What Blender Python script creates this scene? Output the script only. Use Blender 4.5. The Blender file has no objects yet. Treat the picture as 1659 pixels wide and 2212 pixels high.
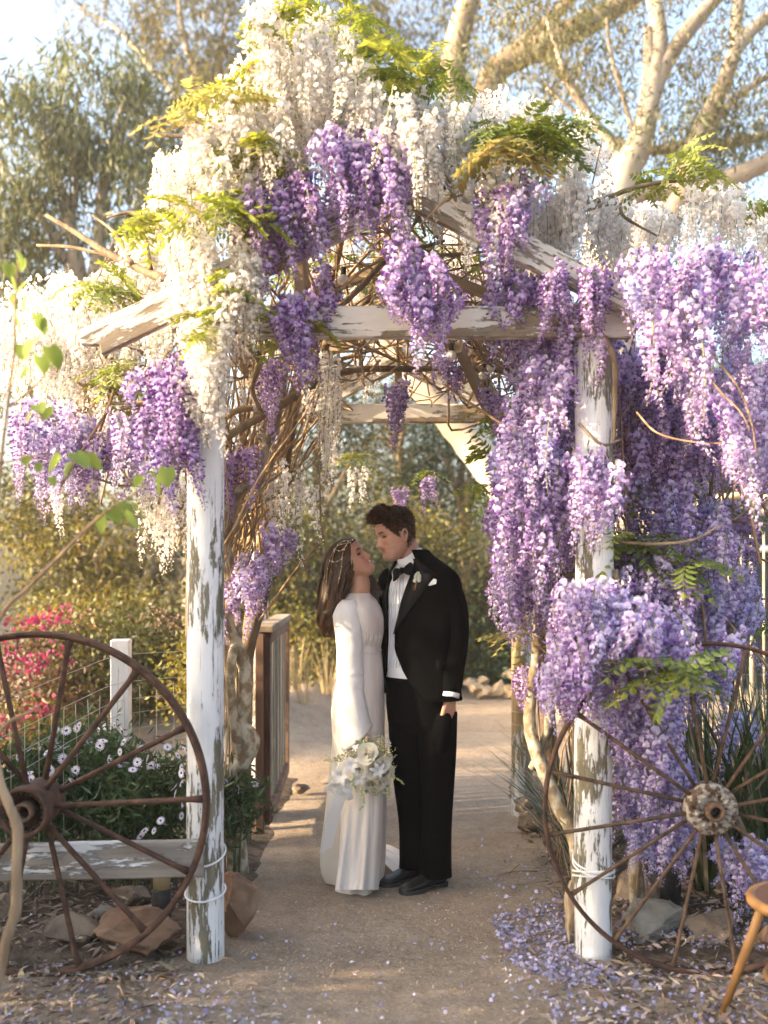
import bpy, bmesh, math, random
import numpy as np
from mathutils import Vector, Matrix, noise

random.seed(11); RNG = np.random.default_rng(11)
sc = bpy.context.scene
COL = sc.collection
PI = math.pi

# ------------------------------------------------------------------ camera
F, CU, HV, EYE = 2150.0, 829.5, 1233.0, 1.545      # measured on the photograph: focal, centre, horizon, eye height
def at(u, v, Y):
    return Vector(((u - CU) / F * Y, Y, EYE + (HV - v) / F * Y))
cam_d = bpy.data.cameras.new('camera'); cam = bpy.data.objects.new('camera', cam_d); COL.objects.link(cam)
cam.location = (0, 0, EYE); cam.rotation_euler = (PI / 2, 0, 0)
cam_d.sensor_fit = 'VERTICAL'; cam_d.sensor_height = 36; cam_d.sensor_width = 27
cam_d.lens = F / 2212 * 36
cam_d.shift_y = (HV - 1106) / 2212
cam_d.clip_start = 0.05; cam_d.clip_end = 3000
cam_d.dof.use_dof = True; cam_d.dof.focus_distance = 4.8; cam_d.dof.aperture_fstop = 1.6
sc.camera = cam

# ------------------------------------------------------------------ sky, sun, exposure
SUN_EL, SUN_AZ = math.radians(17), math.radians(-103)      # azimuth from +Y towards +X
wd = bpy.data.worlds.new('World'); sc.world = wd; wd.use_nodes = True
nt = wd.node_tree; bg = nt.nodes['Background']
sky = nt.nodes.new('ShaderNodeTexSky'); sky.sky_type = 'NISHITA'; sky.sun_disc = False
sky.sun_elevation = SUN_EL; sky.sun_rotation = SUN_AZ % (2 * PI)
sky.air_density = 1.0; sky.dust_density = 6.0; sky.ozone_density = 1.0
nt.links.new(sky.outputs[0], bg.inputs[0]); bg.inputs[1].default_value = 0.15
sd = bpy.data.lights.new('sun', 'SUN'); sun = bpy.data.objects.new('sun', sd); COL.objects.link(sun)
sd.energy = 3.0; sd.angle = math.radians(0.7); sd.color = (1.0, 0.76, 0.50)
sdir = Vector((math.sin(SUN_AZ) * math.cos(SUN_EL), math.cos(SUN_AZ) * math.cos(SUN_EL), math.sin(SUN_EL)))
sun.rotation_euler = sdir.to_track_quat('Z', 'Y').to_euler()
sc.view_settings.view_transform = 'Standard'; sc.view_settings.look = 'None'
sc.view_settings.gamma = 1; sc.view_settings.use_curve_mapping = False
sc.view_settings.exposure = 2.42
sc.cycles.use_denoising = True
sc.cycles.max_bounces = 8; sc.cycles.diffuse_bounces = 4; sc.cycles.transparent_max_bounces = 6
sc.cycles.transmission_bounces = 6; sc.cycles.sample_clamp_indirect = 6

# ------------------------------------------------------------------ material helpers
MATS = {}
def mat(name, c1, c2=None, rough=0.65, scale=8.0, stretch=(1, 1, 1), bump=0.0, bscale=None, bdist=0.01, island=0.0,
        hue=0.0, trans=0.0, tcol=None, spec=0.4, lo=0.35, hi=0.65, metal=0.0, objrand=0.0, sheen=0.0, detail=6, sss=0.0):
    m = bpy.data.materials.new(name); MATS[name] = m; m.use_nodes = True
    n = m.node_tree.nodes; l = m.node_tree.links; b = n['Principled BSDF']; out = n['Material Output']
    b.inputs['Roughness'].default_value = rough; b.inputs['Metallic'].default_value = metal
    b.inputs['Specular IOR Level'].default_value = spec
    if sheen: b.inputs['Sheen Weight'].default_value = sheen; b.inputs['Sheen Roughness'].default_value = 0.4
    if sss:
        b.inputs['Subsurface Weight'].default_value = sss; b.inputs['Subsurface Radius'].default_value = (0.012, 0.005, 0.003)
        b.inputs['Subsurface Scale'].default_value = 1.0
    vec = None
    if c2 is not None or bump:
        tc = n.new('ShaderNodeTexCoord'); mp = n.new('ShaderNodeMapping'); mp.inputs['Scale'].default_value = stretch
        l.new(tc.outputs['Object'], mp.inputs[0]); vec = mp.outputs[0]
    if c2 is not None:
        nz = n.new('ShaderNodeTexNoise'); nz.inputs['Scale'].default_value = scale; nz.inputs['Detail'].default_value = detail
        l.new(vec, nz.inputs[0])
        r = n.new('ShaderNodeValToRGB'); r.color_ramp.elements[0].position = lo; r.color_ramp.elements[1].position = hi
        r.color_ramp.elements[0].color = (*c1, 1); r.color_ramp.elements[1].color = (*c2, 1)
        l.new(nz.outputs[0], r.inputs[0]); col = r.outputs[0]
    else:
        rg = n.new('ShaderNodeRGB'); rg.outputs[0].default_value = (*c1, 1); col = rg.outputs[0]
    if island or hue:
        g = n.new('ShaderNodeNewGeometry'); h = n.new('ShaderNodeHueSaturation')
        mr = n.new('ShaderNodeMapRange'); mr.inputs[3].default_value = 1 - island; mr.inputs[4].default_value = 1 + island
        l.new(g.outputs['Random Per Island'], mr.inputs[0]); l.new(mr.outputs[0], h.inputs['Value'])
        m1 = n.new('ShaderNodeMath'); m1.operation = 'MULTIPLY'; m1.inputs[1].default_value = 7.31
        m2 = n.new('ShaderNodeMath'); m2.operation = 'FRACT'
        m3 = n.new('ShaderNodeMapRange'); m3.inputs[3].default_value = 0.5 - hue; m3.inputs[4].default_value = 0.5 + hue
        l.new(g.outputs['Random Per Island'], m1.inputs[0]); l.new(m1.outputs[0], m2.inputs[0]); l.new(m2.outputs[0], m3.inputs[0])
        l.new(m3.outputs[0], h.inputs['Hue']); l.new(col, h.inputs['Color']); col = h.outputs[0]
    if objrand:
        oi = n.new('ShaderNodeObjectInfo'); h = n.new('ShaderNodeHueSaturation')
        mr = n.new('ShaderNodeMapRange'); mr.inputs[3].default_value = 1 - objrand; mr.inputs[4].default_value = 1 + objrand
        l.new(oi.outputs['Random'], mr.inputs[0]); l.new(mr.outputs[0], h.inputs['Value'])
        mh = n.new('ShaderNodeMapRange'); mh.inputs[3].default_value = 0.5 - objrand * 0.09; mh.inputs[4].default_value = 0.5 + objrand * 0.09
        m1 = n.new('ShaderNodeMath'); m1.operation = 'MULTIPLY'; m1.inputs[1].default_value = 5.77
        m2 = n.new('ShaderNodeMath'); m2.operation = 'FRACT'
        l.new(oi.outputs['Random'], m1.inputs[0]); l.new(m1.outputs[0], m2.inputs[0]); l.new(m2.outputs[0], mh.inputs[0]); l.new(mh.outputs[0], h.inputs['Hue'])
        l.new(col, h.inputs['Color']); col = h.outputs[0]
    l.new(col, b.inputs['Base Color'])
    if bump:
        nb = n.new('ShaderNodeTexNoise'); nb.inputs['Scale'].default_value = bscale or scale * 4; nb.inputs['Detail'].default_value = 8
        l.new(vec, nb.inputs[0]); bp = n.new('ShaderNodeBump'); bp.inputs['Strength'].default_value = bump; bp.inputs['Distance'].default_value = bdist
        l.new(nb.outputs[0], bp.inputs['Height']); l.new(bp.outputs[0], b.inputs['Normal'])
    if trans:
        t = n.new('ShaderNodeBsdfTranslucent'); mx = n.new('ShaderNodeMixShader'); mx.inputs[0].default_value = trans
        if tcol:
            tm = n.new('ShaderNodeMix'); tm.data_type = 'RGBA'; tm.blend_type = 'MULTIPLY'; tm.inputs[0].default_value = 1
            l.new(col, tm.inputs[6]); tm.inputs[7].default_value = (*tcol, 1); l.new(tm.outputs[2], t.inputs[0])
        else: l.new(col, t.inputs[0])
        l.new(b.outputs[0], mx.inputs[1]); l.new(t.outputs[0], mx.inputs[2]); l.new(mx.outputs[0], out.inputs[0])
    return m

def peel(name, axis, amount=0.5, wood1=(0.20, 0.17, 0.11), wood2=(0.10, 0.085, 0.055), paint=(0.80, 0.80, 0.80), sc_=5.0, paint2=None):
    """white paint flaking off timber, grain along the given local axis"""
    m = bpy.data.materials.new(name); MATS[name] = m; m.use_nodes = True
    n = m.node_tree.nodes; l = m.node_tree.links; b = n['Principled BSDF']
    tc = n.new('ShaderNodeTexCoord')
    def noise_(scale, st, detail=8, rough=0.6):
        mp = n.new('ShaderNodeMapping'); s = [1, 1, 1]; s[axis] = st; mp.inputs['Scale'].default_value = s
        l.new(tc.outputs['Object'], mp.inputs[0])
        z = n.new('ShaderNodeTexNoise'); z.inputs['Scale'].default_value = scale; z.inputs['Detail'].default_value = detail
        z.inputs['Roughness'].default_value = rough
        l.new(mp.outputs[0], z.inputs[0]); return z.outputs[0]
    def ramp(src, p0, p1, a, c):
        r = n.new('ShaderNodeValToRGB'); e = r.color_ramp.elements; e[0].position = p0; e[1].position = p1
        e[0].color = (*a, 1); e[1].color = (*c, 1); l.new(src, r.inputs[0]); return r.outputs[0]
    big = noise_(sc_, 0.20, 9, 0.72); fine = noise_(70, 0.12, 6, 0.7)
    add = n.new('ShaderNodeMath'); add.operation = 'MULTIPLY_ADD'; add.inputs[1].default_value = 0.34; l.new(fine, add.inputs[0]); l.new(big, add.inputs[2])
    mask = ramp(add.outputs[0], amount + 0.155, amount + 0.175, (0, 0, 0), (1, 1, 1))
    wood = ramp(noise_(30, 0.06, 6), 0.3, 0.7, wood2, wood1)
    pc = ramp(noise_(7, 0.4, 6), 0.3, 0.75, paint2 or tuple(x * 0.78 for x in paint), paint)
    crack = ramp(noise_(75, 0.035, 5, 0.7), 0.33, 0.40, (0.32, 0.30, 0.26), (1, 1, 1))
    mu = n.new('ShaderNodeMix'); mu.data_type = 'RGBA'; mu.blend_type = 'MULTIPLY'; mu.inputs[0].default_value = 1
    l.new(pc, mu.inputs[6]); l.new(crack, mu.inputs[7])
    mx = n.new('ShaderNodeMix'); mx.data_type = 'RGBA'; l.new(mask, mx.inputs[0]); l.new(wood, mx.inputs[6]); l.new(mu.outputs[2], mx.inputs[7])
    l.new(mx.outputs[2], b.inputs['Base Color']); b.inputs['Roughness'].default_value = 0.7; b.inputs['Specular IOR Level'].default_value = 0.25
    ad = n.new('ShaderNodeMath'); ad.operation = 'MULTIPLY_ADD'; ad.inputs[1].default_value = 0.5; l.new(fine, ad.inputs[0]); l.new(mask, ad.inputs[2])
    bp = n.new('ShaderNodeBump'); bp.inputs['Strength'].default_value = 0.9; bp.inputs['Distance'].default_value = 0.006
    l.new(ad.outputs[0], bp.inputs['Height']); l.new(bp.outputs[0], b.inputs['Normal'])
    return m

# ------------------------------------------------------------------ object helpers
def tag(o, label=None, cat=None, group=None, kind=None):
    if label: o['label'] = label
    if cat: o['category'] = cat
    if group: o['group'] = group
    if kind: o['kind'] = kind
    return o
def thing(name, loc, label, cat, group=None):
    o = bpy.data.objects.new(name, None); o.empty_display_size = 0.1; COL.objects.link(o); o.location = loc
    return tag(o, label, cat, group)
def wloc(o):
    v = Vector(o.location)
    while o.parent: o = o.parent; v += Vector(o.location)
    return v
def link(name, me, parent=None, M=None):
    """links a mesh; M (or identity) is its place in the world"""
    o = bpy.data.objects.new(name, me); COL.objects.link(o)
    M = M or Matrix.Identity(4)
    if parent is not None:
        o.parent = parent
        M = Matrix.Translation(-wloc(parent)) @ M if parent.type == 'EMPTY' or True else M
    o.matrix_local = M
    return o
def mesh(name, verts, faces, m, smooth=True):
    me = bpy.data.meshes.new(name)
    me.from_pydata([tuple(v) for v in verts], [], [tuple(int(i) for i in f) for f in faces])
    ms = m if isinstance(m, (list, tuple)) else [m]
    for x in ms: me.materials.append(MATS[x] if isinstance(x, str) else x)
    if smooth: me.polygons.foreach_set('use_smooth', [True] * len(me.polygons))
    me.update(); return me
def obj(name, vf, m, parent=None, smooth=True, M=None):
    return link(name, mesh(name, vf[0], vf[1], m, smooth), parent, M)
class MB:
    def __init__(s): s.v = []; s.f = []; s.mi = []
    def add(s, vf, mi=0):
        k = len(s.v); s.v.extend([tuple(p) for p in vf[0]]); s.f.extend([tuple(i + k for i in f) for f in vf[1]]); s.mi.extend([mi] * len(vf[1])); return s
    def mesh(s, name, m, smooth=True):
        me = mesh(name, s.v, s.f, m, smooth)
        if any(s.mi): me.polygons.foreach_set('material_index', s.mi)
        return me
    def obj(s, name, m, parent=None, smooth=True, M=None): return link(name, s.mesh(name, m, smooth), parent, M)

def crom(P, k):
    """Catmull-Rom through the rows of P, k steps per span"""
    P = np.asarray(P, float); n = len(P)
    if n < 3:
        t = np.linspace(0, 1, k + 1)[:, None]; return P[0] * (1 - t) + P[-1] * t
    Q = np.vstack([2 * P[0] - P[1], P, 2 * P[-1] - P[-2]]); out = []
    t = np.linspace(0, 1, k, endpoint=False)[:, None]
    for i in range(1, n):
        a, b, c, d = Q[i - 1], Q[i], Q[i + 1], Q[i + 2]
        out.append(0.5 * (2 * b + (c - a) * t + (2 * a - 5 * b + 4 * c - d) * t ** 2 + (3 * b - a - 3 * c + d) * t ** 3))
    return np.vstack(out + [P[-1:]])
def loft(rings, cap=True):
    R = [np.asarray(r, float) for r in rings]; n = len(R[0]); v = np.vstack(R); f = []
    for i in range(len(R) - 1):
        a = i * n
        for j in range(n):
            k = (j + 1) % n; f.append((a + j, a + k, a + n + k, a + n + j))
    if cap:
        v = np.vstack([v, R[0].mean(0), R[-1].mean(0)]); c0 = len(v) - 2; e = (len(R) - 1) * n
        for j in range(n):
            k = (j + 1) % n; f.append((k, j, c0)); f.append((e + j, e + k, c0 + 1))
    return v, f
def tube(path, rad, seg=8, k=1, cap=True, lump=0.0, flat=None):
    """tapered tube along a path; rad a number or one per point"""
    P = np.asarray([tuple(p) for p in path], float); r = np.full(len(P), rad, float) if np.isscalar(rad) else np.asarray(rad, float)
    if k > 1:
        X = crom(np.column_stack([P, r]), k); P, r = X[:, :3], np.maximum(X[:, 3], 1e-4)
    T = np.gradient(P, axis=0); T /= np.linalg.norm(T, axis=1)[:, None] + 1e-9
    up = np.array([0, 0, 1.0]) if abs(T[0][2]) < 0.9 else np.array([1.0, 0, 0])
    n = np.cross(T[0], up); n /= np.linalg.norm(n); rings = []; a = np.linspace(0, 2 * PI, seg, endpoint=False)
    for i in range(len(P)):
        n = n - T[i] * np.dot(n, T[i]); n /= np.linalg.norm(n) + 1e-9; b = np.cross(T[i], n)
        rr = r[i] * (1 + (lump * RNG.standard_normal(seg) if lump else 0)); q = flat or 1
        rings.append(P[i] + np.outer(np.cos(a) * rr, n) + np.outer(np.sin(a) * rr * q, b))
    return loft(rings, cap)
def box(c, s, bev=0.0):
    x, y, z = s[0] / 2, s[1] / 2, s[2] / 2; c = np.array(c, float)
    if bev <= 0:
        v = [(i * x, j * y, k * z) for k in (-1, 1) for j in (-1, 1) for i in (-1, 1)]
        f = [(0, 2, 3, 1), (4, 5, 7, 6), (0, 1, 5, 4), (2, 6, 7, 3), (0, 4, 6, 2), (1, 3, 7, 5)]
        return np.array(v) + c, f
    bm = bmesh.new(); bmesh.ops.create_cube(bm, size=1)
    for w in bm.verts: w.co = (w.co.x * s[0], w.co.y * s[1], w.co.z * s[2])
    bmesh.ops.bevel(bm, geom=bm.edges[:], offset=bev, segments=1, affect='EDGES')
    bm.verts.index_update(); v = np.array([tuple(w.co) for w in bm.verts]) + c; f = [tuple(w.index for w in q.verts) for q in bm.faces]; bm.free(); return v, f
def basis(p0, p1, up=(0, 0, 1)):
    x = (Vector(p1) - Vector(p0)).normalized(); z = Vector(up); y = z.cross(x).normalized(); z = x.cross(y)
    M = Matrix((x, y, z)).transposed().to_4x4(); M.translation = Vector(p0); return M
def beam(name, p0, p1, h, t, m, parent, bev=0.006, warp=0.004, seed=0, up=(0, 0, 1)):
    """a plank or beam from p0 to p1 (its axis), local X along it, with a slightly worn outline"""
    L = (Vector(p1) - Vector(p0)).length; n = max(2, int(L / 0.12)); rings = []
    prof = [(-t / 2 + bev, -h / 2), (t / 2 - bev, -h / 2), (t / 2, -h / 2 + bev), (t / 2, h / 2 - bev), (t / 2 - bev, h / 2), (-t / 2 + bev, h / 2), (-t / 2, h / 2 - bev), (-t / 2, -h / 2 + bev)]
    for i in range(n + 1):
        x = L * i / n
        rings.append([(x, y + warp * 0.5 * noise.noise((x * 3, y * 30, seed)), z + warp * noise.noise((x * 4 + 9, z * 30, seed + 5))) for y, z in prof])
    return obj(name, loft(rings), m, parent, False, basis(p0, p1, up))
def quadcloud(P, D, S, L, W, fold=0.25):
    """leaf-shaped faces: P base points, D directions, S side vectors (arrays), L lengths, W widths"""
    N = len(P); nrm = np.cross(D, S); L = np.asarray(L)[:, None]; W = np.asarray(W)[:, None]
    a = P; b = P + D * L * 0.45 + S * W * 0.5 + nrm * W * fold; c = P + D * L; d = P + D * L * 0.45 - S * W * 0.5 + nrm * W * fold
    v = np.stack([a, b, c, d], 1).reshape(-1, 3); return v
def quadmesh(name, v, m):
    """fast mesh of quads, four rows of v each"""
    n = len(v) // 4; me = bpy.data.meshes.new(name)
    me.vertices.add(len(v)); me.vertices.foreach_set('co', np.ascontiguousarray(v, dtype=np.float32).ravel())
    me.loops.add(n * 4); me.loops.foreach_set('vertex_index', np.arange(n * 4, dtype=np.int32))
    me.polygons.add(n); me.polygons.foreach_set('loop_start', np.arange(0, n * 4, 4, dtype=np.int32))
    me.update(calc_edges=True); me.materials.append(MATS[m]); return me
def unit(a): return a / (np.linalg.norm(a, axis=-1, keepdims=True) + 1e-9)
def leaves(name, C, per, spread, L, W, m, parent=None, hang=0.0, rng=RNG, flat=0.0, squash=1.0):
    """a leafy mass: per leaves round each of the clump centres C"""
    C = np.asarray(C, float); N = len(C) * per
    P = np.repeat(C, per, 0) + rng.standard_normal((N, 3)) * spread * np.array([1, 1, squash])
    D = unit(rng.standard_normal((N, 3)) * np.array([1, 1, 1 - flat]) + np.array([0, 0, -hang * 2.2]))
    S = unit(np.cross(D, rng.standard_normal((N, 3))))
    v = quadcloud(P, D, S, L * rng.uniform(0.6, 1.3, N), W * rng.uniform(0.6, 1.25, N))
    return link(name, quadmesh(name, v, m), parent)
def clumps(c, r, n, rng=RNG, shell=0.55):
    """clump centres spread through an ellipsoid, denser near its skin"""
    d = unit(rng.standard_normal((n, 3))); q = rng.uniform(shell ** 3, 1, n) ** (1 / 3)
    return np.array(c) + d * q[:, None] * np.array(r)
def lerp(a, b, t): return a + (b - a) * t
def inpoly(poly, n, rng=RNG):
    poly = np.array(poly, float); lo, hi = poly.min(0), poly.max(0); out = []
    while len(out) < n:
        p = rng.uniform(lo, hi); ins = False; j = len(poly) - 1
        for i in range(len(poly)):
            if (poly[i][1] > p[1]) != (poly[j][1] > p[1]) and p[0] < (poly[j][0] - poly[i][0]) * (p[1] - poly[i][1]) / (poly[j][1] - poly[i][1]) + poly[i][0]: ins = not ins
            j = i
        if ins: out.append(p)
    return np.array(out)
def rock(name, c, s, label, m='rock', seed=0, rot=0.0, cat='rock', parent=None, group=None):
    """a faceted stone of size s (x, y, z), its foot at c"""
    bm = bmesh.new(); bmesh.ops.create_icosphere(bm, subdivisions=4, radius=1)
    rr = random.Random(seed); planes = [(Vector((rr.gauss(0, 1), rr.gauss(0, 1), rr.gauss(0, 1))).normalized(), rr.uniform(0.42, 0.80)) for _ in range(15)]
    for w in bm.verts:
        p = w.co.copy()
        for nrm, d in planes:
            k = p.dot(nrm)
            if k > d: p -= nrm * (k - d)
        p *= 1 + 0.10 * noise.noise(p * 3 + Vector((seed, 0, 0))) + 0.06 * noise.noise(p * 8 + Vector((seed, 3, 0)))
        w.co = p
    lo = [min(w.co[i] for w in bm.verts) for i in range(3)]; hi = [max(w.co[i] for w in bm.verts) for i in range(3)]
    R = Matrix.Rotation(rot, 3, 'Z')
    for w in bm.verts:
        q = Vector([((w.co[i] - lo[i]) / (hi[i] - lo[i]) - 0.5) * s[i] for i in range(3)]); w.co = R @ q + Vector((c[0], c[1], c[2] + s[2] * 0.44))
    me = bpy.data.meshes.new(name); bm.to_mesh(me); bm.free(); me.materials.append(MATS[m])

    o = link(name, me, parent)
    if parent is None: tag(o, label, cat, group)
    return o
# ------------------------------------------------------------------ materials
def sandmat():
    m = bpy.data.materials.new('sand'); MATS['sand'] = m; m.use_nodes = True; n = m.node_tree.nodes; l = m.node_tree.links; b = n['Principled BSDF']
    tc = n.new('ShaderNodeTexCoord')
    def nz(s, d, r=0.6): z = n.new('ShaderNodeTexNoise'); z.inputs['Scale'].default_value = s; z.inputs['Detail'].default_value = d; z.inputs['Roughness'].default_value = r; l.new(tc.outputs['Object'], z.inputs[0]); return z.outputs[0]
    def ramp(src, p0, p1, a, c): r = n.new('ShaderNodeValToRGB'); e = r.color_ramp.elements; e[0].position = p0; e[1].position = p1; e[0].color = (*a, 1); e[1].color = (*c, 1); l.new(src, r.inputs[0]); return r.outputs[0]
    def mul(a, c): x = n.new('ShaderNodeMix'); x.data_type = 'RGBA'; x.blend_type = 'MULTIPLY'; x.inputs[0].default_value = 1; l.new(a, x.inputs[6]); l.new(c, x.inputs[7]); return x.outputs[2]
    base = ramp(nz(1.1, 10), 0.3, 0.72, (0.355, 0.28, 0.205), (0.495, 0.405, 0.31))
    c = mul(mul(base, ramp(nz(60, 4, 0.8), 0.3, 0.7, (0.62, 0.60, 0.58), (1.15, 1.15, 1.15))), ramp(nz(9, 6, 0.7), 0.30, 0.55, (0.74, 0.72, 0.70), (1, 1, 1)))
    vo = n.new('ShaderNodeTexVoronoi'); vo.inputs['Scale'].default_value = 55; l.new(tc.outputs['Object'], vo.inputs[0])
    c = mul(c, ramp(vo.outputs[0], 0.10, 0.22, (1.5, 1.45, 1.4), (1, 1, 1))); l.new(c, b.inputs['Base Color']); b.inputs['Roughness'].default_value = 0.95; b.inputs['Specular IOR Level'].default_value = 0.1
    h = n.new('ShaderNodeMath'); h.operation = 'MULTIPLY_ADD'; h.inputs[1].default_value = 0.35; l.new(nz(110, 6, 0.8), h.inputs[0]); l.new(nz(16, 8, 0.7), h.inputs[2])
    bp = n.new('ShaderNodeBump'); bp.inputs['Strength'].default_value = 0.9; bp.inputs['Distance'].default_value = 0.03; l.new(h.outputs[0], bp.inputs['Height']); l.new(bp.outputs[0], b.inputs['Normal'])
sandmat()
mat('soil', (0.075, 0.055, 0.04), (0.17, 0.13, 0.095), 0.95, 14, bump=0.8, bscale=60, bdist=0.02, spec=0.1)
mat('rock', (0.13, 0.10, 0.075), (0.27, 0.21, 0.15), 0.85, 7, bump=0.7, bscale=30, bdist=0.015, spec=0.25)
mat('rock_grey', (0.12, 0.115, 0.10), (0.25, 0.235, 0.20), 0.85, 8, bump=0.7, bscale=34, bdist=0.015, spec=0.25)
mat('rock_rust', (0.15, 0.085, 0.055), (0.25, 0.16, 0.10), 0.85, 8, bump=0.7, bscale=30, bdist=0.015, spec=0.25)
mat('rock_tan', (0.36, 0.26, 0.16), (0.48, 0.38, 0.26), 0.85, 9, bump=0.6, bscale=30, bdist=0.015, spec=0.2)
mat('bark', (0.12, 0.085, 0.055), (0.26, 0.20, 0.13), 0.9, 14, (1, 1, 0.4), bump=0.8, bscale=40, bdist=0.008, spec=0.15)
mat('bark_lichen', (0.20, 0.155, 0.10), (0.42, 0.39, 0.31), 0.9, 22, (1, 1, 0.7), bump=0.8, bscale=45, bdist=0.008, spec=0.15, lo=0.45, hi=0.6)
mat('gum_bark', (0.30, 0.24, 0.18), (0.52, 0.46, 0.38), 0.75, 1.6, (1, 1, 0.5), bump=0.25, bscale=9, bdist=0.02, spec=0.2)
mat('gum_bark_dark', (0.16, 0.115, 0.08), (0.40, 0.32, 0.23), 0.8, 2.2, (1, 1, 0.5), bump=0.3, bscale=9, bdist=0.02, spec=0.2)
mat('twig', (0.20, 0.13, 0.08), (0.34, 0.24, 0.15), 0.85, 25, bump=0.4, bscale=80, bdist=0.003, spec=0.2)
mat('cane', (0.24, 0.16, 0.09), (0.40, 0.29, 0.17), 0.8, 12, bump=0.3, bscale=60, bdist=0.003, spec=0.2, island=0.3)
mat('gum_leaf', (0.115, 0.135, 0.065), rough=0.5, island=0.45, hue=0.04, trans=0.35, tcol=(1.0, 0.95, 0.5))
mat('gum_leaf_warm', (0.13, 0.125, 0.05), rough=0.5, island=0.45, hue=0.04, trans=0.4, tcol=(1.0, 0.85, 0.45))
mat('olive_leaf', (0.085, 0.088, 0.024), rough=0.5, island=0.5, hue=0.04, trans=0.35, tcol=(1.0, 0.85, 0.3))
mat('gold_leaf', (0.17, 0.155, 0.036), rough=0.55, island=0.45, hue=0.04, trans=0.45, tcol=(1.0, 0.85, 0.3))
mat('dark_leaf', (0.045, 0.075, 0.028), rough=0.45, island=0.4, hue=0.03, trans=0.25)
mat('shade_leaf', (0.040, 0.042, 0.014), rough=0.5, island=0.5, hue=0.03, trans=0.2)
mat('teal_leaf', (0.055, 0.085, 0.065), rough=0.55, island=0.4, hue=0.03, trans=0.25)
mat('red_leaf', (0.12, 0.075, 0.035), rough=0.5, island=0.5, hue=0.05, trans=0.4)
mat('magenta', (0.30, 0.025, 0.10), rough=0.6, island=0.3, hue=0.02, trans=0.45)
mat('pale_pink', (0.72, 0.36, 0.34), rough=0.6, island=0.3, hue=0.02, trans=0.4)
mat('dry_grass', (0.42, 0.33, 0.17), rough=0.8, island=0.3, trans=0.3)
mat('strap_leaf', (0.055, 0.085, 0.03), rough=0.4, island=0.5, hue=0.04, trans=0.3)
mat('strap_dry', (0.34, 0.29, 0.20), rough=0.6, island=0.35, trans=0.3)
mat('litter', (0.20, 0.15, 0.11), rough=0.85, island=0.55, hue=0.03)
mat('litter_pale', (0.34, 0.28, 0.21), rough=0.85, island=0.3, hue=0.03)
mat('petal_fallen', (0.43, 0.40, 0.58), rough=0.7, island=0.35, hue=0.03, trans=0.2)
mat('petal_fallen_pale', (0.62, 0.58, 0.70), rough=0.7, island=0.2, hue=0.03, trans=0.2)
mat('dark_metal_sheet', (0.022, 0.026, 0.03), (0.035, 0.04, 0.045), 0.6, 3)
mat('cream_metal', (0.46, 0.37, 0.24), (0.56, 0.47, 0.33), 0.5, 14)
mat('pipe_white', (0.70, 0.70, 0.70), rough=0.4)
mat('render_wall', (0.42, 0.38, 0.33), (0.50, 0.46, 0.40), 0.9, 4)
mat('roof_grey', (0.16, 0.16, 0.17), (0.22, 0.22, 0.23), 0.7, 4)

# ------------------------------------------------------------------ ground
def gz(x, y):
    """height of the ground"""
    z = 0.012 * noise.noise((x * 1.3, y * 1.3, 0)) + 0.006 * noise.noise((x * 5, y * 5, 2))
    if y > 7.5:      # low earth bank on the left rim of the path
        c = -1.05 + 0.10 * (y - 8.5)
        d = x - c
        k = max(0, min(1, (y - 7.8) / 1.5)) * max(0, min(1, (16 - y) / 2))
        z += k * 0.30 * math.exp(-(d / 0.42) ** 2) if d > 0 else k * 0.30
    far = max(0.0, y - 19) + max(0.0, -x - 9) * 0.8 + max(0.0, x - 16) * 0.5
    z -= 0.22 * far * far / (far + 6)
    return z
xs = np.concatenate([-np.geomspace(4, 27, 20)[::-1], np.linspace(-3.9, 3.9, 130), np.geomspace(4, 27, 20)])
ys = np.concatenate([np.linspace(-6, 1.8, 8), np.linspace(2, 12, 160), np.geomspace(12.2, 70, 30)])
gv = [(x, y, gz(x, y)) for y in ys for x in xs]; nx = len(xs)
gf = [(j * nx + i, j * nx + i + 1, (j + 1) * nx + i + 1, (j + 1) * nx + i) for j in range(len(ys) - 1) for i in range(nx - 1)]
tag(obj('ground', (gv, gf), 'sand'), kind='structure')

def bed(side):
    """mounded garden soil beside the path, with an uneven edge"""
    v, f = [], []; A, B = 34, 16
    for j in range(A + 1):
        y = lerp(3.72, 7.6, j / A)
        x0 = side * (0.80 if side > 0 else 0.74) + 0.09 * noise.noise((y * 1.7, side * 3, 0)) + side * 0.5 * math.exp(-((y - 3.72) / 0.12) ** 2) - (-0.12 if y > 4.3 and side < 0 else 0) + (0.05 if side > 0 else 0)
        for i in range(B + 1):
            t = i / B; x = x0 + side * 4.2 * t ** 1.6; e = min(1, t * 5) * min(1, j / 3) * min(1, (A - j) / 3)
            v.append((x, y, gz(x, y) - 0.012 + e * (0.05 + 0.03 * noise.noise((x * 2.4, y * 2.4, 7))) + 0.012 * noise.noise((x * 9, y * 9, 3))))
    for j in range(A):
        for i in range(B):
            q = (j * (B + 1) + i, j * (B + 1) + i + 1, (j + 1) * (B + 1) + i + 1, (j + 1) * (B + 1) + i); f.append(q if side > 0 else q[::-1])
    return v, f
tag(obj('garden_bed_left', bed(-1), 'soil'), kind='structure')
tag(obj('garden_bed_right', bed(1), 'soil'), kind='structure')

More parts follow.
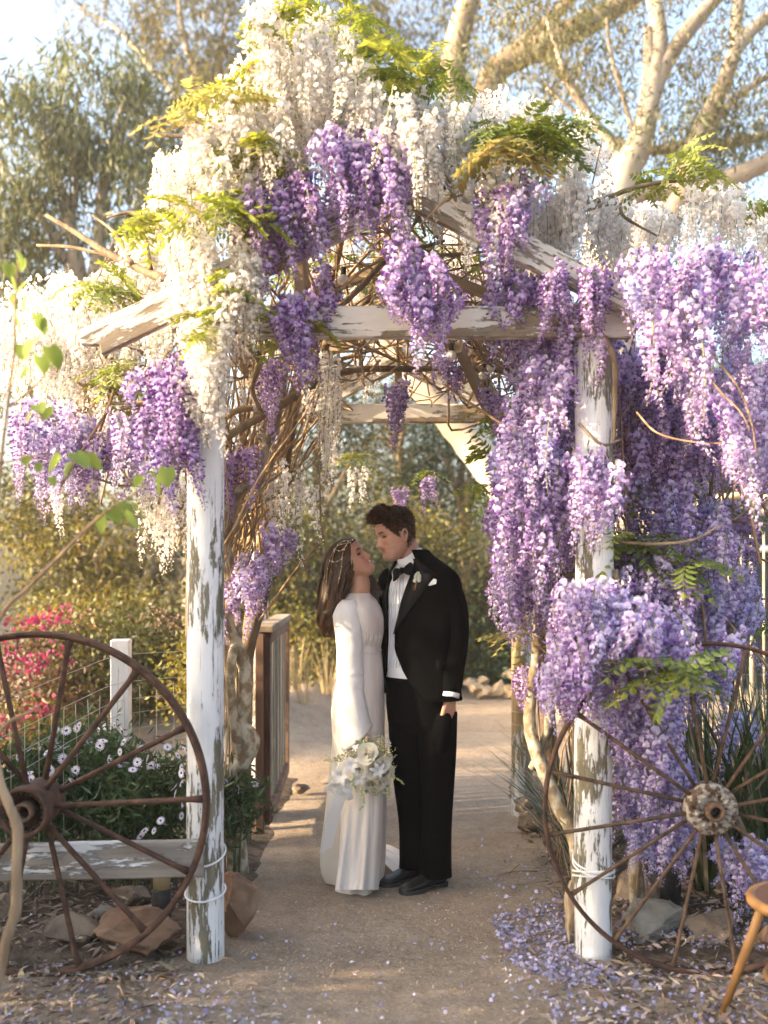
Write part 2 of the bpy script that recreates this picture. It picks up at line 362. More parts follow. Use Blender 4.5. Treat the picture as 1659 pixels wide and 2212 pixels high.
def scatter(name, pts, L, W, m, label, cat, lift=0.012, tilt=0.5, rng=RNG):
    P = np.array([(x, y, gz(x, y) + (0.05 if (abs(x) > 0.9 and 3.9 < y < 7.4) else 0) + rng.uniform(0.004, lift)) for x, y in pts]); N = len(P)
    a = rng.uniform(0, 2 * PI, N); D = unit(np.column_stack([np.cos(a), np.sin(a), rng.normal(0, tilt, N) * 0.6]))
    S = unit(np.cross(np.array([0, 0, 1.0]) + rng.normal(0, tilt, (N, 3)), D))
    v = quadcloud(P, D, S, L * rng.uniform(0.6, 1.4, N), W * rng.uniform(0.6, 1.3, N), 0.3)
    return tag(link(name, quadmesh(name, v, m)), label, cat, kind='stuff')
def gpt(u, v):
    Y = EYE * F / (v - HV); return ((u - CU) / F * Y, Y)
def onground(poly, n): return [gpt(*p) for p in inpoly(poly, n)]
# leaf litter in the beds and along their front edges
lit = [(RNG.uniform(-3.2, -0.76), RNG.uniform(3.75, 5.6)) for _ in range(2600)] + [(RNG.uniform(0.8, 3.2), RNG.uniform(3.7, 5.8)) for _ in range(2800)]
lit += onground([(0, 2080), (330, 2100), (420, 2100), (300, 2240), (0, 2290)], 280) + onground([(1300, 2080), (1659, 2060), (1659, 2290), (1280, 2290), (1280, 2170)], 420)
scatter('leaf_litter', lit, 0.055, 0.016, 'litter', 'brown fallen leaves and bark scraps scattered over the garden beds', 'leaf litter', 0.03)
lit2 = [(RNG.uniform(-3.0, -0.78), RNG.uniform(3.7, 5.2)) for _ in range(700)] + [(RNG.uniform(0.8, 3.0), RNG.uniform(3.7, 5.4)) for _ in range(600)]
lit2 += onground([(0, 2080), (520, 2100), (620, 2240), (0, 2290)], 260) + onground([(1300, 2100), (1659, 2060), (1659, 2290), (980, 2290)], 300)
scatter('dry_leaves', lit2, 0.05, 0.013, 'litter_pale', 'pale dry gum leaves lying among the mulch', 'dry leaves', 0.03)
# fallen petals: a drift at the foot of the right post, others strewn about
pet = onground([(1060, 1990), (1230, 1935), (1250, 2075), (1420, 2120), (1250, 2140), (1100, 2090)], 900)
pet += onground([(1090, 2090), (1659, 2090), (1659, 2240), (1200, 2230)], 420) + onground([(1100, 1830), (1240, 1850), (1240, 1960), (1050, 2000)], 60)
pet += onground([(1330, 1960), (1659, 1980), (1659, 2110), (1340, 2080)], 420) + onground([(960, 1800), (1250, 1800), (1250, 2200), (900, 2200)], 60)
pet += onground([(0, 2090), (420, 2100), (640, 2200), (500, 2250), (0, 2250)], 150) + onground([(560, 1930), (1000, 1960), (1000, 2212), (500, 2212)], 26)
scatter('fallen_petals', pet, 0.021, 0.017, 'petal_fallen', 'violet wisteria petals drifted at the foot of the right post', 'petals', 0.02, 0.8)
pet2 = onground([(1060, 1990), (1250, 1960), (1659, 2080), (1659, 2240), (1100, 2200)], 360) + onground([(0, 2080), (480, 2110), (700, 2212), (0, 2250)], 190) + onground([(560, 1930), (1000, 1960), (1000, 2212), (500, 2212)], 40)
pet2 += [(RNG.uniform(-2.4, -0.8), RNG.uniform(3.8, 4.8)) for _ in range(160)]
scatter('white_petals', pet2, 0.018, 0.013, 'petal_fallen_pale', 'pale white petals strewn over sand and mulch', 'petals', 0.016, 0.8)
def twigs():
    b = MB()
    for i in range(170):
        s = -1 if i % 2 else 1; x = s * RNG.uniform(0.6, 2.4); y = RNG.uniform(2.75, 5.2); a = RNG.uniform(0, PI); L = RNG.uniform(0.05, 0.24)
        z = gz(x, y) + (0.055 if (abs(x) > 0.9 and y > 3.9) else 0.008); c, s2 = math.cos(a) * L / 2, math.sin(a) * L / 2
        b.add(tube([(x - c, y - s2, z), (x + RNG.normal(0, 0.01), y, z + 0.012), (x + c, y + s2, z + RNG.uniform(0, 0.02))], RNG.uniform(0.0015, 0.004), 4, 2))
    return b
tag(twigs().obj('fallen_twigs', 'twig'), 'thin dry twigs scattered over the ground beside the arch', 'twigs', kind='stuff')
peb = MB()
for i in range(1500):
    v = RNG.uniform(1500, 2212) if i % 3 else RNG.uniform(1850, 2212); u = RNG.uniform(520, 1250) if v < 2100 else RNG.uniform(0, 1659)
    x, y = gpt(u, v); r = RNG.uniform(0.0025, 0.007)
    z = gz(x, y)
    peb.add(([(x - r, y, z), (x, y - r, z), (x + r, y, z), (x, y + r * 0.8, z), (x + r * 0.2, y, z + r * 1.1), (x, y, z - r)], [(0, 1, 4), (1, 2, 4), (2, 3, 4), (3, 0, 4)]))
tag(peb.obj('gravel', 'rock_tan', None, False), 'tiny tan grit stones loose on the sandy path', 'gravel', kind='stuff')

# ------------------------------------------------------------------ trees and shrubs
def plant(name, label, cat, base, limbs, crowns, barkm='bark', group=None):
    """limbs: list of (points, radii); crowns: (u, v, ru, rv, Y, rY, clumps, per, spread, L, W, material, hang)"""
    t = thing(name, base, label, cat, group); b = MB(); tw = MB(); first = True
    for pts, rad in limbs:
        b.add(tube(pts, rad, 9 if max(rad) > 0.05 else 6, 5, lump=0.03))
    if limbs: b.obj('trunk', barkm, t)
    parts = {}
    for (u, v, ru, rv, Y, rY, n, per, spread, L, W, m, hang) in crowns:
        c = at(u, v, Y); C = clumps(c, (ru / F * Y, rY, rv / F * Y), n)
        C = C[C[:, 2] > 0.02]
        parts.setdefault((m, per, spread, L, W, hang), []).append(C)
    for (m, per, spread, L, W, hang), cs in parts.items():
        leaves('crown', np.vstack(cs), per, spread, L, W, m, t, hang)
    return t
A = lambda Y, *pts: [at(u, v, Y) for u, v in pts]
G = lambda u, Y: Vector(((u - CU) / F * Y, Y, gz((u - CU) / F * Y, Y) - 0.1))

# the bluish gum on the left
Y = 14
plant('gum_tree', 'bluish green gum tree with drooping leaves at the upper left', 'tree', G(190, Y), [
    ([G(190, Y)] + A(Y, (188, 1100), (180, 700), (150, 480), (105, 340), (90, 250)), [0.22, 0.17, 0.13, 0.09, 0.05, 0.02]),
    (A(Y, (182, 720), (215, 520), (225, 380), (260, 250), (270, 190)), [0.11, 0.09, 0.07, 0.04, 0.02]),
    (A(Y, (180, 650), (120, 520), (50, 420), (-10, 330)), [0.08, 0.06, 0.04, 0.02]),
    (A(Y, (190, 640), (250, 540), (310, 450), (340, 360)), [0.09, 0.07, 0.04, 0.02]),
    (A(Y, (150, 480), (165, 400), (150, 300), (170, 200)), [0.06, 0.045, 0.03, 0.015])],
    [(200, 250, 190, 120, Y, 1.2, 66, 60, 0.19, 0.20, 0.034, 'gum_leaf', 0.8), (70, 330, 130, 150, Y, 1.0, 48, 60, 0.19, 0.20, 0.034, 'gum_leaf', 0.8),
     (320, 400, 110, 150, Y, 1.0, 44, 60, 0.19, 0.20, 0.034, 'gum_leaf', 0.8), (20, 520, 120, 110, Y, 1.0, 44, 60, 0.19, 0.20, 0.034, 'gum_leaf', 0.8),
     (190, 560, 190, 110, Y, 1.2, 34, 50, 0.19, 0.16, 0.036, 'gum_leaf_warm', 0.7), (60, 760, 160, 150, Y, 1.2, 34, 50, 0.2, 0.15, 0.036, 'gum_leaf_warm', 0.7),
     (280, 760, 150, 170, Y, 1.2, 34, 50, 0.2, 0.15, 0.036, 'gum_leaf_warm', 0.7)], 'gum_bark')
# a thinner, browner gum further back
Y = 22
plant('gum_tree', 'tall thin gum tree with brownish leaves behind the top left blossom', 'tree', G(420, Y), [
    ([G(420, Y)] + A(Y, (425, 700), (432, 380), (440, 210), (400, 90), (380, -40)), [0.3, 0.22, 0.15, 0.11, 0.07, 0.03]),
    (A(Y, (434, 330), (470, 200), (480, 80), (520, -40)), [0.1, 0.08, 0.05, 0.03]),
    (A(Y, (430, 260), (330, 150), (250, 60), (150, 10)), [0.08, 0.06, 0.04, 0.02])],
    [(430, 60, 150, 120, Y, 1.8, 84, 56, 0.26, 0.2, 0.045, 'gum_leaf_warm', 0.7), (490, 230, 110, 120, Y, 1.5, 60, 56, 0.26, 0.2, 0.045, 'gum_leaf_warm', 0.7),
     (240, 40, 120, 60, Y, 1.4, 26, 34, 0.24, 0.2, 0.045, 'gum_leaf_warm', 0.7), (360, 330, 110, 130, Y, 1.4, 30, 40, 0.26, 0.2, 0.045, 'gum_leaf_warm', 0.7),
     (680, 60, 150, 100, Y, 1.4, 60, 50, 0.26, 0.2, 0.045, 'gum_leaf_warm', 0.7), (880, 40, 130, 90, Y, 1.4, 50, 50, 0.26, 0.2, 0.045, 'gum_leaf_warm', 0.7)], 'gum_bark')
# the great pale gum on the right
Y = 12.5
plant('gum_tree', 'great pale barked gum tree spreading its limbs at upper right', 'tree', G(1330, Y), [
    ([G(1345, Y)] + A(Y, (1335, 1000), (1310, 620), (1330, 420), (1385, 300), (1412, 170), (1424, 70), (1400, -60)), [0.42, 0.36, 0.32, 0.26, 0.16, 0.12, 0.105, 0.09]),
    (A(Y, (1392, 260), (1430, 150), (1490, 60), (1580, -40)), [0.13, 0.115, 0.10, 0.08]),
    (A(Y, (1370, 340), (1400, 180), (1400, 60)), [0.09, 0.08, 0.06]),
    (A(Y, (1322, 760), (1400, 560), (1470, 420), (1500, 310), (1560, 190), (1600, 90), (1680, 20)), [0.2, 0.19, 0.17, 0.12, 0.105, 0.09, 0.07]),
    (A(Y, (1590, 110), (1592, 40), (1600, -40)), [0.08, 0.085, 0.08]),
    (A(Y, (1510, 320), (1580, 220), (1680, 150)), [0.06, 0.05, 0.035]),
    (A(Y, (1350, 420), (1480, 410), (1580, 385), (1690, 335)), [0.16, 0.13, 0.12, 0.11]),
    (A(Y, (1380, 390), (1290, 270), (1230, 180), (1180, 40)), [0.07, 0.055, 0.04, 0.02]),
    (A(Y, (1375, 370), (1360, 260), (1320, 120), (1310, 40)), [0.045, 0.035, 0.025, 0.015]),
    (A(Y, (1300, 290), (1240, 240), (1180, 190)), [0.03, 0.022, 0.012])],
    [(1150, 90, 130, 110, Y, 1.2, 36, 46, 0.17, 0.11, 0.024, 'gum_leaf_warm', 0.7), (1300, 60, 110, 90, Y, 1.2, 28, 46, 0.17, 0.11, 0.024, 'gum_leaf_warm', 0.7),
     (1500, 60, 150, 90, Y, 1.2, 36, 46, 0.17, 0.11, 0.024, 'gum_leaf_warm', 0.7), (1600, 220, 110, 130, Y, 1.0, 44, 46, 0.17, 0.11, 0.024, 'gum_leaf_warm', 0.7),
     (1260, 240, 120, 110, Y, 1.0, 30, 46, 0.17, 0.11, 0.024, 'gum_leaf_warm', 0.7), (1480, 260, 80, 100, Y, 1.0, 24, 46, 0.17, 0.11, 0.024, 'gum_leaf_warm', 0.7),
     (1420, 330, 170, 60, Y, 1.0, 24, 46, 0.17, 0.11, 0.024, 'gum_leaf', 0.7)], 'gum_bark')
Y = 14.5
plant('gum_tree', 'gum tree with thick brown limbs behind the crest of the arch', 'tree', G(1240, Y), [
    ([G(1240, Y)] + A(Y, (1225, 900), (1150, 560), (1010, 330), (978, 170), (1000, 40), (1040, -60)), [0.4, 0.34, 0.3, 0.24, 0.2, 0.17, 0.14]),
    (A(Y, (1040, 380), (1060, 170), (1170, 100), (1290, 40), (1400, -30)), [0.25, 0.2, 0.18, 0.16, 0.13]),
    (A(Y, (1050, 165), (1110, 110), (1190, 40), (1250, -20)), [0.12, 0.1, 0.09, 0.08]),
    (A(Y, (1180, 100), (1320, 300), (1500, 320), (1690, 285)), [0.09, 0.07, 0.08, 0.07]),
    (A(Y, (1180, 300), (1330, 335), (1520, 300)), [0.06, 0.06, 0.04])],
    [(1080, 40, 130, 70, Y, 1.4, 34, 44, 0.2, 0.13, 0.028, 'gum_leaf_warm', 0.7), (1250, 130, 130, 60, Y, 1.4, 24, 44, 0.2, 0.13, 0.028, 'gum_leaf', 0.7),
     (1560, 330, 140, 70, Y, 1.4, 40, 44, 0.2, 0.13, 0.028, 'gum_leaf', 0.7), (960, 200, 110, 100, Y, 1.4, 24, 44, 0.2, 0.13, 0.028, 'gum_leaf', 0.7)], 'gum_bark_dark')
# the curved pale limb seen through the arch
Y = 10.2
plant('gum_tree', 'pale gum tree whose bent smooth trunk crosses the view through the arch', 'tree', G(1190, Y), [
    ([G(1230, Y)] + A(Y, (1215, 1330), (1165, 1180), (1100, 1070), (1020, 960), (930, 850), (830, 740), (700, 640)), [0.24, 0.21, 0.2, 0.19, 0.175, 0.165, 0.15, 0.13])],
    [(760, 600, 140, 60, Y, 0.9, 24, 40, 0.16, 0.1, 0.022, 'gum_leaf_warm', 0.7), (640, 540, 140, 80, Y, 0.9, 24, 40, 0.16, 0.1, 0.022, 'gum_leaf_warm', 0.7)], 'gum_bark')
# dense trees closing the view behind the couple
def backtree(u, v, ru, rv, Y, m, label, n=76, trunk=True, L=0.075, W=0.034, per=110, sp=0.24, nm='tree'):
    limbs = []
    if trunk:
        limbs = [([G(u, Y)] + A(Y, (u + 8, v + rv * 0.55), (u - 6, v), (u + 14, v - rv * 0.6)), [0.13, 0.1, 0.07, 0.03])]
        for k in range(6):
            a = RNG.uniform(-1, 1); limbs.append((A(Y + RNG.normal(0, 0.3), (u, v + rv * RNG.uniform(0.0, 0.6)), (u + a * ru * 0.4, v + RNG.uniform(-0.4, 0.4) * rv), (u + a * ru * 0.85, v + RNG.uniform(-0.8, 0.3) * rv)), [0.06, 0.04, 0.012]))
    return plant(nm, label, 'tree' if nm == 'tree' else 'shrub', G(u, Y), limbs,
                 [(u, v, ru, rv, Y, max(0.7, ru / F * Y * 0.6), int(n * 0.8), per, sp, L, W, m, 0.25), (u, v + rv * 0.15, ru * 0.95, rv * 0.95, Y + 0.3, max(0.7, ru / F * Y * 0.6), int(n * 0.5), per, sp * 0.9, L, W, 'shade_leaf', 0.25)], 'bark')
backtree(690, 1010, 130, 240, 15, 'olive_leaf', 'olive tree with golden lit leaves behind the bride')
backtree(860, 960, 140, 160, 17, 'olive_leaf', 'dark leafy tree seen under the rear beam')
backtree(1000, 1040, 130, 150, 16, 'dark_leaf', 'dark green tree behind the bent gum trunk')
backtree(880, 1230, 120, 130, 13.5, 'gold_leaf', 'golden green bushy tree right behind the groom', n=50)
backtree(1010, 1270, 120, 110, 13, 'olive_leaf', 'olive leaved tree beside the groom\'s shoulder', n=46)
backtree(660, 1270, 110, 170, 12.5, 'olive_leaf', 'yellow green tree between the gate and the bride', n=54)
backtree(560, 1180, 110, 200, 14, 'olive_leaf', 'olive tree behind the tangle of canes', n=50)
backtree(790, 1330, 140, 110, 12.8, 'dark_leaf', 'low dark shrub behind the couple\'s shoulders', n=56, nm='shrub')
backtree(1060, 1380, 75, 95, 13.0, 'dark_leaf', 'dark green shrub in front of the low wall', n=60, nm='shrub')
backtree(1400, 960, 130, 190, 22, 'teal_leaf', 'blue green tree behind the right post', n=110, L=0.13, W=0.05, sp=0.35)
backtree(1590, 940, 110, 170, 24, 'teal_leaf', 'dark blue green tree at the far right', n=110, L=0.13, W=0.05, sp=0.35)
backtree(1210, 1000, 110, 260, 20, 'olive_leaf', 'olive tree hidden behind the purple blossom', n=60, L=0.12, W=0.045, sp=0.3)
backtree(640, 1420, 90, 80, 11.6, 'gold_leaf', 'golden low shrub beyond the open gate', n=44, nm='shrub')
# the golden tree with crooked limbs on the left
Y = 12
plant('crooked_tree', 'golden green tree with crooked grey limbs behind the fence', 'tree', G(300, Y), [
    ([G(330, Y)] + A(Y, (330, 1400), (335, 1320), (300, 1290), (325, 1230), (320, 1160), (265, 1155), (215, 1195), (212, 1240)), [0.1, 0.09, 0.075, 0.065, 0.06, 0.065, 0.07, 0.06, 0.03]),
    (A(Y, (320, 1165), (290, 1125), (250, 1060)), [0.04, 0.03, 0.015]),
    (A(Y, (330, 1330), (240, 1320), (140, 1315), (60, 1290)), [0.05, 0.04, 0.03, 0.012]),
    (A(Y, (150, 1315), (120, 1260), (60, 1200), (10, 1130)), [0.035, 0.028, 0.02, 0.01]),
    (A(Y, (335, 1320), (400, 1230), (430, 1120)), [0.05, 0.04, 0.02])],
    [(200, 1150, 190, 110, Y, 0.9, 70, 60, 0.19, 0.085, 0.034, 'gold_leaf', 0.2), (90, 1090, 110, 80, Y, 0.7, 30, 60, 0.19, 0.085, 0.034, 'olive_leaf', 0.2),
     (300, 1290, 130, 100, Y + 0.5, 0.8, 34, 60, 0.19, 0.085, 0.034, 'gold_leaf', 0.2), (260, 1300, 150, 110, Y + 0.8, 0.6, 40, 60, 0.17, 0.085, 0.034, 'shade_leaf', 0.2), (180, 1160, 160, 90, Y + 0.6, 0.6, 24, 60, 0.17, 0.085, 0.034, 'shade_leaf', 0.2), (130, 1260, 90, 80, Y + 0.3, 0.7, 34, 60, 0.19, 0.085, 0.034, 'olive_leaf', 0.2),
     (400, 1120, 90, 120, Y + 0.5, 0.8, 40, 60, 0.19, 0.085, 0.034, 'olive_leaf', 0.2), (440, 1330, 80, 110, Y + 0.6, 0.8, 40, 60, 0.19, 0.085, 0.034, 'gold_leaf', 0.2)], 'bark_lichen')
# bougainvillea along the fence
Y = 8.2
b = plant('bougainvillea', 'bougainvillea bush with magenta flowers along the wire fence', 'shrub', G(60, Y),
    [([G(80, Y)] + A(Y, (90, 1560), (60, 1450), (20, 1370)), [0.03, 0.025, 0.018, 0.008]), ([G(160, Y)] + A(Y, (150, 1560), (190, 1450), (230, 1370)), [0.03, 0.025, 0.018, 0.008])],
    [(60, 1480, 130, 120, Y, 0.5, 60, 60, 0.12, 0.06, 0.03, 'red_leaf', 0.1), (230, 1440, 150, 90, Y + 0.3, 0.5, 60, 60, 0.12, 0.06, 0.03, 'olive_leaf', 0.1),
     (60, 1600, 160, 70, Y - 0.2, 0.4, 40, 60, 0.12, 0.06, 0.03, 'gold_leaf', 0.1)])
def dots(parent, m, spots, Y, per=26, spread=0.045, L=0.035, W=0.03):
    leaves('flower_spray', [at(u, v, Y + RNG.normal(0, 0.08)) for u, v in spots], per, spread, L, W, m, parent)['kind'] = 'stuff'
dots(b, 'magenta', [(90, 1340), (70, 1345), (110, 1352), (20, 1420), (5, 1440), (30, 1415), (85, 1425), (75, 1432), (120, 1410), (60, 1440), (85, 1530), (75, 1522), (100, 1535), (10, 1560), (30, 1570), (45, 1350), (130, 1330), (0, 1590), (100, 1330)], Y - 0.6, 16, 0.05, 0.042, 0.036)
Y = 9.2
b = plant('jasmine_shrub', 'leafy shrub dotted with pale pink flowers behind the fence post', 'shrub', G(330, Y),
    [([G(330, Y)] + A(Y, (330, 1560), (320, 1460), (290, 1370)), [0.03, 0.025, 0.018, 0.008])],
    [(320, 1390, 130, 80, Y, 0.5, 62, 60, 0.12, 0.066, 0.03, 'olive_leaf', 0.1), (200, 1345, 150, 50, Y + 0.2, 0.5, 44, 60, 0.12, 0.066, 0.03, 'gold_leaf', 0.1),
     (370, 1500, 110, 110, Y + 0.2, 0.5, 60, 60, 0.12, 0.066, 0.03, 'gold_leaf', 0.1), (260, 1530, 120, 80, Y - 0.1, 0.4, 40, 60, 0.12, 0.066, 0.03, 'dark_leaf', 0.1)])
dots(b, 'pale_pink', [(RNG.uniform(60, 400), RNG.uniform(1320, 1480)) for _ in range(70)], Y - 0.5, 7, 0.035, 0.035, 0.013)
Y = 6.6
plant('fence_shrub', 'yellow green shrub behind the left post by the gate', 'shrub', G(470, Y), [([G(470, Y)] + A(Y, (472, 1560), (480, 1450)), [0.03, 0.02, 0.008])],
      [(450, 1480, 70, 130, Y + 0.7, 0.4, 40, 60, 0.1, 0.05, 0.024, 'gold_leaf', 0.1)])
# added leafy screens, unseen left of the frame, that shade the foreground
def shade_hedge(label, x, y0, y1, h, n):
    t = thing('shade_hedge', (x, (y0 + y1) / 2, 0), label, 'shade_hedge')
    obj('stem', tube([(x, (y0 + y1) / 2, -0.1), (x, (y0 + y1) / 2, h * 0.5), (x + 0.1, (y0 + y1) / 2, h * 0.8)], [0.05, 0.04, 0.02], 6, 3), 'bark', t)
    C = np.column_stack([RNG.uniform(x - 0.4, x + 0.4, n), RNG.uniform(y0, y1, n), RNG.uniform(0.1, h, n)]); leaves('foliage', C, 70, 0.12, 0.08, 0.04, 'dark_leaf', t)
shade_hedge('tall unseen leafy screen added left of the frame to shade the foreground', -4.0, 0.2, 3.3, 2.9, 420)
shade_hedge('low unseen leafy screen added left of the frame to shade skirt and daisies', -4.0, 3.3, 4.9, 1.95, 230)
def grass_clump(name, label, c, n, h, m, parent=None, lean=0.5, w=0.012, arch=0.8):
    """strappy leaves arching out of one crown"""
    P = []; rows = []
    for i in range(n):
        a = RNG.uniform(0, 2 * PI); L = h * RNG.uniform(0.6, 1.2); r0 = RNG.uniform(0, 0.1); out = RNG.uniform(0.15, 1) * lean
        d = np.array([math.cos(a), math.sin(a), 0]); s = np.array([-d[1], d[0], 0]); p0 = np.array(c) + d * r0; pts = []
        for k in range(6):
            t = k / 5; pts.append(p0 + d * out * L * (t + arch * t * t * 0.6) + np.array([0, 0, L * (t - arch * out * t * t * 0.75)]))
        for k in range(5):
            w0, w1 = w * (1 - (k / 5) ** 2) * 0.5 + 0.001, w * (1 - ((k + 1) / 5) ** 2) * 0.5 + 0.0006
            rows += [pts[k] - s * w0, pts[k] + s * w0, pts[k + 1] + s * w1, pts[k + 1] - s * w1]
    return np.array(rows)
def clumpthing(name, label, spots, n, h, mats, lean=0.5, w=0.012):
    t = thing(name, Vector(spots[0]), label, 'grass')
    for m, k in mats:
        link('blade', quadmesh('blade', np.vstack([grass_clump('', '', s, int(n * k), h, m, lean=lean, w=w) for s in spots]), m), t)['kind'] = 'stuff'
    return t
def gp(X, Y): return (X, Y, gz(X, Y) + 0.02)
clumpthing('flax_clump', 'big clump of dark strappy leaves behind the right wagon wheel', [gp(1.55, 4.75), gp(1.95, 5.0), gp(1.75, 4.5)], 190, 1.15, [('strap_leaf', 0.75), ('strap_dry', 0.25)], 0.55, 0.017)
clumpthing('flax_clump', 'loose clump of strappy leaves between right post and rear post', [gp(1.0, 5.0), gp(1.1, 5.5)], 60, 0.75, [('strap_leaf', 0.6), ('strap_dry', 0.5)], 0.7, 0.012)
clumpthing('flax_clump', 'dry strappy leaves hanging over the sand by the rear right post', [gp(0.98, 5.7)], 46, 0.6, [('strap_leaf', 0.4), ('strap_dry', 0.7)], 0.95, 0.009)
clumpthing('flax_clump', 'tall strappy clump at the far right edge under the arbor', [gp(2.35, 5.2), gp(2.5, 4.7)], 120, 1.3, [('strap_leaf', 0.75), ('strap_dry', 0.3)], 0.5, 0.017)
clumpthing('dry_grass', 'pale dry stalks on the bank beyond the gate', [gp(-0.95, 9.2), gp(-0.75, 9.6), gp(-0.9, 10.2), gp(-0.6, 10.6), gp(-1.15, 8.9)], 26, 0.55, [('dry_grass', 1)], 0.3, 0.008)
b = MB()
# ------------------------------------------------------------------ low wall, shed, arbor
w = thing('garden_wall', (1.6, 14.2, 0), 'low pale wall with a grey coping behind the stone edging', 'wall')
obj('wall', box((1.75, 14.2, 0.66), (1.9, 0.2, 1.32)), 'render_wall', w, False)
obj('coping', box((1.75, 14.2, 1.37), (2.0, 0.3, 0.1)), 'roof_grey', w, False)
e = thing('stone_edging', (1.2, 12, 0), 'row of sunlit tan stones edging the far side of the path', 'edging')
for i, (u, v, wd_, h) in enumerate([(1028, 1500, 34, 26), (1048, 1508, 40, 30), (1076, 1506, 36, 42), (1104, 1506, 40, 30), (1020, 1486, 30, 20), (1044, 1484, 34, 22), (1104, 1470, 30, 24), (1136, 1506, 40, 34), (1166, 1506, 40, 30)]):
    p = at(u, v, 12); rock('stone', (p.x, 12 + (0.2 if v < 1500 else 0), max(0, p.z)), (wd_ / F * 12, 0.2, h / F * 12), '', 'rock_tan', 40 + i, 0.3 * i, parent=e)
s = thing('shed', (4.5, 13, 0), 'dark metal clad shed behind the flowers at right', 'shed')
bb = MB()
for i in range(60):
    x = 2.6 + i * 0.09; bb.add(box((x, 13.0 + (0.012 if i % 2 else 0), 1.15), (0.088, 0.05, 2.3)))
bb.obj('wall', 'dark_metal_sheet', s, False)
obj('roof', box((5.3, 14.2, 2.36), (5.8, 2.6, 0.08)), 'roof_grey', s, False)
obj('pipe', tube([(2.6, 12.9, 1.83), (8, 12.9, 1.83)], 0.045, 10), 'pipe_white', s)
t = thing('metal_arbor', (3.0, 9.3, 0), 'cream metal arbor with arched braces in front of the dark shed', 'arbor')
def rod(name, pts, r, m='cream_metal', par=t, k=1): return obj(name, tube(pts, r, 7, k), m, par)
for (u, top, Y) in [(1417, 1112, 9.4), (1624, 1082, 8.8), (1533, 1078, 10.2), (1365, 1110, 10.4)]:
    p = at(u, top, Y); rod('upright', [(p.x, Y, gz(p.x, Y)), (p.x, Y, p.z)], 0.018)
    for s_ in (-1, 1):
        rod('brace', [at(u, top + 70, Y), at(u + s_ * 8, top + 48, Y), at(u + s_ * 24, top + 22, Y), at(u + s_ * 46, top + 6, Y)], 0.013, k=4)
        rod('drop_rod', [at(u + s_ * 26, top + 2, Y), at(u + s_ * 26, top + 34, Y)], 0.008)
rod('top_rail', [at(1360, 1102, 9.6), at(1470, 1108, 9.4)], 0.035); rod('top_rail', [at(1520, 1080, 9.4), at(1604, 1068, 9.2)], 0.035); rod('top_rail', [at(1616, 1082, 8.8), at(1690, 1072, 8.6)], 0.035)
for (u, v0, Y) in [(1600, 1150, 8.9), (1650, 1150, 8.9), (1590, 1200, 8.9), (1575, 1170, 8.9), (1520, 1150, 9.2), (1395, 1170, 9.2), (1440, 1160, 9.2)]:
    p = at(u, v0, Y); rod('rod', [(p.x, Y, 0.02), p], 0.009)
# ------------------------------------------------------------------ pergola
peel('paint_post', 2, 0.455, wood1=(0.22, 0.20, 0.14), wood2=(0.11, 0.095, 0.06), sc_=9); peel('paint_beam', 0, 0.49, wood1=(0.30, 0.24, 0.17), wood2=(0.16, 0.125, 0.09), paint=(0.66, 0.62, 0.56), sc_=8)
peel('paint_post_worn', 2, 0.52, wood1=(0.36, 0.26, 0.13), wood2=(0.16, 0.12, 0.07), sc_=5.0)
peel('paint_rail', 0, 0.56, wood1=(0.36, 0.32, 0.28), wood2=(0.19, 0.165, 0.14), sc_=9)
peel('paint_fence', 2, 0.30, wood1=(0.3, 0.29, 0.27), wood2=(0.2, 0.19, 0.17), sc_=6)
mat('rope_white', (0.78, 0.78, 0.76), rough=0.5)
mat('batten', (0.22, 0.16, 0.10), (0.40, 0.31, 0.21), 0.85, 10, (0.1, 1, 1), bump=0.5, bscale=40, bdist=0.004)
XL, XR, YF = -0.714, 0.842, 3.98
per = thing('pergola', (0.06, 5.1, 0), 'weathered white gabled timber arch with flaking paint over the sandy path', 'pergola')
def post(x, y, r, h, m, seed):
    rings = []; n = 28; seg = 26
    for i in range(n + 1):
        z = h * i / n - 0.05
        rings.append([(r * (1 + 0.035 * noise.noise((math.cos(a) * 1.5, math.sin(a) * 1.5 + seed, z * 1.2)) - 0.05 * max(0, noise.noise((math.cos(a) * 5, math.sin(a) * 5, seed + z * 0.25)) - 0.25)) * math.cos(a) + 0.006 * noise.noise((z * 0.9, seed, 1)),
                       r * (1 + 0.035 * noise.noise((math.cos(a) * 1.5, math.sin(a) * 1.5 + seed, z * 1.2))) * math.sin(a), z) for a in np.linspace(0, 2 * PI, seg, endpoint=False)])
    return obj('post', loft(rings), m, per, True, Matrix.Translation((x, y, gz(x, y))) @ Matrix.Rotation(seed * 1.3, 4, 'Z'))
pl = post(XL, YF, 0.0745, 2.56, 'paint_post', 1); pr = post(XR, YF + 0.02, 0.0755, 2.56, 'paint_post', 4.4)
post(-0.80, 6.3, 0.066, 2.56, 'paint_post', 7); post(0.875, 6.3, 0.067, 2.56, 'paint_post_worn', 9)
def rope(p, x, y, z, r, tilt, n=1, sag=0.0):
    for k in range(n):
        pts = [(x + r * math.cos(a), y + r * math.sin(a), z - 0.018 * k + tilt * math.cos(a) * r * 4 + sag * max(0, -math.sin(a)) * 0.02) for a in np.linspace(0, 2 * PI, 25)]
        obj('cable', tube(pts, 0.0042, 6), 'rope_white', p)
rope(pl, XL, YF, 0.415, 0.080, 0.10); rope(pl, XL, YF, 0.265, 0.080, 0.06)
obj('cable', tube([(XL + 0.078, YF - 0.02, 0.43), (XL + 0.088, YF - 0.03, 0.50), (XL + 0.086, YF - 0.01, 0.57), (XL + 0.075, YF + 0.02, 0.6)], 0.0042, 6, 4), 'rope_white', pl)
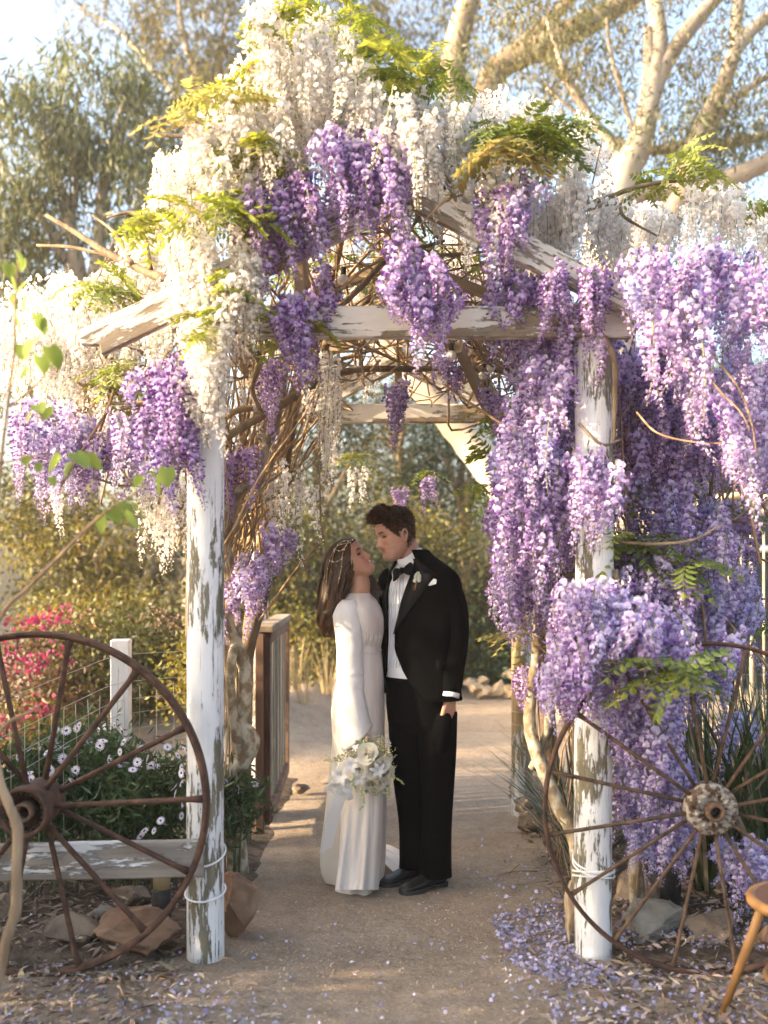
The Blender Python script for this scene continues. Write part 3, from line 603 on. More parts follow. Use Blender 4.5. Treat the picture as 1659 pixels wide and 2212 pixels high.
rope(pr, XR, YF + 0.02, 0.385, 0.082, -0.05, 2, -1); rope(pr, XR, YF + 0.02, 0.335, 0.082, 0.02, 2, 1)
def rafter(pts, Y, t, m='paint_beam'):
    """a rafter from its outline seen from the front"""
    W = [at(u, v, Y) for u, v in pts]; p0, p1 = W[0], W[1]; M = basis(p0, p1, (0, 0, 1)); inv = M.inverted()
    L = [inv @ w for w in W]; n = len(L); v = []
    for y in (-t / 2, t / 2): v += [(q.x, y, q.z) for q in L]
    f = [tuple(range(n)), tuple(range(2 * n - 1, n - 1, -1))] + [(i, n + i, n + (i + 1) % n, (i + 1) % n) for i in range(n)]
    bm = bmesh.new(); bv = [bm.verts.new(c) for c in v]; [bm.faces.new([bv[i] for i in q]) for q in f]
    bmesh.ops.recalc_face_normals(bm, faces=bm.faces[:]); bmesh.ops.bevel(bm, geom=bm.edges[:], offset=0.004, segments=1, affect='EDGES')
    me = bpy.data.meshes.new('rafter'); bm.to_mesh(me); bm.free(); me.materials.append(MATS[m])
    return link('rafter', me, per, M)
rafter([(173, 717), (878, 373), (878, 452), (221, 769), (218, 748), (176, 746)], 3.87, 0.045)
rafter([(882, 373), (1482, 690), (1480, 742), (1440, 728), (882, 450)], 3.872, 0.045)
beam('tie_beam', (-0.84, 3.955, 2.53), (0.98, 3.955, 2.53), 0.125, 0.05, 'paint_beam', per, seed=2)
beam('tie_beam', (-0.9, 6.24, 2.53), (0.97, 6.24, 2.53), 0.118, 0.05, 'paint_beam', per, seed=4)
rafter([(560, 905), (862, 752), (862, 800), (600, 935), (580, 930)], 6.18, 0.045); rafter([(864, 752), (1170, 912), (1150, 940), (864, 800)], 6.182, 0.045)
beam('ridge_beam', (0.09, 3.9, 3.03), (0.09, 6.3, 2.9), 0.11, 0.04, 'batten', per, seed=5)
for (x, z) in [(-0.35, 2.86), (-0.72, 2.67), (0.5, 2.84), (0.86, 2.66)]:
    beam('purlin', (x, 3.9, z), (x, 6.3, z - 0.1), 0.07, 0.045, 'batten', per, seed=6)
beam('king_post', (0.09, 6.23, 2.58), (0.09, 6.23, 2.86), 0.05, 0.05, 'batten', per, seed=7, up=(0, 1, 0))
beam('king_post', (-0.34, 4.02, 2.58), (-0.34, 4.02, 2.85), 0.07, 0.045, 'batten', per, seed=8, up=(0, 1, 0))
beam('brace', (0.86, 6.0, 2.0), (0.50, 5.2, 2.62), 0.07, 0.04, 'batten', per, seed=9)
beam('brace', (0.35, 4.7, 2.6), (0.62, 5.4, 2.3), 0.06, 0.04, 'batten', per, seed=10)
for y in (4.6, 5.2, 5.8):
    beam('batten', (-0.85, y, 2.62), (0.09, y, 2.98), 0.05, 0.04, 'batten', per, seed=11); beam('batten', (0.09, y, 2.98), (0.97, y, 2.62), 0.05, 0.04, 'batten', per, seed=12)
mat('bolt', (0.35, 0.34, 0.33), rough=0.5, metal=0.6)
for u, v in [(1348, 607), (1340, 640), (830, 420)]:
    p = at(u, v, 3.845); obj('bolt', tube([p, p + Vector((0, 0.02, 0))], 0.012, 8), 'bolt', per)
# low weathered rail nailed to the left post
r = thing('low_rail', (-1.6, 3.885, 0), 'grey weathered plank rail with flaked white paint across the left bed', 'rail')
beam('plank', (-3.0, 3.885, 0.375), (-0.705, 3.885, 0.425), 0.145, 0.03, 'paint_rail', r, seed=3)
beam('post', (-2.9, 3.93, -0.1), (-2.9, 3.93, 0.5), 0.08, 0.06, 'paint_rail', r, seed=3, up=(0, 1, 0))

# ------------------------------------------------------------------ wagon wheels
mat('rust', (0.035, 0.020, 0.015), (0.125, 0.064, 0.040), 0.85, 22, bump=0.9, lo=0.3, hi=0.72, detail=10, bscale=120, bdist=0.003, spec=0.3)
mat('rust_dark', (0.03, 0.022, 0.018), (0.07, 0.045, 0.032), 0.85, 30, bump=0.5, bscale=90, bdist=0.003, spec=0.3)
mat('rust_light', (0.045, 0.028, 0.019), (0.15, 0.092, 0.058), 0.85, 30, bump=0.9, lo=0.3, hi=0.7, detail=10, bscale=120, bdist=0.003, spec=0.3)
mat('hub_paint', (0.07, 0.042, 0.025), (0.30, 0.275, 0.24), 0.7, 38, bump=0.5, bscale=90, bdist=0.003, spec=0.3, lo=0.42, hi=0.55)
def ringloft(prof, seg=72):
    """lathe about local Y; prof = (radius, y) closed"""
    R = [[(r * math.cos(a), y, r * math.sin(a)) for r, y in prof] for a in np.linspace(0, 2 * PI, seg, endpoint=False)]
    n = len(prof); v = [p for q in R for p in q]; f = []
    for i in range(seg):
        for j in range(n):
            a, b_ = i * n, ((i + 1) % seg) * n; k = (j + 1) % n; f.append((a + j, a + k, b_ + k, b_ + j))
    return v, f
def wheel(label, c, R, nsp, a0, rimw, rimt, spr, tilt, yaw, hub):
    t = thing('wagon_wheel', (c[0], c[1], 0), label, 'wheel')
    M = Matrix.Translation(c) @ Matrix.Rotation(yaw, 4, 'Z') @ Matrix.Rotation(tilt, 4, 'X')
    obj('rim', ringloft([(R, -rimw / 2), (R, rimw / 2), (R - rimt * 0.5, rimw / 2 + 0.002), (R - rimt, rimw * 0.2), (R - rimt, -rimw * 0.2), (R - rimt * 0.5, -rimw / 2 - 0.002)], 110), 'rust', t, True, M)
    for i in range(nsp):
        a = a0 + 2 * PI * i / nsp; y = (0.035 if i % 2 else -0.035) * hub
        d = Vector((math.cos(a), 0, math.sin(a))); p0 = d * 0.075 + Vector((0, y, 0)); p1 = d * (R - rimt * 0.8)
        sp = obj('spoke', tube([p0, p0.lerp(p1, 0.5), p1 - d * 0.05, p1], [spr, spr * 0.93, spr, spr * 1.5], 8), 'rust' if hub > 1 else 'rust_light', t, True, M)
    return t, M
t, M = wheel('rusty iron wagon wheel with a deep barrel hub leaning at the left post', (-1.325, 3.80, 0.657), 0.657, 14, math.radians(1.5), 0.055, 0.024, 0.0115, 0.0, 0.0, 1.4)
h = obj('hub', ringloft([(0.088, -0.16), (0.094, -0.15), (0.094, -0.10), (0.086, -0.09), (0.086, 0.07), (0.05, 0.09), (0.03, 0.09), (0.03, -0.07), (0.074, -0.075), (0.078, -0.155)], 40), 'rust', t, True, M)
obj('hub_core', ringloft([(0.036, -0.155), (0.036, -0.07), (0.024, -0.07), (0.024, -0.155)], 26), 'rust_light', h, True, M)
for i in range(22):
    a = 2 * PI * i / 22; obj('tooth', box((0.071 * math.cos(a), -0.115, 0.071 * math.sin(a)), (0.009, 0.06, 0.009), 0.001), 'rust_dark', h, False, M)
t, M = wheel('thin rusty wagon wheel with a studded pale hub against the right post', (1.246, 3.81, 0.637), 0.637, 16, math.radians(9.5), 0.035, 0.016, 0.0078, 0.0, 0.0, 0.6)
h = obj('hub', ringloft([(0.098, -0.035), (0.098, 0.035), (0.03, 0.05), (0.03, -0.045), (0.086, -0.043)], 48), 'hub_paint', t, True, M)
obj('hub_core', ringloft([(0.033, -0.085), (0.036, -0.075), (0.036, -0.03), (0.021, -0.03), (0.021, -0.085)], 26), 'rust_light', h, True, M)
for i in range(16):
    a = 2 * PI * (i + 0.5) / 16; d = Vector((math.cos(a), 0, math.sin(a)))
    obj('rib', tube([d * 0.04 + Vector((0, -0.046, 0)), d * 0.072 + Vector((0, -0.047, 0))], 0.005, 5), 'hub_paint', h, True, M)
    for rr in (0.086, 0.064):
        obj('rivet', tube([d * rr + Vector((0, -0.04, 0)), d * rr + Vector((0, -0.052, 0)), d * rr + Vector((0, -0.056, 0))], [0.0075, 0.007, 0.003], 7), 'rust_light' if rr > 0.07 else 'hub_paint', h, True, M)

# ------------------------------------------------------------------ open gate
mat('gate_red', (0.11, 0.058, 0.038), (0.20, 0.12, 0.082), 0.75, 12, (1, 1, 0.15), bump=0.4, bscale=40, bdist=0.003)
mat('gate_maroon', (0.06, 0.018, 0.016), (0.16, 0.08, 0.055), 0.6, 16, (1, 1, 0.2), bump=0.4, bscale=40, bdist=0.003)
mat('gate_grey', (0.13, 0.11, 0.08), (0.28, 0.25, 0.195), 0.9, 24, (1, 1, 0.06), bump=0.6, bscale=60, bdist=0.004, objrand=0.2)
mat('gate_cap', (0.18, 0.14, 0.10), (0.30, 0.24, 0.18), 0.85, 14, (1, 0.15, 1), bump=0.5, bscale=40, bdist=0.004)
gx, gy0, gy1, gz0, gz1 = -0.685, 5.70, 7.16, 0.09, 1.19
g = thing('garden_gate', (gx, gy0, 0), 'open brown timber gate of upright grey boards left of the couple', 'gate')
def gb(name, x, y, z0, z1, sx, sy, m): return obj(name, box((x, y, (z0 + z1) / 2), (sx, sy, z1 - z0), 0.004), m, g, False)
gb('stile', gx - 0.026, gy0, gz0 - 0.05, gz1, 0.05, 0.045, 'gate_red'); gb('stile', gx + 0.017, gy0 + 0.012, gz0 + 0.0, gz1 - 0.03, 0.034, 0.035, 'gate_maroon')
gb('stile', gx + 0.012, gy1, gz0, gz1, 0.06, 0.05, 'gate_red')
obj('top_rail', box((gx + 0.012, (gy0 + gy1) / 2, gz1 - 0.035), (0.05, gy1 - gy0 - 0.06, 0.06), 0.003), 'gate_red', g, False)
obj('bottom_rail', box((gx + 0.015, (gy0 + gy1) / 2, gz0 + 0.045), (0.055, gy1 - gy0 - 0.06, 0.08), 0.003), 'gate_red', g, False)
obj('cap_rail', box((gx + 0.0, (gy0 + gy1) / 2, gz1 + 0.022), (0.11, gy1 - gy0 + 0.06, 0.042), 0.006), 'gate_cap', g, False)
g.rotation_euler.z = 0.027
nb = 12
for i in range(nb):
    y = lerp(gy0 + 0.10, gy1 - 0.10, i / (nb - 1)); gb('board', gx + 0.004 + 0.006 * (i % 2), y, gz0 + 0.08, gz1 - 0.06, 0.02, 0.102, 'gate_grey')

# ------------------------------------------------------------------ wire fence with a white post
mat('wire', (0.42, 0.41, 0.38), rough=0.45, metal=0.5)
fz = [1.10, 0.955, 0.862, 0.785, 0.70, 0.61, 0.50, 0.38, 0.25]
wf = thing('wire_fence', (-1.40, 5.3, 0), 'wire mesh fence strung from a square white post behind the daisies', 'fence')
p = obj('post', box((0, 0, 0.58), (0.1, 0.1, 1.2), 0.006), 'paint_fence', wf, False, Matrix.Translation((-1.40, 5.3, 0.0)) @ Matrix.Rotation(0.12, 4, 'Z'))
for z in fz:
    obj('wire', tube([(-1.50, 2.6, z - 0.02), (-1.47, 3.8, z - 0.05), (-1.44, 4.7, z - 0.02), (-1.38, 5.24, z), (-1.1, 5.7, z - 0.01), (-0.86, 6.25, z)], 0.0016, 4, 6), 'wire', wf)
for i in range(26):
    y = 2.7 + i * 0.15 if i < 18 else 5.35 + (i - 18) * 0.11; x = np.interp(y, [2.6, 3.8, 4.7, 5.24, 5.7, 6.25], [-1.5, -1.47, -1.44, -1.38, -1.1, -0.86])
    obj('stay_wire', tube([(x, y, fz[-1]), (x + RNG.normal(0, 0.006), y, 0.65), (x, y, fz[1] - 0.03)], 0.0014, 4, 3), 'wire', wf)
rf = thing('wire_fence', (1.0, 6.2, 0), 'wire mesh wrapped round the rear right post and running right', 'fence')
for z in (0.16, 0.30, 0.45, 0.58, 0.66, 0.80, 0.92, 1.06, 1.2):
    obj('wire', tube([(0.80, 6.3, z), (0.83, 6.235, z), (0.875, 6.222, z), (0.95, 6.24, z), (1.6, 6.2, z - 0.02), (2.4, 6.0, z)], 0.0016, 4, 4), 'wire', rf)
for i in range(9):
    x = 0.96 + i * 0.15; obj('stay_wire', tube([(x, 6.215, 0.16), (x, 6.21, 1.2)], 0.0014, 4), 'wire', rf)

# ------------------------------------------------------------------ garden lights, rocks
mat('light_black', (0.012, 0.013, 0.016), (0.03, 0.03, 0.034), 0.45, 40)
mat('light_lens', (0.50, 0.44, 0.28), rough=0.25, trans=0.5)
def bollard(x, y, h, label):
    t = thing('garden_light', (x, y, 0), label, 'garden light')
    obj('base', ringl(x, y, [(0.0, -0.05), (0.040, -0.05), (0.040, h), (0.037, h + 0.004), (0, h + 0.004)]), 'light_black', t)
    obj('lens', ringl(x, y, [(0.0, h + 0.006), (0.036, h + 0.006), (0.038, h + 0.095), (0.0, h + 0.1)]), 'light_lens', t)
def ringl(x, y, prof, seg=28):
    R = [[(x + r * math.cos(a), y + r * math.sin(a), z) for a in np.linspace(0, 2 * PI, seg, endpoint=False)] for r, z in prof]; return loft(R, False)
bollard(at(347, 1990, 4.18).x, 4.2, 0.2, 'short black garden light under the grey rail at left')
bollard(at(1451, 1990, 4.42).x, 4.42, 0.31, 'tall black garden light behind the right wagon wheel')
def rk(u, v, Y, w, h, label, m, seed, d=0.8, rot=0.0):
    p = at(u, v, Y); rock('rock', (p.x, Y, gz(p.x, Y) + 0.01), (w / F * Y, w / F * Y * d, h / F * Y), label, m, seed, rot)
rk(305, 2086, 4.02, 190, 110, 'broad brown rock under the left wheel beside the white post', 'rock_rust', 3, 0.6)
rk(517, 2030, 4.18, 90, 150, 'upright reddish rock against the right side of the left post', 'rock_rust', 8, 0.9)
rk(165, 2075, 4.05, 120, 80, 'flat grey brown rock behind the left wheel spokes', 'rock', 12, 0.8)
rk(285, 1975, 4.5, 90, 62, 'small pale brown rock left of the short garden light', 'rock', 15)
rk(15, 2010, 4.3, 70, 80, 'dark rock at the far left behind the curved branch', 'rock', 19)
rk(215, 2020, 4.3, 70, 44, 'low flat stone behind the left wheel', 'rock_grey', 21)
rk(1415, 2070, 4.12, 128, 90, 'rounded grey rock at the foot of the tall garden light', 'rock_grey', 24)
rk(1540, 2062, 4.12, 130, 66, 'flat topped brown rock under the right wheel', 'rock', 27)
rk(1665, 2075, 4.0, 70, 75, 'brown rock by the chair at the right edge', 'rock_rust', 29)
rk(1390, 2000, 4.5, 130, 100, 'big shaded rock just right of the right post', 'rock', 33)
rk(1236, 2052, 4.12, 34, 150, 'narrow tan rock tucked behind the left of right post', 'rock_tan', 35)
rk(1142, 1752, 6.12, 62, 60, 'dark stone at the foot of the rear right post', 'rock', 37)
rk(1150, 1805, 5.85, 70, 56, 'hollow brown stone beside the path by the rear post', 'rock', 39)
rk(520, 1770, 6.2, 120, 80, 'sunlit brown rock behind the small daisy plant', 'rock_rust', 46)
rk(360, 1650, 6.0, 90, 90, 'grey boulder behind the daisies left of the post', 'rock_grey', 48)
rk(650, 1752, 6.9, 40, 22, 'small flat stone under the far end of the gate', 'rock', 51)

# ------------------------------------------------------------------ daisies
mat('daisy_petal', (0.74, 0.70, 0.80), rough=0.6, island=0.12, hue=0.01, trans=0.3)
mat('daisy_eye', (0.03, 0.03, 0.12), rough=0.7)
mat('daisy_leaf', (0.06, 0.10, 0.035), rough=0.5, island=0.4, hue=0.03, trans=0.3)
mat('stem_green', (0.10, 0.13, 0.05), rough=0.6)
def daisy_mesh():
    b = MB(); n = 15
    for i in range(n):
        a = 2 * PI * i / n; c, s_ = math.cos(a), math.sin(a); q = lambda r, w, z: (r * c - w * s_, r * s_ + w * c, z)
        b.add(([q(0.005, -0.001, 0), q(0.018, -0.0036, 0.003), q(0.028, -0.002, 0.001), q(0.028, 0.002, 0.001), q(0.018, 0.0036, 0.003), q(0.005, 0.001, 0)], [(0, 1, 4, 5), (1, 2, 3, 4)]))
    b.add(tube([(0, 0, -0.003), (0, 0, 0.003), (0, 0, 0.006)], [0.006, 0.0065, 0.002], 8), 1)
    b.add(tube([(0, 0, -0.10), (0.006, 0, -0.05), (0, 0, -0.002)], 0.0013, 4), 2)
    return b.mesh('flower', ['daisy_petal', 'daisy_eye', 'stem_green'])
DM = daisy_mesh()
def daisies(label, crowns, flowers):
    u0, v0, ru, rv, Y0 = crowns[0][:5]; base = at(u0, v0, Y0); t = thing('daisy_bush', (base.x, Y0, 0), label, 'daisy bush')
    C = np.vstack([clumps(at(u, v, Y), (ru / F * Y, 0.24, rv / F * Y), n, shell=0.3) for (u, v, ru, rv, Y, n) in crowns]); C = C[C[:, 2] > 0.05]
    leaves('foliage', C, 60, 0.055, 0.06, 0.014, 'daisy_leaf', t, -0.25)
    b = MB()
    for c in C[::2]: b.add(tube([(c[0] * 0.6 + base.x * 0.4, c[1], 0), (c[0], c[1], c[2])], 0.003, 4))
    b.obj('stems', 'stem_green', t)
    for (u, v, du, dv, Y, n) in flowers:
        for k in range(max(2, int(n * 0.7))):
            p = at(u + RNG.uniform(-du, du), v + RNG.uniform(-dv, dv), Y + RNG.normal(0, 0.06)); s_ = RNG.uniform(0.6, 0.95)
            M = Matrix.Translation(p) @ Matrix.Rotation(RNG.uniform(-0.9, 0.9), 4, 'Z') @ Matrix.Rotation(RNG.uniform(0.0, 1.5), 4, 'X') @ Matrix.Rotation(RNG.normal(0, 0.7), 4, 'Y') @ Matrix.Scale(s_, 4)
            link('flower', DM, t, M)
daisies('large daisy bush with white flowers right behind the grey rail', [(320, 1740, 110, 90, 4.7, 60), (230, 1700, 80, 90, 4.8, 44)],
        [(330, 1640, 70, 30, 4.55, 22), (390, 1680, 30, 60, 4.45, 12), (250, 1640, 60, 40, 4.6, 12), (350, 1790, 50, 40, 4.4, 9)])
daisies('daisy bush against the white fence post behind the left wheel', [(190, 1640, 90, 60, 5.0, 44), (140, 1720, 90, 80, 4.8, 34)],
        [(190, 1590, 80, 30, 4.85, 26), (130, 1650, 60, 40, 4.7, 12), (150, 1800, 60, 60, 4.5, 8)])
daisies('low daisy plant hidden behind the left wheel hub', [(30, 1700, 70, 80, 4.7, 30), (80, 1790, 80, 50, 4.6, 20)], [(40, 1640, 60, 30, 4.6, 12), (100, 1720, 60, 70, 4.45, 8)])
daisies('small daisy plant between the left post and the open gate', [(510, 1735, 36, 60, 5.1, 22)], [(498, 1690, 20, 22, 5.0, 5), (552, 1700, 14, 14, 5.0, 2), (520, 1665, 24, 10, 5.1, 3)])

# ------------------------------------------------------------------ chair, curved branch, sapling
mat('cane_orange', (0.20, 0.10, 0.035), (0.32, 0.17, 0.06), 0.55, 14, (1, 1, 0.2), bump=0.4, bscale=40, bdist=0.003)
mat('cane_weave', (0.06, 0.028, 0.02), (0.18, 0.085, 0.05), 0.8, 120, bump=0.8, bscale=120, bdist=0.004)
ch = thing('cane_chair', (1.40, 3.2, 0), 'cane chair with a bent wood seat ring at the lower right edge', 'chair')
cx, cy, zs = 1.415, 3.22, 0.47
obj('seat_ring', tube([(cx + 0.215 * math.cos(a), cy + 0.2 * math.sin(a), zs) for a in np.linspace(0, 2 * PI, 41)], 0.018, 8), 'cane_orange', ch)
obj('seat', ([(cx, cy, zs + 0.012)] + [(cx + 0.205 * math.cos(a), cy + 0.19 * math.sin(a), zs + 0.014) for a in np.linspace(0, 2 * PI, 40, endpoint=False)], [(0, i + 1, (i + 1) % 40 + 1) for i in range(40)]), 'cane_weave', ch)
for (a, b_, h) in [(-1, -1, 0.46), (1, -1, 0.46), (-1, 1, 0.46), (1, 1, 0.46)]:
    p0 = Vector((cx + a * 0.13, cy + b_ * 0.12, h)); p1 = Vector((cx + a * 0.24, cy + b_ * 0.24, 0.0)); obj('leg', tube([p0, p0.lerp(p1, 0.5), p1], [0.017, 0.016, 0.013], 8), 'cane_orange', ch)
obj('back', tube([(cx + 0.19, cy - 0.12, zs), (cx + 0.26, cy - 0.15, zs + 0.25), (cx + 0.27, cy, zs + 0.42), (cx + 0.26, cy + 0.15, zs + 0.25), (cx + 0.19, cy + 0.12, zs)], 0.015, 8, 8), 'cane_orange', ch)
obj('stretcher', tube([(cx + 0.17 * math.cos(a), cy + 0.17 * math.sin(a), 0.22) for a in np.linspace(0, 2 * PI, 31)], 0.008, 6), 'cane_orange', ch)
mat('driftwood', (0.20, 0.14, 0.085), (0.38, 0.28, 0.18), 0.8, 16, (1, 1, 0.3), bump=0.5, bscale=50, bdist=0.003)
cb = thing('curved_branch', (-1.28, 3.02, 0), 'bare curved branch standing at the left edge before the wheel', 'branch')
obj('branch', tube([Vector((-1.30, 3.0, -0.03))] + [at(u, v, 3.05) for u, v in [(-12, 2140), (14, 2030), (34, 1960), (36, 1860), (38, 1790), (20, 1740), (0, 1690), (-18, 1600), (-40, 1480)]], [0.017, 0.0175, 0.0155, 0.017, 0.015, 0.0165, 0.0145, 0.0145, 0.0125, 0.008], 10, 6, lump=0.05), 'driftwood', cb)
obj('side_twig', tube([at(u, v, 3.05) for u, v in [(-18, 1600), (20, 1560), (50, 1545), (88, 1522)]], [0.007, 0.006, 0.005, 0.003], 7, 4), 'driftwood', cb)
mat('sapling_leaf', (0.22, 0.30, 0.06), rough=0.5, island=0.25, hue=0.02, trans=0.5)
def heartleaf():
    pts = [(0, 0), (0.55, -0.12), (0.85, 0.3), (0.7, 0.75), (0.3, 1.1), (0, 1.3), (-0.3, 1.1), (-0.7, 0.75), (-0.85, 0.3), (-0.55, -0.12)]
    v = [(0, 0.5, -0.05)] + [(x * 0.5, y * 0.75, abs(x) * 0.12) for x, y in pts]; n = len(pts)
    return mesh('leaf', v, [(0, i + 1, (i + 1) % n + 1) for i in range(n)], 'sapling_leaf')
HL = heartleaf()
sp = thing('sapling', (-1.25, 2.78, 0), 'thin sapling with rounded bright green leaves close at the left edge', 'sapling')
Ys = 2.8
stems = [([Vector((-1.27, Ys, -0.03))] + [at(u, v, Ys) for u, v in [(-60, 1700), (-20, 1250), (2, 1000), (16, 880), (30, 760), (34, 640), (42, 540)]], [0.008, 0.007, 0.006, 0.005, 0.004, 0.0035, 0.003, 0.0015]),
         ([at(u, v, Ys) for u, v in [(16, 880), (70, 840), (110, 790)]], [0.003, 0.0025, 0.0015]),
         ([at(u, v, Ys) for u, v in [(-50, 1500), (0, 1335), (60, 1270), (130, 1200), (200, 1130), (250, 1090)]], [0.007, 0.0065, 0.006, 0.005, 0.0045, 0.003]),
         ([at(u, v, Ys) for u, v in [(250, 1090), (300, 1060), (335, 1020)]], [0.003, 0.002, 0.001]), ([at(u, v, Ys) for u, v in [(5, 1000), (80, 985), (150, 975)]], [0.003, 0.002, 0.001])]
for s_ in stems: obj('stem', tube(s_[0], s_[1], 6, 5), 'twig', sp)
lv = [(36, 545, 34), (18, 570, 30), (48, 560, 24), (30, 600, 32), (58, 610, 30), (22, 640, 30), (50, 640, 34), (78, 680, 44), (90, 690, 30), (36, 680, 28), (70, 735, 44), (105, 750, 46), (120, 765, 36), (85, 770, 40), (46, 745, 30), (60, 800, 24), (88, 820, 22), (80, 875, 36), (100, 880, 34), (70, 890, 26),
      (130, 985, 40), (160, 980, 46), (180, 985, 46), (145, 1000, 30), (60, 985, 24), (85, 1000, 20), (320, 1020, 36), (345, 1030, 44), (360, 1010, 38), (305, 1030, 26), (235, 1100, 40), (260, 1085, 46), (285, 1090, 40), (220, 1115, 34), (270, 1110, 40), (110, 1030, 22)]
for (u, v, s_) in lv:
    M = Matrix.Translation(at(u, v, Ys + RNG.normal(0, 0.05))) @ Matrix.Rotation(RNG.uniform(0, 6.28), 4, 'Z') @ Matrix.Rotation(RNG.uniform(-1.9, -0.5), 4, 'X') @ Matrix.Rotation(RNG.normal(0, 0.4), 4, 'Y') @ Matrix.Scale(s_ * 1.2 / F * Ys, 4)
    link('leaf', HL, sp, M)
# ------------------------------------------------------------------ wisteria
def petalmats(k, banner, keel, tr=0.35, jit=0.14):
    mat(k + '_banner', banner, rough=0.6, island=jit, hue=0.012, trans=tr, spec=0.2, objrand=0.10)
    mat(k + '_keel', keel, rough=0.6, island=jit, hue=0.015, trans=tr, spec=0.2, objrand=0.10)
petalmats('white', (0.86, 0.835, 0.82), (0.83, 0.785, 0.73), 0.5, 0.08)
petalmats('lilac', (0.70, 0.61, 0.81), (0.42, 0.28, 0.59), 0.45)
petalmats('violet', (0.61, 0.49, 0.74), (0.33, 0.18, 0.50), 0.45)
petalmats('deep', (0.49, 0.36, 0.64), (0.25, 0.11, 0.39), 0.45)
petalmats('blue', (0.62, 0.58, 0.82), (0.38, 0.31, 0.62), 0.45)
mat('rachis', (0.20, 0.22, 0.07), rough=0.6)
mat('rachis_bud', (0.40, 0.38, 0.20), rough=0.6)
def floret(b, p, out, s, bud=0.0, rng=RNG):
    """one pea flower at p facing out; buds show the keel only"""
    x = unit(np.array(out)); z = np.array([0, 0, 1.0]) + rng.normal(0, 0.25, 3); y = unit(np.cross(z, x)); z = np.cross(x, y); Q = np.array([x, y, z])
    T = lambda L: [tuple(np.array(p) + (np.array(a) * s) @ Q) for a in L]
    if bud < 0.75:
        o = 1 - bud * 0.6
        b.add((T([(0.010, 0, 0.009), (0.003, 0, -0.004), (0.008, -0.012 * o, 0.001), (0.005, -0.011 * o, 0.012), (0.000, 0, 0.019), (0.005, 0.011 * o, 0.012), (0.008, 0.012 * o, 0.001)]),
               [(0, 1, 2), (0, 2, 3), (0, 3, 4), (0, 4, 5), (0, 5, 6), (0, 6, 1)]), 0)
    b.add((T([(0.002, 0, 0.0), (0.013, -0.0065, 0.001), (0.024, 0, -0.002), (0.013, 0.0065, 0.001), (0.013, 0, -0.009)]), [(0, 1, 4), (1, 2, 4), (2, 3, 4), (3, 0, 4), (0, 3, 2, 1)]), 1)
def raceme_mesh(kind, L, r, n, seed, loose=0.0):
    rng = np.random.default_rng(seed); b = MB(); bend = rng.normal(0, 0.03, 2)
    ax = lambda t: np.array([bend[0] * math.sin(t * 3), bend[1] * math.sin(t * 2.5 + 1), -L * t])
    b.add(tube([ax(t) for t in np.linspace(0, 1, 7)], [0.0022, 0.002, 0.002, 0.0018, 0.0015, 0.0012, 0.0008], 4), 2)
    for i in range(n):
        t = 0.04 + 0.95 * ((i + rng.uniform(0, 1)) / n) ** 0.92; a = i * 2.39996 + rng.normal(0, 0.35)
        k = 1 - t; rad = r * (0.22 + 0.78 * min(1, k * 1.45)) * rng.uniform(0.45, 1.2); d = np.array([math.cos(a), math.sin(a), 0])
        p = ax(t) + d * rad * 0.62 + np.array([0, 0, rng.normal(0, 0.006)]); s = (0.48 + 0.62 * min(1, k * 1.4)) * rng.uniform(0.7, 1.2) * (r / 0.042)
        if rng.uniform() < loose: continue
        floret(b, p, d + np.array([0, 0, rng.uniform(-0.5, 0.15)]) + rng.normal(0, 0.2, 3), s, max(0, (t - 0.62) / 0.38) + rng.uniform(-0.15, 0.15), rng)
    return b.mesh('raceme', [kind + '_banner', kind + '_keel', 'rachis'], False)
RAC = {}
for ki, kind in enumerate(('white', 'lilac', 'violet', 'deep', 'blue')):
    RAC[kind] = [raceme_mesh(kind, L, r, n, 100 * ki + j, lo) for j, (L, r, n, lo) in enumerate([(0.25, 0.043, 66, 0.06), (0.32, 0.040, 78, 0.1), (0.20, 0.046, 56, 0.08), (0.28, 0.035, 62, 0.18), (0.35, 0.037, 80, 0.12), (0.17, 0.040, 46, 0.1)])]
RAC['loose'] = [raceme_mesh('white', L, r, n, 900 + j, 0.22) for j, (L, r, n) in enumerate([(0.30, 0.034, 66), (0.36, 0.031, 70), (0.26, 0.036, 60), (0.33, 0.027, 56)])]
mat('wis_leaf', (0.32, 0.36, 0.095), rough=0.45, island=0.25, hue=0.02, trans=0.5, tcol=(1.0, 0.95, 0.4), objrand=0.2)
mat('wis_leaf_shaded', (0.17, 0.22, 0.05), rough=0.45, island=0.25, hue=0.02, trans=0.4, tcol=(1.0, 0.95, 0.4), objrand=0.2)  # darker olive copy of the leaf, shade put into its colour
mat('wis_leaf_bronze', (0.38, 0.33, 0.10), rough=0.45, island=0.25, hue=0.02, trans=0.5, objrand=0.2)
def leaflet(b, p, d, s, L, W):
    nrm = np.cross(d, s); a = np.array(p); T = lambda x, y, z: tuple(a + d * x * L + s * y * W + nrm * z * L)
    b.add(([T(0, 0, 0), T(0.35, 0.5, 0.06), T(0.75, 0.32, 0.0), T(1, 0, -0.14), T(0.75, -0.32, 0.0), T(0.35, -0.5, 0.06), T(0.45, 0, 0)], [(0, 6, 1), (1, 6, 2), (2, 6, 3), (3, 6, 4), (4, 6, 5), (5, 6, 0)]))
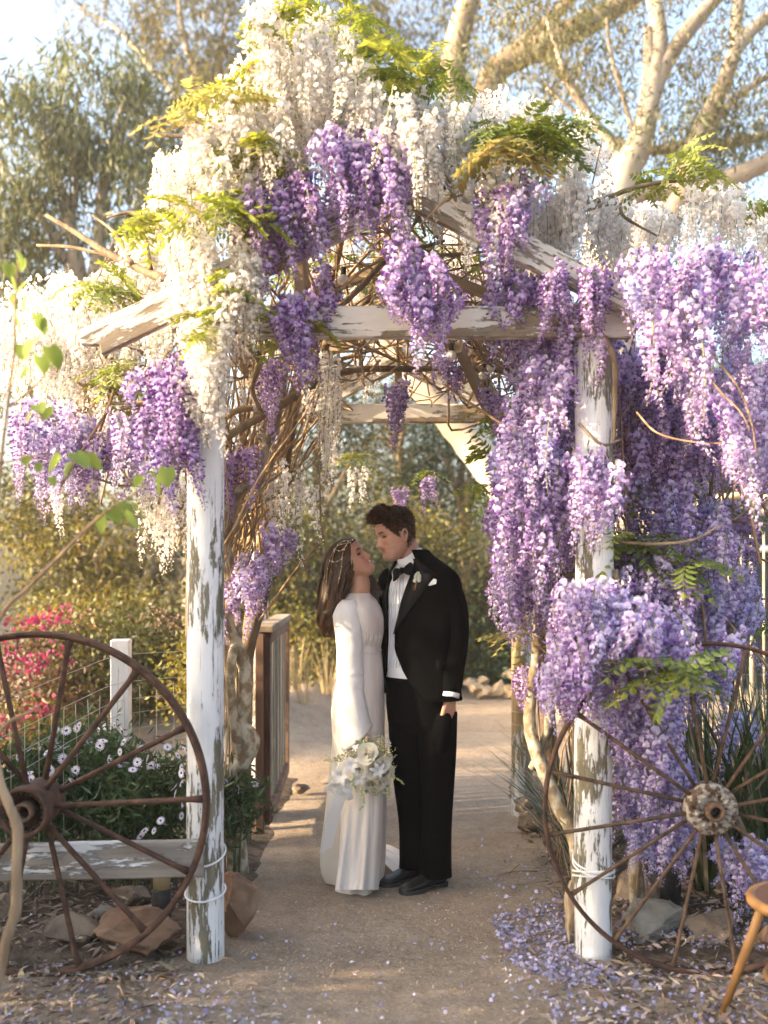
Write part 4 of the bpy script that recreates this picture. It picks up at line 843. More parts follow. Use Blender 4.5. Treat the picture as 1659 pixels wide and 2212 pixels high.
def spray_mesh(m, seed, nl=4):
    rng = np.random.default_rng(seed); b = MB()
    for i in range(nl):
        a = rng.uniform(0, 2 * PI); d0 = np.array([math.cos(a), math.sin(a), rng.uniform(-0.1, 0.5)]); L = rng.uniform(0.14, 0.24); pts = []
        for k in range(7):
            t = k / 6; pts.append(d0 * L * t + np.array([0, 0, -0.55 * L * t * t]))
        b.add(tube(pts, 0.0012, 3)); pts = np.array(pts)
        for k in range(1, 7):
            d = unit(pts[k] - pts[k - 1]); s = unit(np.cross(d, [0, 0, 1.0])); ll = rng.uniform(0.05, 0.068) * (1.1 - 0.35 * abs(k / 6 - 0.5))
            if k == 6: leaflet(b, pts[k], d, s, ll, ll * 0.42)
            for q in (-1, 1):
                dd = unit(d * 0.55 + s * q + np.array([0, 0, -0.35]) + rng.normal(0, 0.14, 3)); leaflet(b, pts[k], dd, unit(np.cross(dd, [0.1, 0.1, 1.0])), ll, ll * 0.42)
    return b.mesh('leaf_spray', m, False)
SPR = {m: [spray_mesh(m, 50 * i + j) for j in range(3)] for i, m in enumerate(('wis_leaf', 'wis_leaf_shaded', 'wis_leaf_bronze'))}

def vine(label, base): return thing('wisteria', base, label, 'wisteria')
V = {'WL': vine('white wisteria smothering the left slope and left post of the arch', (-0.72, 5.0, 0)),
     'WC': vine('white wisteria heaped over the ridge of the arch', (-0.86, 5.9, 0)),
     'WF': vine('cream wisteria trailing behind the sapling at far left', (-0.95, 5.3, 0)),
     'PF': vine('pale lilac wisteria spilling over the front of the right wheel', (1.12, 4.35, 0)),
     'PB': vine('violet wisteria hanging in the shade behind the right post', (1.25, 5.0, 0)),
     'PL': vine('purple wisteria on the left side and centre of the arch', (-0.80, 5.6, 0)),
     'WR': vine('white wisteria over the right slope of the roof', (0.95, 5.6, 0)),
     'PR': vine('lilac wisteria pouring down round the right post', (0.96, 4.6, 0)),
     'PS': vine('violet wisteria mass at far right beyond the right post', (1.6, 5.2, 0))}
NR = {}; MORE = {'PL': 1.16, 'PR': 1.24, 'WC': 1.6, 'WR': 1.4, 'WL': 1.2, 'PF': 1.25}
def hangs(owner, kinds, poly, n, Y0, Y1, s0=0.8, s1=1.15, tilt=0.10):
    """n racemes whose tops lie in the outline poly, between the depths Y0 and Y1"""
    for (u, v) in inpoly(poly, round(n * MORE.get(owner, 1))):
        Y = RNG.uniform(Y0, Y1); k = kinds[int(RNG.integers(len(kinds)))]; me = RAC[k][int(RNG.integers(len(RAC[k])))]
        M = Matrix.Translation(at(u, v, Y)) @ Matrix.Rotation(RNG.normal(0, tilt), 4, 'X') @ Matrix.Rotation(RNG.normal(0, tilt), 4, 'Y') @ Matrix.Rotation(RNG.uniform(0, 6.28), 4, 'Z') @ Matrix.Scale(RNG.uniform(s0, s1), 4)
        link('flower_raceme', me, V[owner], M); NR[owner] = NR.get(owner, 0) + 1
def sprays(owner, m, poly, n, Y0, Y1, s0=0.45, s1=0.85):
    for (u, v) in inpoly(poly, max(2, int(n * (0.7 if owner in ('WC', 'WL') else 0.7)))):
        me = SPR[m][int(RNG.integers(3))]
        M = Matrix.Translation(at(u, v, RNG.uniform(Y0, Y1))) @ Matrix.Rotation(RNG.uniform(0, 6.28), 4, 'Z') @ Matrix.Rotation(RNG.normal(0, 0.35), 4, 'X') @ Matrix.Scale(RNG.uniform(s0, s1), 4)
        link('leaf_spray', me, V[owner], M)
W, WLo = ['white', 'white', 'loose'], ['white', 'loose']
# white, left and crest
hangs('WC', W, [(560, -10), (700, 0), (790, 50), (800, 160), (560, 170)], 40, 3.7, 4.4)
hangs('WC', W, [(600, 120), (780, 130), (900, 170), (1000, 200), (990, 300), (870, 300), (620, 250)], 58, 3.68, 4.3)
hangs('WC', W, [(470, 130), (560, 90), (640, 200), (620, 290), (480, 250)], 34, 3.7, 4.3)
hangs('WL', W, [(330, 290), (460, 230), (620, 260), (660, 310), (560, 400), (335, 370)], 60, 3.68, 4.3)
hangs('WL', W, [(340, 370), (530, 360), (520, 400), (340, 410)], 14, 3.75, 4.2)
hangs('WL', W, [(370, 520), (480, 490), (580, 490), (560, 560), (480, 620), (380, 600)], 34, 3.68, 3.95)
hangs('WL', W, [(385, 600), (490, 600), (485, 690), (440, 700), (390, 680)], 16, 3.68, 3.8)
hangs('WL', W, [(420, 690), (492, 690), (492, 830), (425, 830)], 15, 3.66, 3.82)
hangs('WL', W, [(270, 480), (380, 430), (380, 560), (250, 600)], 30, 4.0, 4.7)
hangs('WF', W, [(90, 580), (250, 570), (360, 540), (330, 690), (160, 730), (0, 720), (-20, 620)], 96, 4.1, 5.2)
hangs('WF', W, [(0, 690), (160, 710), (310, 690), (300, 800), (20, 800)], 66, 4.3, 5.3); hangs('WL', W, [(290, 600), (390, 560), (390, 700), (300, 720)], 12, 4.0, 4.4)
hangs('WL', W, [(300, 1030), (390, 1020), (395, 1080), (310, 1080)], 12, 4.3, 4.8); hangs('WL', W, [(110, 1010), (150, 1010), (150, 1040), (110, 1040)], 2, 4.4, 4.6)
# white inside the arch on the left
hangs('WL', ['loose'], [(655, 735), (700, 735), (720, 800), (680, 810)], 6, 4.2, 4.6); hangs('WL', ['loose'], [(690, 800), (740, 830), (740, 880), (700, 880)], 5, 4.5, 5.0)
hangs('WL', ['loose'], [(540, 990), (690, 960), (690, 1080), (550, 1080)], 14, 4.5, 5.4); hangs('WL', ['loose'], [(500, 700), (560, 720), (560, 900), (500, 880)], 8, 4.6, 5.3)
hangs('WL', ['loose'], [(690, 900), (730, 900), (730, 960), (690, 960)], 4, 5.2, 5.8); hangs('WL', ['loose'], [(745, 1005), (805, 1000), (805, 1015), (750, 1015)], 3, 5.9, 6.2, 0.8, 0.95)
hangs('WL', ['loose'], [(770, 740), (830, 740), (830, 790), (770, 790)], 4, 5.8, 6.1, 0.7, 0.9)
# white, right slope
hangs('WR', W, [(880, 260), (1000, 210), (1030, 330), (1000, 420), (900, 360)], 32, 3.8, 4.4)
hangs('WR', W, [(1010, 180), (1130, 190), (1250, 230), (1300, 320), (1260, 380), (1130, 300), (1040, 320)], 46, 4.1, 5.0)
hangs('WR', W, [(1040, 350), (1240, 370), (1290, 420), (1200, 500), (1070, 470)], 46, 3.85, 4.6); hangs('WR', W, [(1060, 340), (1110, 350), (1110, 420), (1065, 420)], 6, 3.76, 3.84)
hangs('WR', W, [(1285, 420), (1345, 420), (1350, 480), (1285, 480)], 9, 4.1, 4.6); hangs('WR', W, [(1350, 425), (1500, 430), (1480, 480), (1350, 480)], 16, 4.5, 5.2)
hangs('WR', W, [(1500, 370), (1590, 380), (1595, 450), (1500, 450)], 16, 4.1, 4.6); hangs('WR', W, [(1600, 420), (1690, 460), (1680, 500), (1600, 500)], 8, 4.6, 5.2)
# purple, left and centre
VD, LV, LB = ['violet', 'deep', 'violet'], ['lilac', 'violet', 'lilac'], ['lilac', 'blue', 'lilac']
hangs('PL', VD + ['lilac'], [(540, 390), (640, 350), (700, 370), (690, 430), (600, 480), (500, 520)], 34, 3.74, 3.86)
hangs('PL', VD + ['lilac'], [(700, 270), (790, 250), (840, 270), (870, 330), (860, 370), (730, 360)], 30, 3.72, 3.86)
hangs('PL', LV, [(700, 360), (740, 370), (740, 400), (700, 400)], 3, 3.74, 3.84)
hangs('PL', VD + ['lilac'], [(810, 510), (900, 505), (950, 540), (955, 590), (870, 600), (820, 560)], 14, 3.66, 3.84, 0.7, 1.0); hangs('PL', LV, [(860, 600), (920, 600), (920, 630), (860, 630)], 5, 3.66, 3.8)
hangs('PL', VD, [(920, 580), (965, 580), (965, 660), (925, 650)], 5, 3.74, 3.84)
hangs('PL', VD, [(615, 625), (690, 625), (690, 670), (620, 670)], 10, 3.78, 3.9); hangs('PL', VD, [(670, 560), (715, 560), (715, 650), (680, 650)], 7, 3.9, 4.2)
hangs('PL', VD + ['deep'], [(330, 760), (420, 745), (420, 900), (310, 930), (300, 800)], 44, 3.72, 4.0)
hangs('PL', LB + ['violet'], [(20, 880), (140, 860), (290, 880), (300, 950), (200, 980), (20, 970)], 46, 4.2, 4.7); hangs('PL', LV, [(40, 850), (110, 850), (110, 880), (40, 880)], 4, 4.3, 4.7)
hangs('PL', VD, [(490, 950), (545, 950), (545, 985), (490, 985)], 7, 4.5, 4.9); hangs('PL', VD, [(570, 755), (605, 755), (605, 800), (570, 800)], 4, 4.3, 4.6)
hangs('PL', LV, [(570, 1120), (625, 1120), (620, 1180), (570, 1180)], 6, 4.6, 4.8); hangs('PL', LV, [(515, 1190), (565, 1190), (560, 1260), (515, 1260)], 8, 4.55, 4.75); hangs('PL', LV, [(485, 1240), (505, 1240), (505, 1290), (488, 1290)], 2, 4.6, 4.8)
hangs('PL', VD, [(845, 810), (895, 810), (895, 855), (845, 855)], 6, 4.7, 4.9, 0.75, 0.95); hangs('PL', VD, [(940, 755), (1005, 760), (1000, 790), (945, 790)], 6, 4.6, 4.9, 0.6, 0.8)
hangs('PL', VD, [(850, 1045), (880, 1045), (880, 1065), (850, 1065)], 3, 6.0, 6.2, 0.6, 0.75); hangs('PL', VD, [(890, 1030), (935, 1020), (935, 1035), (890, 1040)], 4, 6.0, 6.2, 0.7, 0.9)
# purple, right slope and column
hangs('PR', VD + ['blue'], [(1050, 400), (1140, 330), (1150, 470), (1070, 500)], 12, 3.76, 3.85); hangs('PR', VD, [(1160, 560), (1310, 560), (1320, 600), (1170, 610)], 16, 3.74, 3.86, 0.6, 0.95)
hangs('PR', VD, [(1060, 560), (1180, 590), (1170, 660), (1060, 640)], 20, 3.85, 4.3); hangs('PR', VD, [(1180, 640), (1300, 640), (1310, 700), (1190, 700)], 16, 3.84, 4.3, 0.7, 1.0)
hangs('PR', LV + ['blue'], [(1110, 735), (1240, 735), (1245, 820), (1130, 820)], 26, 3.88, 4.4); hangs('PR', VD, [(1060, 820), (1110, 830), (1110, 870), (1065, 870)], 7, 4.8, 5.1, 0.8, 1.0)
hangs('PR', LV + ['blue'], [(1100, 850), (1250, 840), (1250, 1000), (1090, 1000)], 50, 3.8, 4.5); hangs('PR', LV, [(1090, 1000), (1240, 1000), (1240, 1120), (1085, 1120)], 44, 3.84, 4.4)
hangs('PR', LV, [(1240, 960), (1320, 960), (1330, 1020), (1245, 1020)], 12, 3.75, 3.9); hangs('PR', LV, [(1080, 1190), (1180, 1190), (1180, 1270), (1075, 1270)], 26, 4.2, 4.7)
hangs('PR', VD, [(1110, 1420), (1150, 1430), (1150, 1450), (1115, 1450)], 3, 4.7, 4.9, 0.6, 0.8); hangs('PR', VD, [(1180, 1400), (1230, 1400), (1230, 1480), (1180, 1470)], 8, 4.2, 4.5)
hangs('PF', LB + ['violet'], [(1215, 1250), (1340, 1230), (1400, 1280), (1480, 1330), (1470, 1380), (1230, 1380)], 54, 3.58, 3.85); hangs('PF', LV, [(1190, 1300), (1250, 1290), (1250, 1390), (1190, 1390)], 12, 3.9, 4.2)
hangs('PF', LB, [(1330, 1430), (1460, 1440), (1440, 1600), (1340, 1560)], 34, 3.85, 4.1); hangs('PF', LB, [(1340, 1600), (1480, 1640), (1470, 1700), (1350, 1680)], 16, 3.95, 4.2)
hangs('PF', ['blue', 'lilac'], [(1390, 1690), (1480, 1690), (1480, 1760), (1395, 1780)], 10, 4.0, 4.2); hangs('PF', ['blue', 'lilac'], [(1320, 1800), (1360, 1790), (1360, 1810), (1330, 1810)], 2, 3.9, 4.0, 0.5, 0.6)
# violet mass, far right
hangs('PS', LV + ['blue', 'violet'], [(1370, 530), (1500, 520), (1660, 530), (1680, 660), (1420, 660), (1360, 600)], 62, 3.62, 4.1); hangs('PS', LV, [(1410, 660), (1500, 660), (1500, 700), (1410, 700)], 8, 3.6, 3.75)
hangs('PS', VD, [(1330, 740), (1480, 760), (1480, 900), (1330, 900)], 40, 4.1, 4.8); hangs('PS', LV, [(1480, 760), (1680, 740), (1680, 860), (1500, 860)], 34, 3.7, 4.4)
hangs('PS', LV, [(1560, 880), (1680, 880), (1680, 980), (1570, 980)], 16, 3.6, 3.9); hangs('PS', VD, [(1330, 890), (1560, 900), (1540, 980), (1340, 1000)], 30, 4.2, 4.8)
hangs('PS', LV + ['blue'], [(1450, 1080), (1560, 1070), (1600, 1160), (1460, 1180)], 26, 4.1, 4.6); hangs('PS', VD, [(1350, 1160), (1450, 1190), (1440, 1240), (1350, 1240)], 14, 4.2, 4.6)
hangs('PS', ['blue', 'lilac'], [(1470, 1220), (1620, 1220), (1630, 1290), (1470, 1290)], 30, 4.2, 4.6); hangs('PS', ['blue'], [(1550, 1540), (1640, 1530), (1640, 1570), (1550, 1570)], 8, 4.3, 4.6, 0.7, 0.9)
hangs('PS', ['blue', 'lilac'], [(1560, 1790), (1680, 1800), (1680, 1850), (1560, 1840)], 16, 3.95, 4.2); hangs('PS', ['blue'], [(1520, 1405), (1560, 1410), (1560, 1420), (1520, 1420)], 2, 4.5, 4.6, 0.5, 0.6)
hangs('PF', LB + ['violet'], [(1200, 1380), (1330, 1390), (1330, 1440), (1200, 1440)], 14, 3.62, 3.9); hangs('PF', LB, [(1340, 1560), (1450, 1600), (1480, 1760), (1360, 1740)], 22, 3.9, 4.2)
hangs('PS', ['blue', 'lilac'], [(1460, 1290), (1640, 1290), (1640, 1330), (1470, 1330)], 10, 4.2, 4.5); hangs('PF', ['blue'], [(1390, 1780), (1470, 1780), (1470, 1800), (1390, 1800)], 4, 4.0, 4.2, 0.6, 0.8)
hangs('PB', VD + ['blue'], [(1240, 700), (1660, 700), (1660, 1000), (1240, 1000)], 96, 4.4, 5.2); hangs('PB', VD + ['blue'], [(1320, 1000), (1480, 1000), (1480, 1200), (1320, 1200)], 40, 4.2, 4.8); hangs('PB', LV, [(1090, 600), (1250, 640), (1240, 800), (1080, 760)], 34, 4.1, 4.8)
hangs('PB', LV, [(1080, 1100), (1240, 1100), (1240, 1260), (1080, 1240)], 34, 4.1, 4.7); hangs('PB', ['blue', 'violet'], [(1450, 1060), (1640, 1060), (1640, 1130), (1450, 1130)], 22, 4.4, 4.8)
hangs('PF', LV, [(1330, 1190), (1470, 1200), (1480, 1330), (1340, 1300)], 26, 3.9, 4.3); hangs('PF', ['blue', 'lilac'], [(1440, 1340), (1600, 1330), (1600, 1420), (1450, 1460)], 18, 4.1, 4.5)
hangs('WC', W, [(620, 470), (1100, 470), (1150, 600), (600, 600)], 30, 5.0, 6.2); hangs('PB', VD, [(900, 560), (1150, 560), (1150, 660), (950, 660)], 18, 4.6, 5.8)
# leaves
L1, L2, L3 = 'wis_leaf', 'wis_leaf_shaded', 'wis_leaf_bronze'
sprays('WC', L1, [(460, 110), (640, -20), (780, 0), (800, 60), (600, 60), (560, 200), (480, 250)], 44, 3.7, 4.3); sprays('WC', L1, [(760, 90), (900, 80), (980, 150), (990, 200), (800, 200)], 34, 3.7, 4.3)
sprays('WL', L1, [(330, 440), (520, 430), (670, 430), (660, 470), (480, 500), (300, 520)], 26, 3.66, 3.8); sprays('WL', L1, [(470, 300), (640, 310), (630, 370), (480, 360)], 16, 3.7, 3.85)
sprays('WL', L3, [(380, 240), (520, 180), (520, 260), (400, 280)], 10, 3.72, 3.9); sprays('WL', L1, [(150, 600), (280, 600), (270, 640), (150, 640)], 12, 4.0, 4.4); sprays('WL', L1, [(430, 590), (490, 600), (480, 760), (440, 740)], 9, 3.62, 3.66, 0.5, 0.75)
sprays('WL', L1, [(220, 780), (300, 790), (290, 860), (220, 850)], 8, 4.2, 4.4); sprays('WL', L1, [(740, 975), (815, 975), (810, 995), (745, 995)], 4, 5.9, 6.1); sprays('PL', L1, [(540, 690), (700, 700), (690, 730), (550, 730)], 6, 3.86, 4.0, 0.6, 0.9)
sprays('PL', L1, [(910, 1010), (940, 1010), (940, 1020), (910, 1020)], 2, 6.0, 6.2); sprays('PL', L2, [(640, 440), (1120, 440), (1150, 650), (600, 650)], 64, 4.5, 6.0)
sprays('WR', L2, [(1050, 250), (1240, 260), (1250, 330), (1060, 310)], 30, 3.7, 3.95); sprays('WR', L3, [(1035, 285), (1110, 285), (1110, 335), (1040, 335)], 8, 3.66, 3.74, 0.7, 0.9); sprays('WR', L1, [(1460, 330), (1540, 330), (1540, 380), (1460, 380)], 8, 4.0, 4.3)
sprays('WR', L1, [(1340, 375), (1440, 380), (1440, 420), (1340, 410)], 7, 4.2, 4.6); sprays('WR', L1, [(1600, 410), (1690, 410), (1690, 450), (1600, 450)], 6, 4.2, 4.5)
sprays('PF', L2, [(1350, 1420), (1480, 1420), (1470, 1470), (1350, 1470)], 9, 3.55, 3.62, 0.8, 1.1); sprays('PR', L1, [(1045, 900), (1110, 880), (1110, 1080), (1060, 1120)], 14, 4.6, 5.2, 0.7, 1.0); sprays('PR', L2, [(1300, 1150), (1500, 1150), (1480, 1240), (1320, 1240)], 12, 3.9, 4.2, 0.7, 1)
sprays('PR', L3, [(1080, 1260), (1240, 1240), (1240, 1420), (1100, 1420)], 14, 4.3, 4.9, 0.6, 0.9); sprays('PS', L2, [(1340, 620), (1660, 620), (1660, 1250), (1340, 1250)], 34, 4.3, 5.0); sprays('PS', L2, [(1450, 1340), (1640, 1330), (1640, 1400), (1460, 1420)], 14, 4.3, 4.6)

# woody parts: trunks, main branches, a thicket of canes
def br(owner, pts, rad, m='bark', name='branch', seg=9, k=6): return obj(name, tube(pts, rad, seg, k, lump=0.05), m, V[owner])
def AY(*p): return [at(u, v, Y) for u, v, Y in p]
br('WL', [Vector((-0.74, 5.05, -0.05))] + AY((505, 1690, 5.05), (528, 1641, 5.05), (540, 1598, 5.05), (517, 1561, 5.05), (530, 1512, 5.0), (528, 1441, 5.0), (511, 1399, 5.0), (492, 1342, 4.95), (502, 1285, 4.9), (492, 1228, 4.85), (486, 1150, 4.8), (507, 1072, 4.8), (550, 1036, 4.8), (573, 970, 4.8), (600, 890, 4.9), (615, 800, 5.0)),
   [0.06, 0.05, 0.044, 0.05, 0.04, 0.036, 0.034, 0.036, 0.034, 0.034, 0.033, 0.033, 0.034, 0.030, 0.027, 0.025, 0.02], 'bark_lichen', 'trunk', 11)
br('WL', AY((524, 1655, 5.05), (500, 1520, 4.98), (500, 1427, 4.95), (515, 1370, 5.0), (505, 1290, 5.1)), [0.03, 0.026, 0.024, 0.022, 0.016], 'bark_lichen')
br('WL', AY((484, 947, 4.5), (563, 900, 4.6), (613, 871, 4.7), (676, 831, 4.8), (760, 800, 4.9), (900, 797, 5.0), (1110, 800, 5.0)), [0.018, 0.02, 0.021, 0.019, 0.017, 0.015, 0.01])
br('WL', AY((484, 905, 4.6), (520, 885, 4.6), (600, 880, 4.7)), [0.014, 0.015, 0.01], 'cane')
br('WL', AY((491, 683, 3.95), (537, 745, 4.1), (560, 782, 4.2), (544, 841, 4.2), (570, 900, 4.3)), [0.014, 0.018, 0.017, 0.012, 0.008])
br('WL', AY((100, 465, 4.4), (160, 500, 4.3), (230, 545, 4.2), (300, 580, 4.1), (362, 606, 4.0), (430, 640, 4.0)), [0.008, 0.012, 0.015, 0.016, 0.017, 0.018]); br('WL', AY((200, 465, 4.3), (245, 500, 4.2), (270, 540, 4.15), (285, 570, 4.1)), [0.005, 0.008, 0.011, 0.012])
br('WL', AY((230, 470, 4.2), (290, 460, 4.2), (310, 500, 4.15), (325, 585, 4.05)), [0.004, 0.008, 0.01, 0.012]); br('WL', AY((80, 530, 4.6), (160, 535, 4.5), (260, 560, 4.4)), [0.006, 0.008, 0.006])
br('WL', AY((330, 290, 4.1), (430, 300, 4.1), (520, 330, 4.0), (640, 370, 4.0)), [0.007, 0.009, 0.01, 0.011]); br('WL', AY((200, 870, 4.4), (290, 870, 4.3), (400, 850, 4.2)), [0.006, 0.008, 0.009])
br('WC', [Vector((-0.86, 5.9, -0.05))] + AY((520, 1500, 5.9), (560, 1200, 5.85), (600, 980, 5.7), (680, 760, 5.2), (740, 500, 4.5), (760, 330, 4.2)), [0.04, 0.036, 0.032, 0.028, 0.022, 0.016, 0.008], 'bark', 'trunk')
br('PL', [Vector((-0.80, 5.6, -0.05))] + AY((528, 1560, 5.6), (535, 1400, 5.6), (566, 1290, 5.55), (575, 1200, 5.5), (605, 1080, 5.5), (620, 960, 5.4), (640, 860, 5.3), (690, 760, 5.0), (800, 640, 4.8)), [0.055, 0.045, 0.042, 0.04, 0.04, 0.038, 0.036, 0.032, 0.026, 0.018], 'bark', 'trunk')
br('PL', AY((530, 1400, 5.62), (570, 1280, 5.6), (570, 1190, 5.55), (612, 1060, 5.5), (630, 930, 5.4)), [0.02, 0.022, 0.02, 0.02, 0.014]); br('PL', AY((700, 690, 4.2), (780, 620, 4.3), (840, 560, 4.4), (960, 520, 4.5)), [0.012, 0.014, 0.012, 0.008])
br('PL', AY((560, 1340, 5.2), (640, 1230, 5.1), (690, 1170, 5.05), (692, 1120, 5.0), (690, 1000, 5.0)), [0.006, 0.006, 0.005, 0.005, 0.003], 'twig')
br('WR', [Vector((1.0, 5.7, -0.05))] + AY((1180, 1500, 5.6), (1165, 1200, 5.5), (1200, 900, 5.3), (1190, 650, 5.0), (1150, 470, 4.7), (1100, 380, 4.4)), [0.05, 0.042, 0.036, 0.03, 0.025, 0.018, 0.01], 'bark', 'trunk')
br('WR', AY((1190, 640, 4.8), (1250, 470, 4.4), (1330, 420, 4.3), (1420, 395, 4.3), (1500, 390, 4.3)), [0.018, 0.014, 0.011, 0.009, 0.005]); br('WR', AY((1250, 455, 4.1), (1330, 440, 4.2), (1350, 470, 4.2), (1420, 510, 4.2)), [0.011, 0.008, 0.007, 0.004])
br('WR', AY((1000, 420, 3.82), (960, 435, 3.8), (905, 490, 3.78)), [0.004, 0.005, 0.003], 'twig')
br('PR', [Vector((0.90, 4.55, -0.05))] + AY((1244, 1824, 4.5), (1211, 1749, 4.55), (1181, 1680, 4.6), (1157, 1620, 4.65), (1145, 1569, 4.7), (1147, 1494, 4.7), (1160, 1419, 4.65), (1163, 1329, 4.6), (1185, 1269, 4.55), (1199, 1180, 4.5), (1190, 1000, 4.45), (1215, 820, 4.3), (1260, 690, 4.1)),
   [0.034, 0.034, 0.034, 0.033, 0.032, 0.03, 0.028, 0.028, 0.027, 0.026, 0.025, 0.022, 0.02, 0.014], 'bark_lichen', 'trunk', 11)
br('PR', AY((1150, 1660, 4.75), (1180, 1590, 4.7), (1190, 1480, 4.6), (1185, 1380, 4.5)), [0.022, 0.022, 0.018, 0.012], 'bark_lichen'); br('PR', AY((1170, 1320, 4.6), (1200, 1250, 4.4), (1240, 1240, 4.2), (1330, 1210, 4.1)), [0.014, 0.013, 0.012, 0.008])
br('PR', AY((1245, 660, 3.85), (1280, 700, 3.85), (1325, 770, 3.86), (1328, 860, 3.9), (1325, 960, 3.9)), [0.01, 0.011, 0.012, 0.01, 0.006]); br('PR', AY((1250, 915, 3.86), (1300, 960, 3.84), (1340, 950, 3.9)), [0.006, 0.006, 0.004])
br('PR', AY((960, 830, 4.5), (1000, 860, 4.5), (1060, 900, 4.4), (1120, 940, 4.3)), [0.005, 0.006, 0.006, 0.004], 'twig')
br('WF', [Vector((-0.95, 5.3, -0.05))] + AY((444, 1500, 5.3), (440, 1200, 5.2), (440, 960, 5.1), (380, 860, 5.0), (260, 790, 4.9), (150, 700, 4.8), (220, 600, 4.6)), [0.02, 0.018, 0.016, 0.017, 0.016, 0.015, 0.012, 0.007], 'bark', 'trunk')
br('PF', [Vector((1.12, 4.35, -0.05))] + AY((1375, 1850, 4.3), (1400, 1700, 4.25), (1380, 1500, 4.15), (1340, 1350, 4.0), (1330, 1230, 3.95)), [0.04, 0.034, 0.026, 0.02, 0.016, 0.01], 'bark_lichen', 'trunk')
br('PB', [Vector((1.25, 5.0, -0.05))] + AY((1370, 1600, 5.0), (1385, 1300, 4.9), (1350, 1000, 4.8), (1380, 800, 4.7), (1440, 690, 4.6)), [0.035, 0.03, 0.026, 0.022, 0.016, 0.01], 'bark', 'trunk')
br('PS', [Vector((1.62, 5.2, -0.05))] + AY((1500, 1500, 5.1), (1480, 1200, 4.9), (1450, 950, 4.7), (1430, 760, 4.4), (1450, 620, 4.2), (1560, 540, 4.1)), [0.04, 0.034, 0.03, 0.028, 0.024, 0.018, 0.01], 'bark', 'trunk')
br('PS', AY((1375, 890, 3.9), (1420, 935, 3.8), (1500, 955, 3.75), (1590, 958, 3.7)), [0.0035, 0.004, 0.0035, 0.002], 'twig')
br('PS', AY((1480, 750, 3.7), (1520, 800, 3.66), (1560, 850, 3.64), (1600, 890, 3.62), (1620, 930, 3.6)), [0.0035, 0.0045, 0.004, 0.0035, 0.0015], 'twig'); br('PS', AY((1530, 760, 3.66), (1590, 830, 3.62), (1620, 900, 3.6), (1635, 980, 3.6)), [0.0035, 0.004, 0.0035, 0.0015], 'twig')
br('PS', AY((1330, 1170, 4.0), (1420, 1175, 3.95), (1500, 1165, 3.95), (1560, 1130, 4.0)), [0.006, 0.006, 0.005, 0.003], 'driftwood')
def canes(owner, n, src, dst, r, bow, m='cane'):
    b = MB()
    for i in range(n):
        p = Vector(src()); q = Vector(dst()); mid = [p.lerp(q, t) + Vector((RNG.normal(0, bow), RNG.normal(0, bow), RNG.normal(0, bow))) for t in (0.25, 0.5, 0.75)]
        rr = RNG.uniform(*r); b.add(tube([p] + mid + [q], [rr, rr, rr * 0.9, rr * 0.7, rr * 0.4], 5, 3))
    b.obj('cane_thicket', m, V[owner])['kind'] = 'stuff'
U = RNG.uniform
canes('WL', 120, lambda: (U(-0.98, -0.70), U(4.4, 6.0), U(1.25, 1.9)), lambda: (U(-0.85, -0.25), U(4.3, 6.2), U(2.3, 2.95)), (0.003, 0.009), 0.05)
canes('PL', 26, lambda: (U(-0.95, -0.78), U(4.7, 5.3), U(0.0, 0.3)), lambda: (U(-0.98, -0.74), U(4.6, 5.5), U(1.6, 2.4)), (0.004, 0.012), 0.035)
canes('WL', 70, lambda: (U(-0.85, 0.2), U(4.0, 6.2), U(2.5, 2.85)), lambda: (U(-0.6, 0.7), U(4.0, 6.2), U(2.6, 3.3)), (0.003, 0.01), 0.08)
canes('WR', 70, lambda: (U(0.2, 1.0), U(4.0, 6.2), U(2.4, 2.8)), lambda: (U(-0.2, 0.9), U(4.0, 6.2), U(2.6, 3.3)), (0.003, 0.01), 0.08, 'twig')
canes('PR', 60, lambda: (U(0.85, 1.15), U(4.1, 5.4), U(0.0, 1.6)), lambda: (U(0.7, 1.2), U(4.1, 5.2), U(1.8, 2.7)), (0.003, 0.008), 0.05, 'twig')
canes('PS', 50, lambda: (U(1.1, 2.2), U(4.2, 5.2), U(1.0, 1.8)), lambda: (U(1.0, 2.2), U(4.2, 5.2), U(1.8, 2.9)), (0.003, 0.008), 0.09, 'twig')
canes('WL', 40, lambda: (U(-1.7, -0.7), U(4.2, 5.4), U(1.8, 2.5)), lambda: (U(-1.7, -0.7), U(4.2, 5.4), U(2.2, 3.2)), (0.003, 0.009), 0.1, 'twig')
canes('WL', 40, lambda: (U(-0.6, 0.6), U(4.0, 5.0), U(2.9, 3.1)), lambda: (U(-0.5, 0.5), U(4.0, 5.0), U(3.2, 3.75)), (0.003, 0.008), 0.1, 'twig')
# ------------------------------------------------------------------ festoon lights under the roof
mat('bulb_white', (0.82, 0.78, 0.74), rough=0.25, spec=0.5); mat('black_cord', (0.012, 0.012, 0.013), rough=0.6)
fl = thing('festoon_lights', (-0.4, 4.6, 2.55), 'string of round white bulbs on black cord under the arch roof', 'string lights')
bulbs = [(660, 808, 4.6), (742, 605, 4.3), (733, 655, 4.5), (800, 732, 4.7), (975, 768, 4.7), (1000, 690, 4.5), (1060, 795, 5.0), (1044, 810, 5.2), (1052, 860, 5.3), (950, 606, 4.4), (880, 590, 4.6), (780, 800, 5.4)]
for (u, v, Y) in bulbs:
    p = at(u, v, Y); r = 0.024
    obj('bulb', tube([p + Vector((0, 0, r * math.cos(a))) for a in np.linspace(0, PI, 12)], [max(1e-3, r * math.sin(a)) for a in np.linspace(0, PI, 12)], 14), 'bulb_white', fl)
    obj('socket', tube([p + Vector((0, 0, 0.021)), p + Vector((0, 0, 0.055))], 0.012, 8), 'black_cord', fl)
pth = [at(u, v, Y) + Vector((0, 0, 0.055)) for u, v, Y in sorted(bulbs)]
full = []
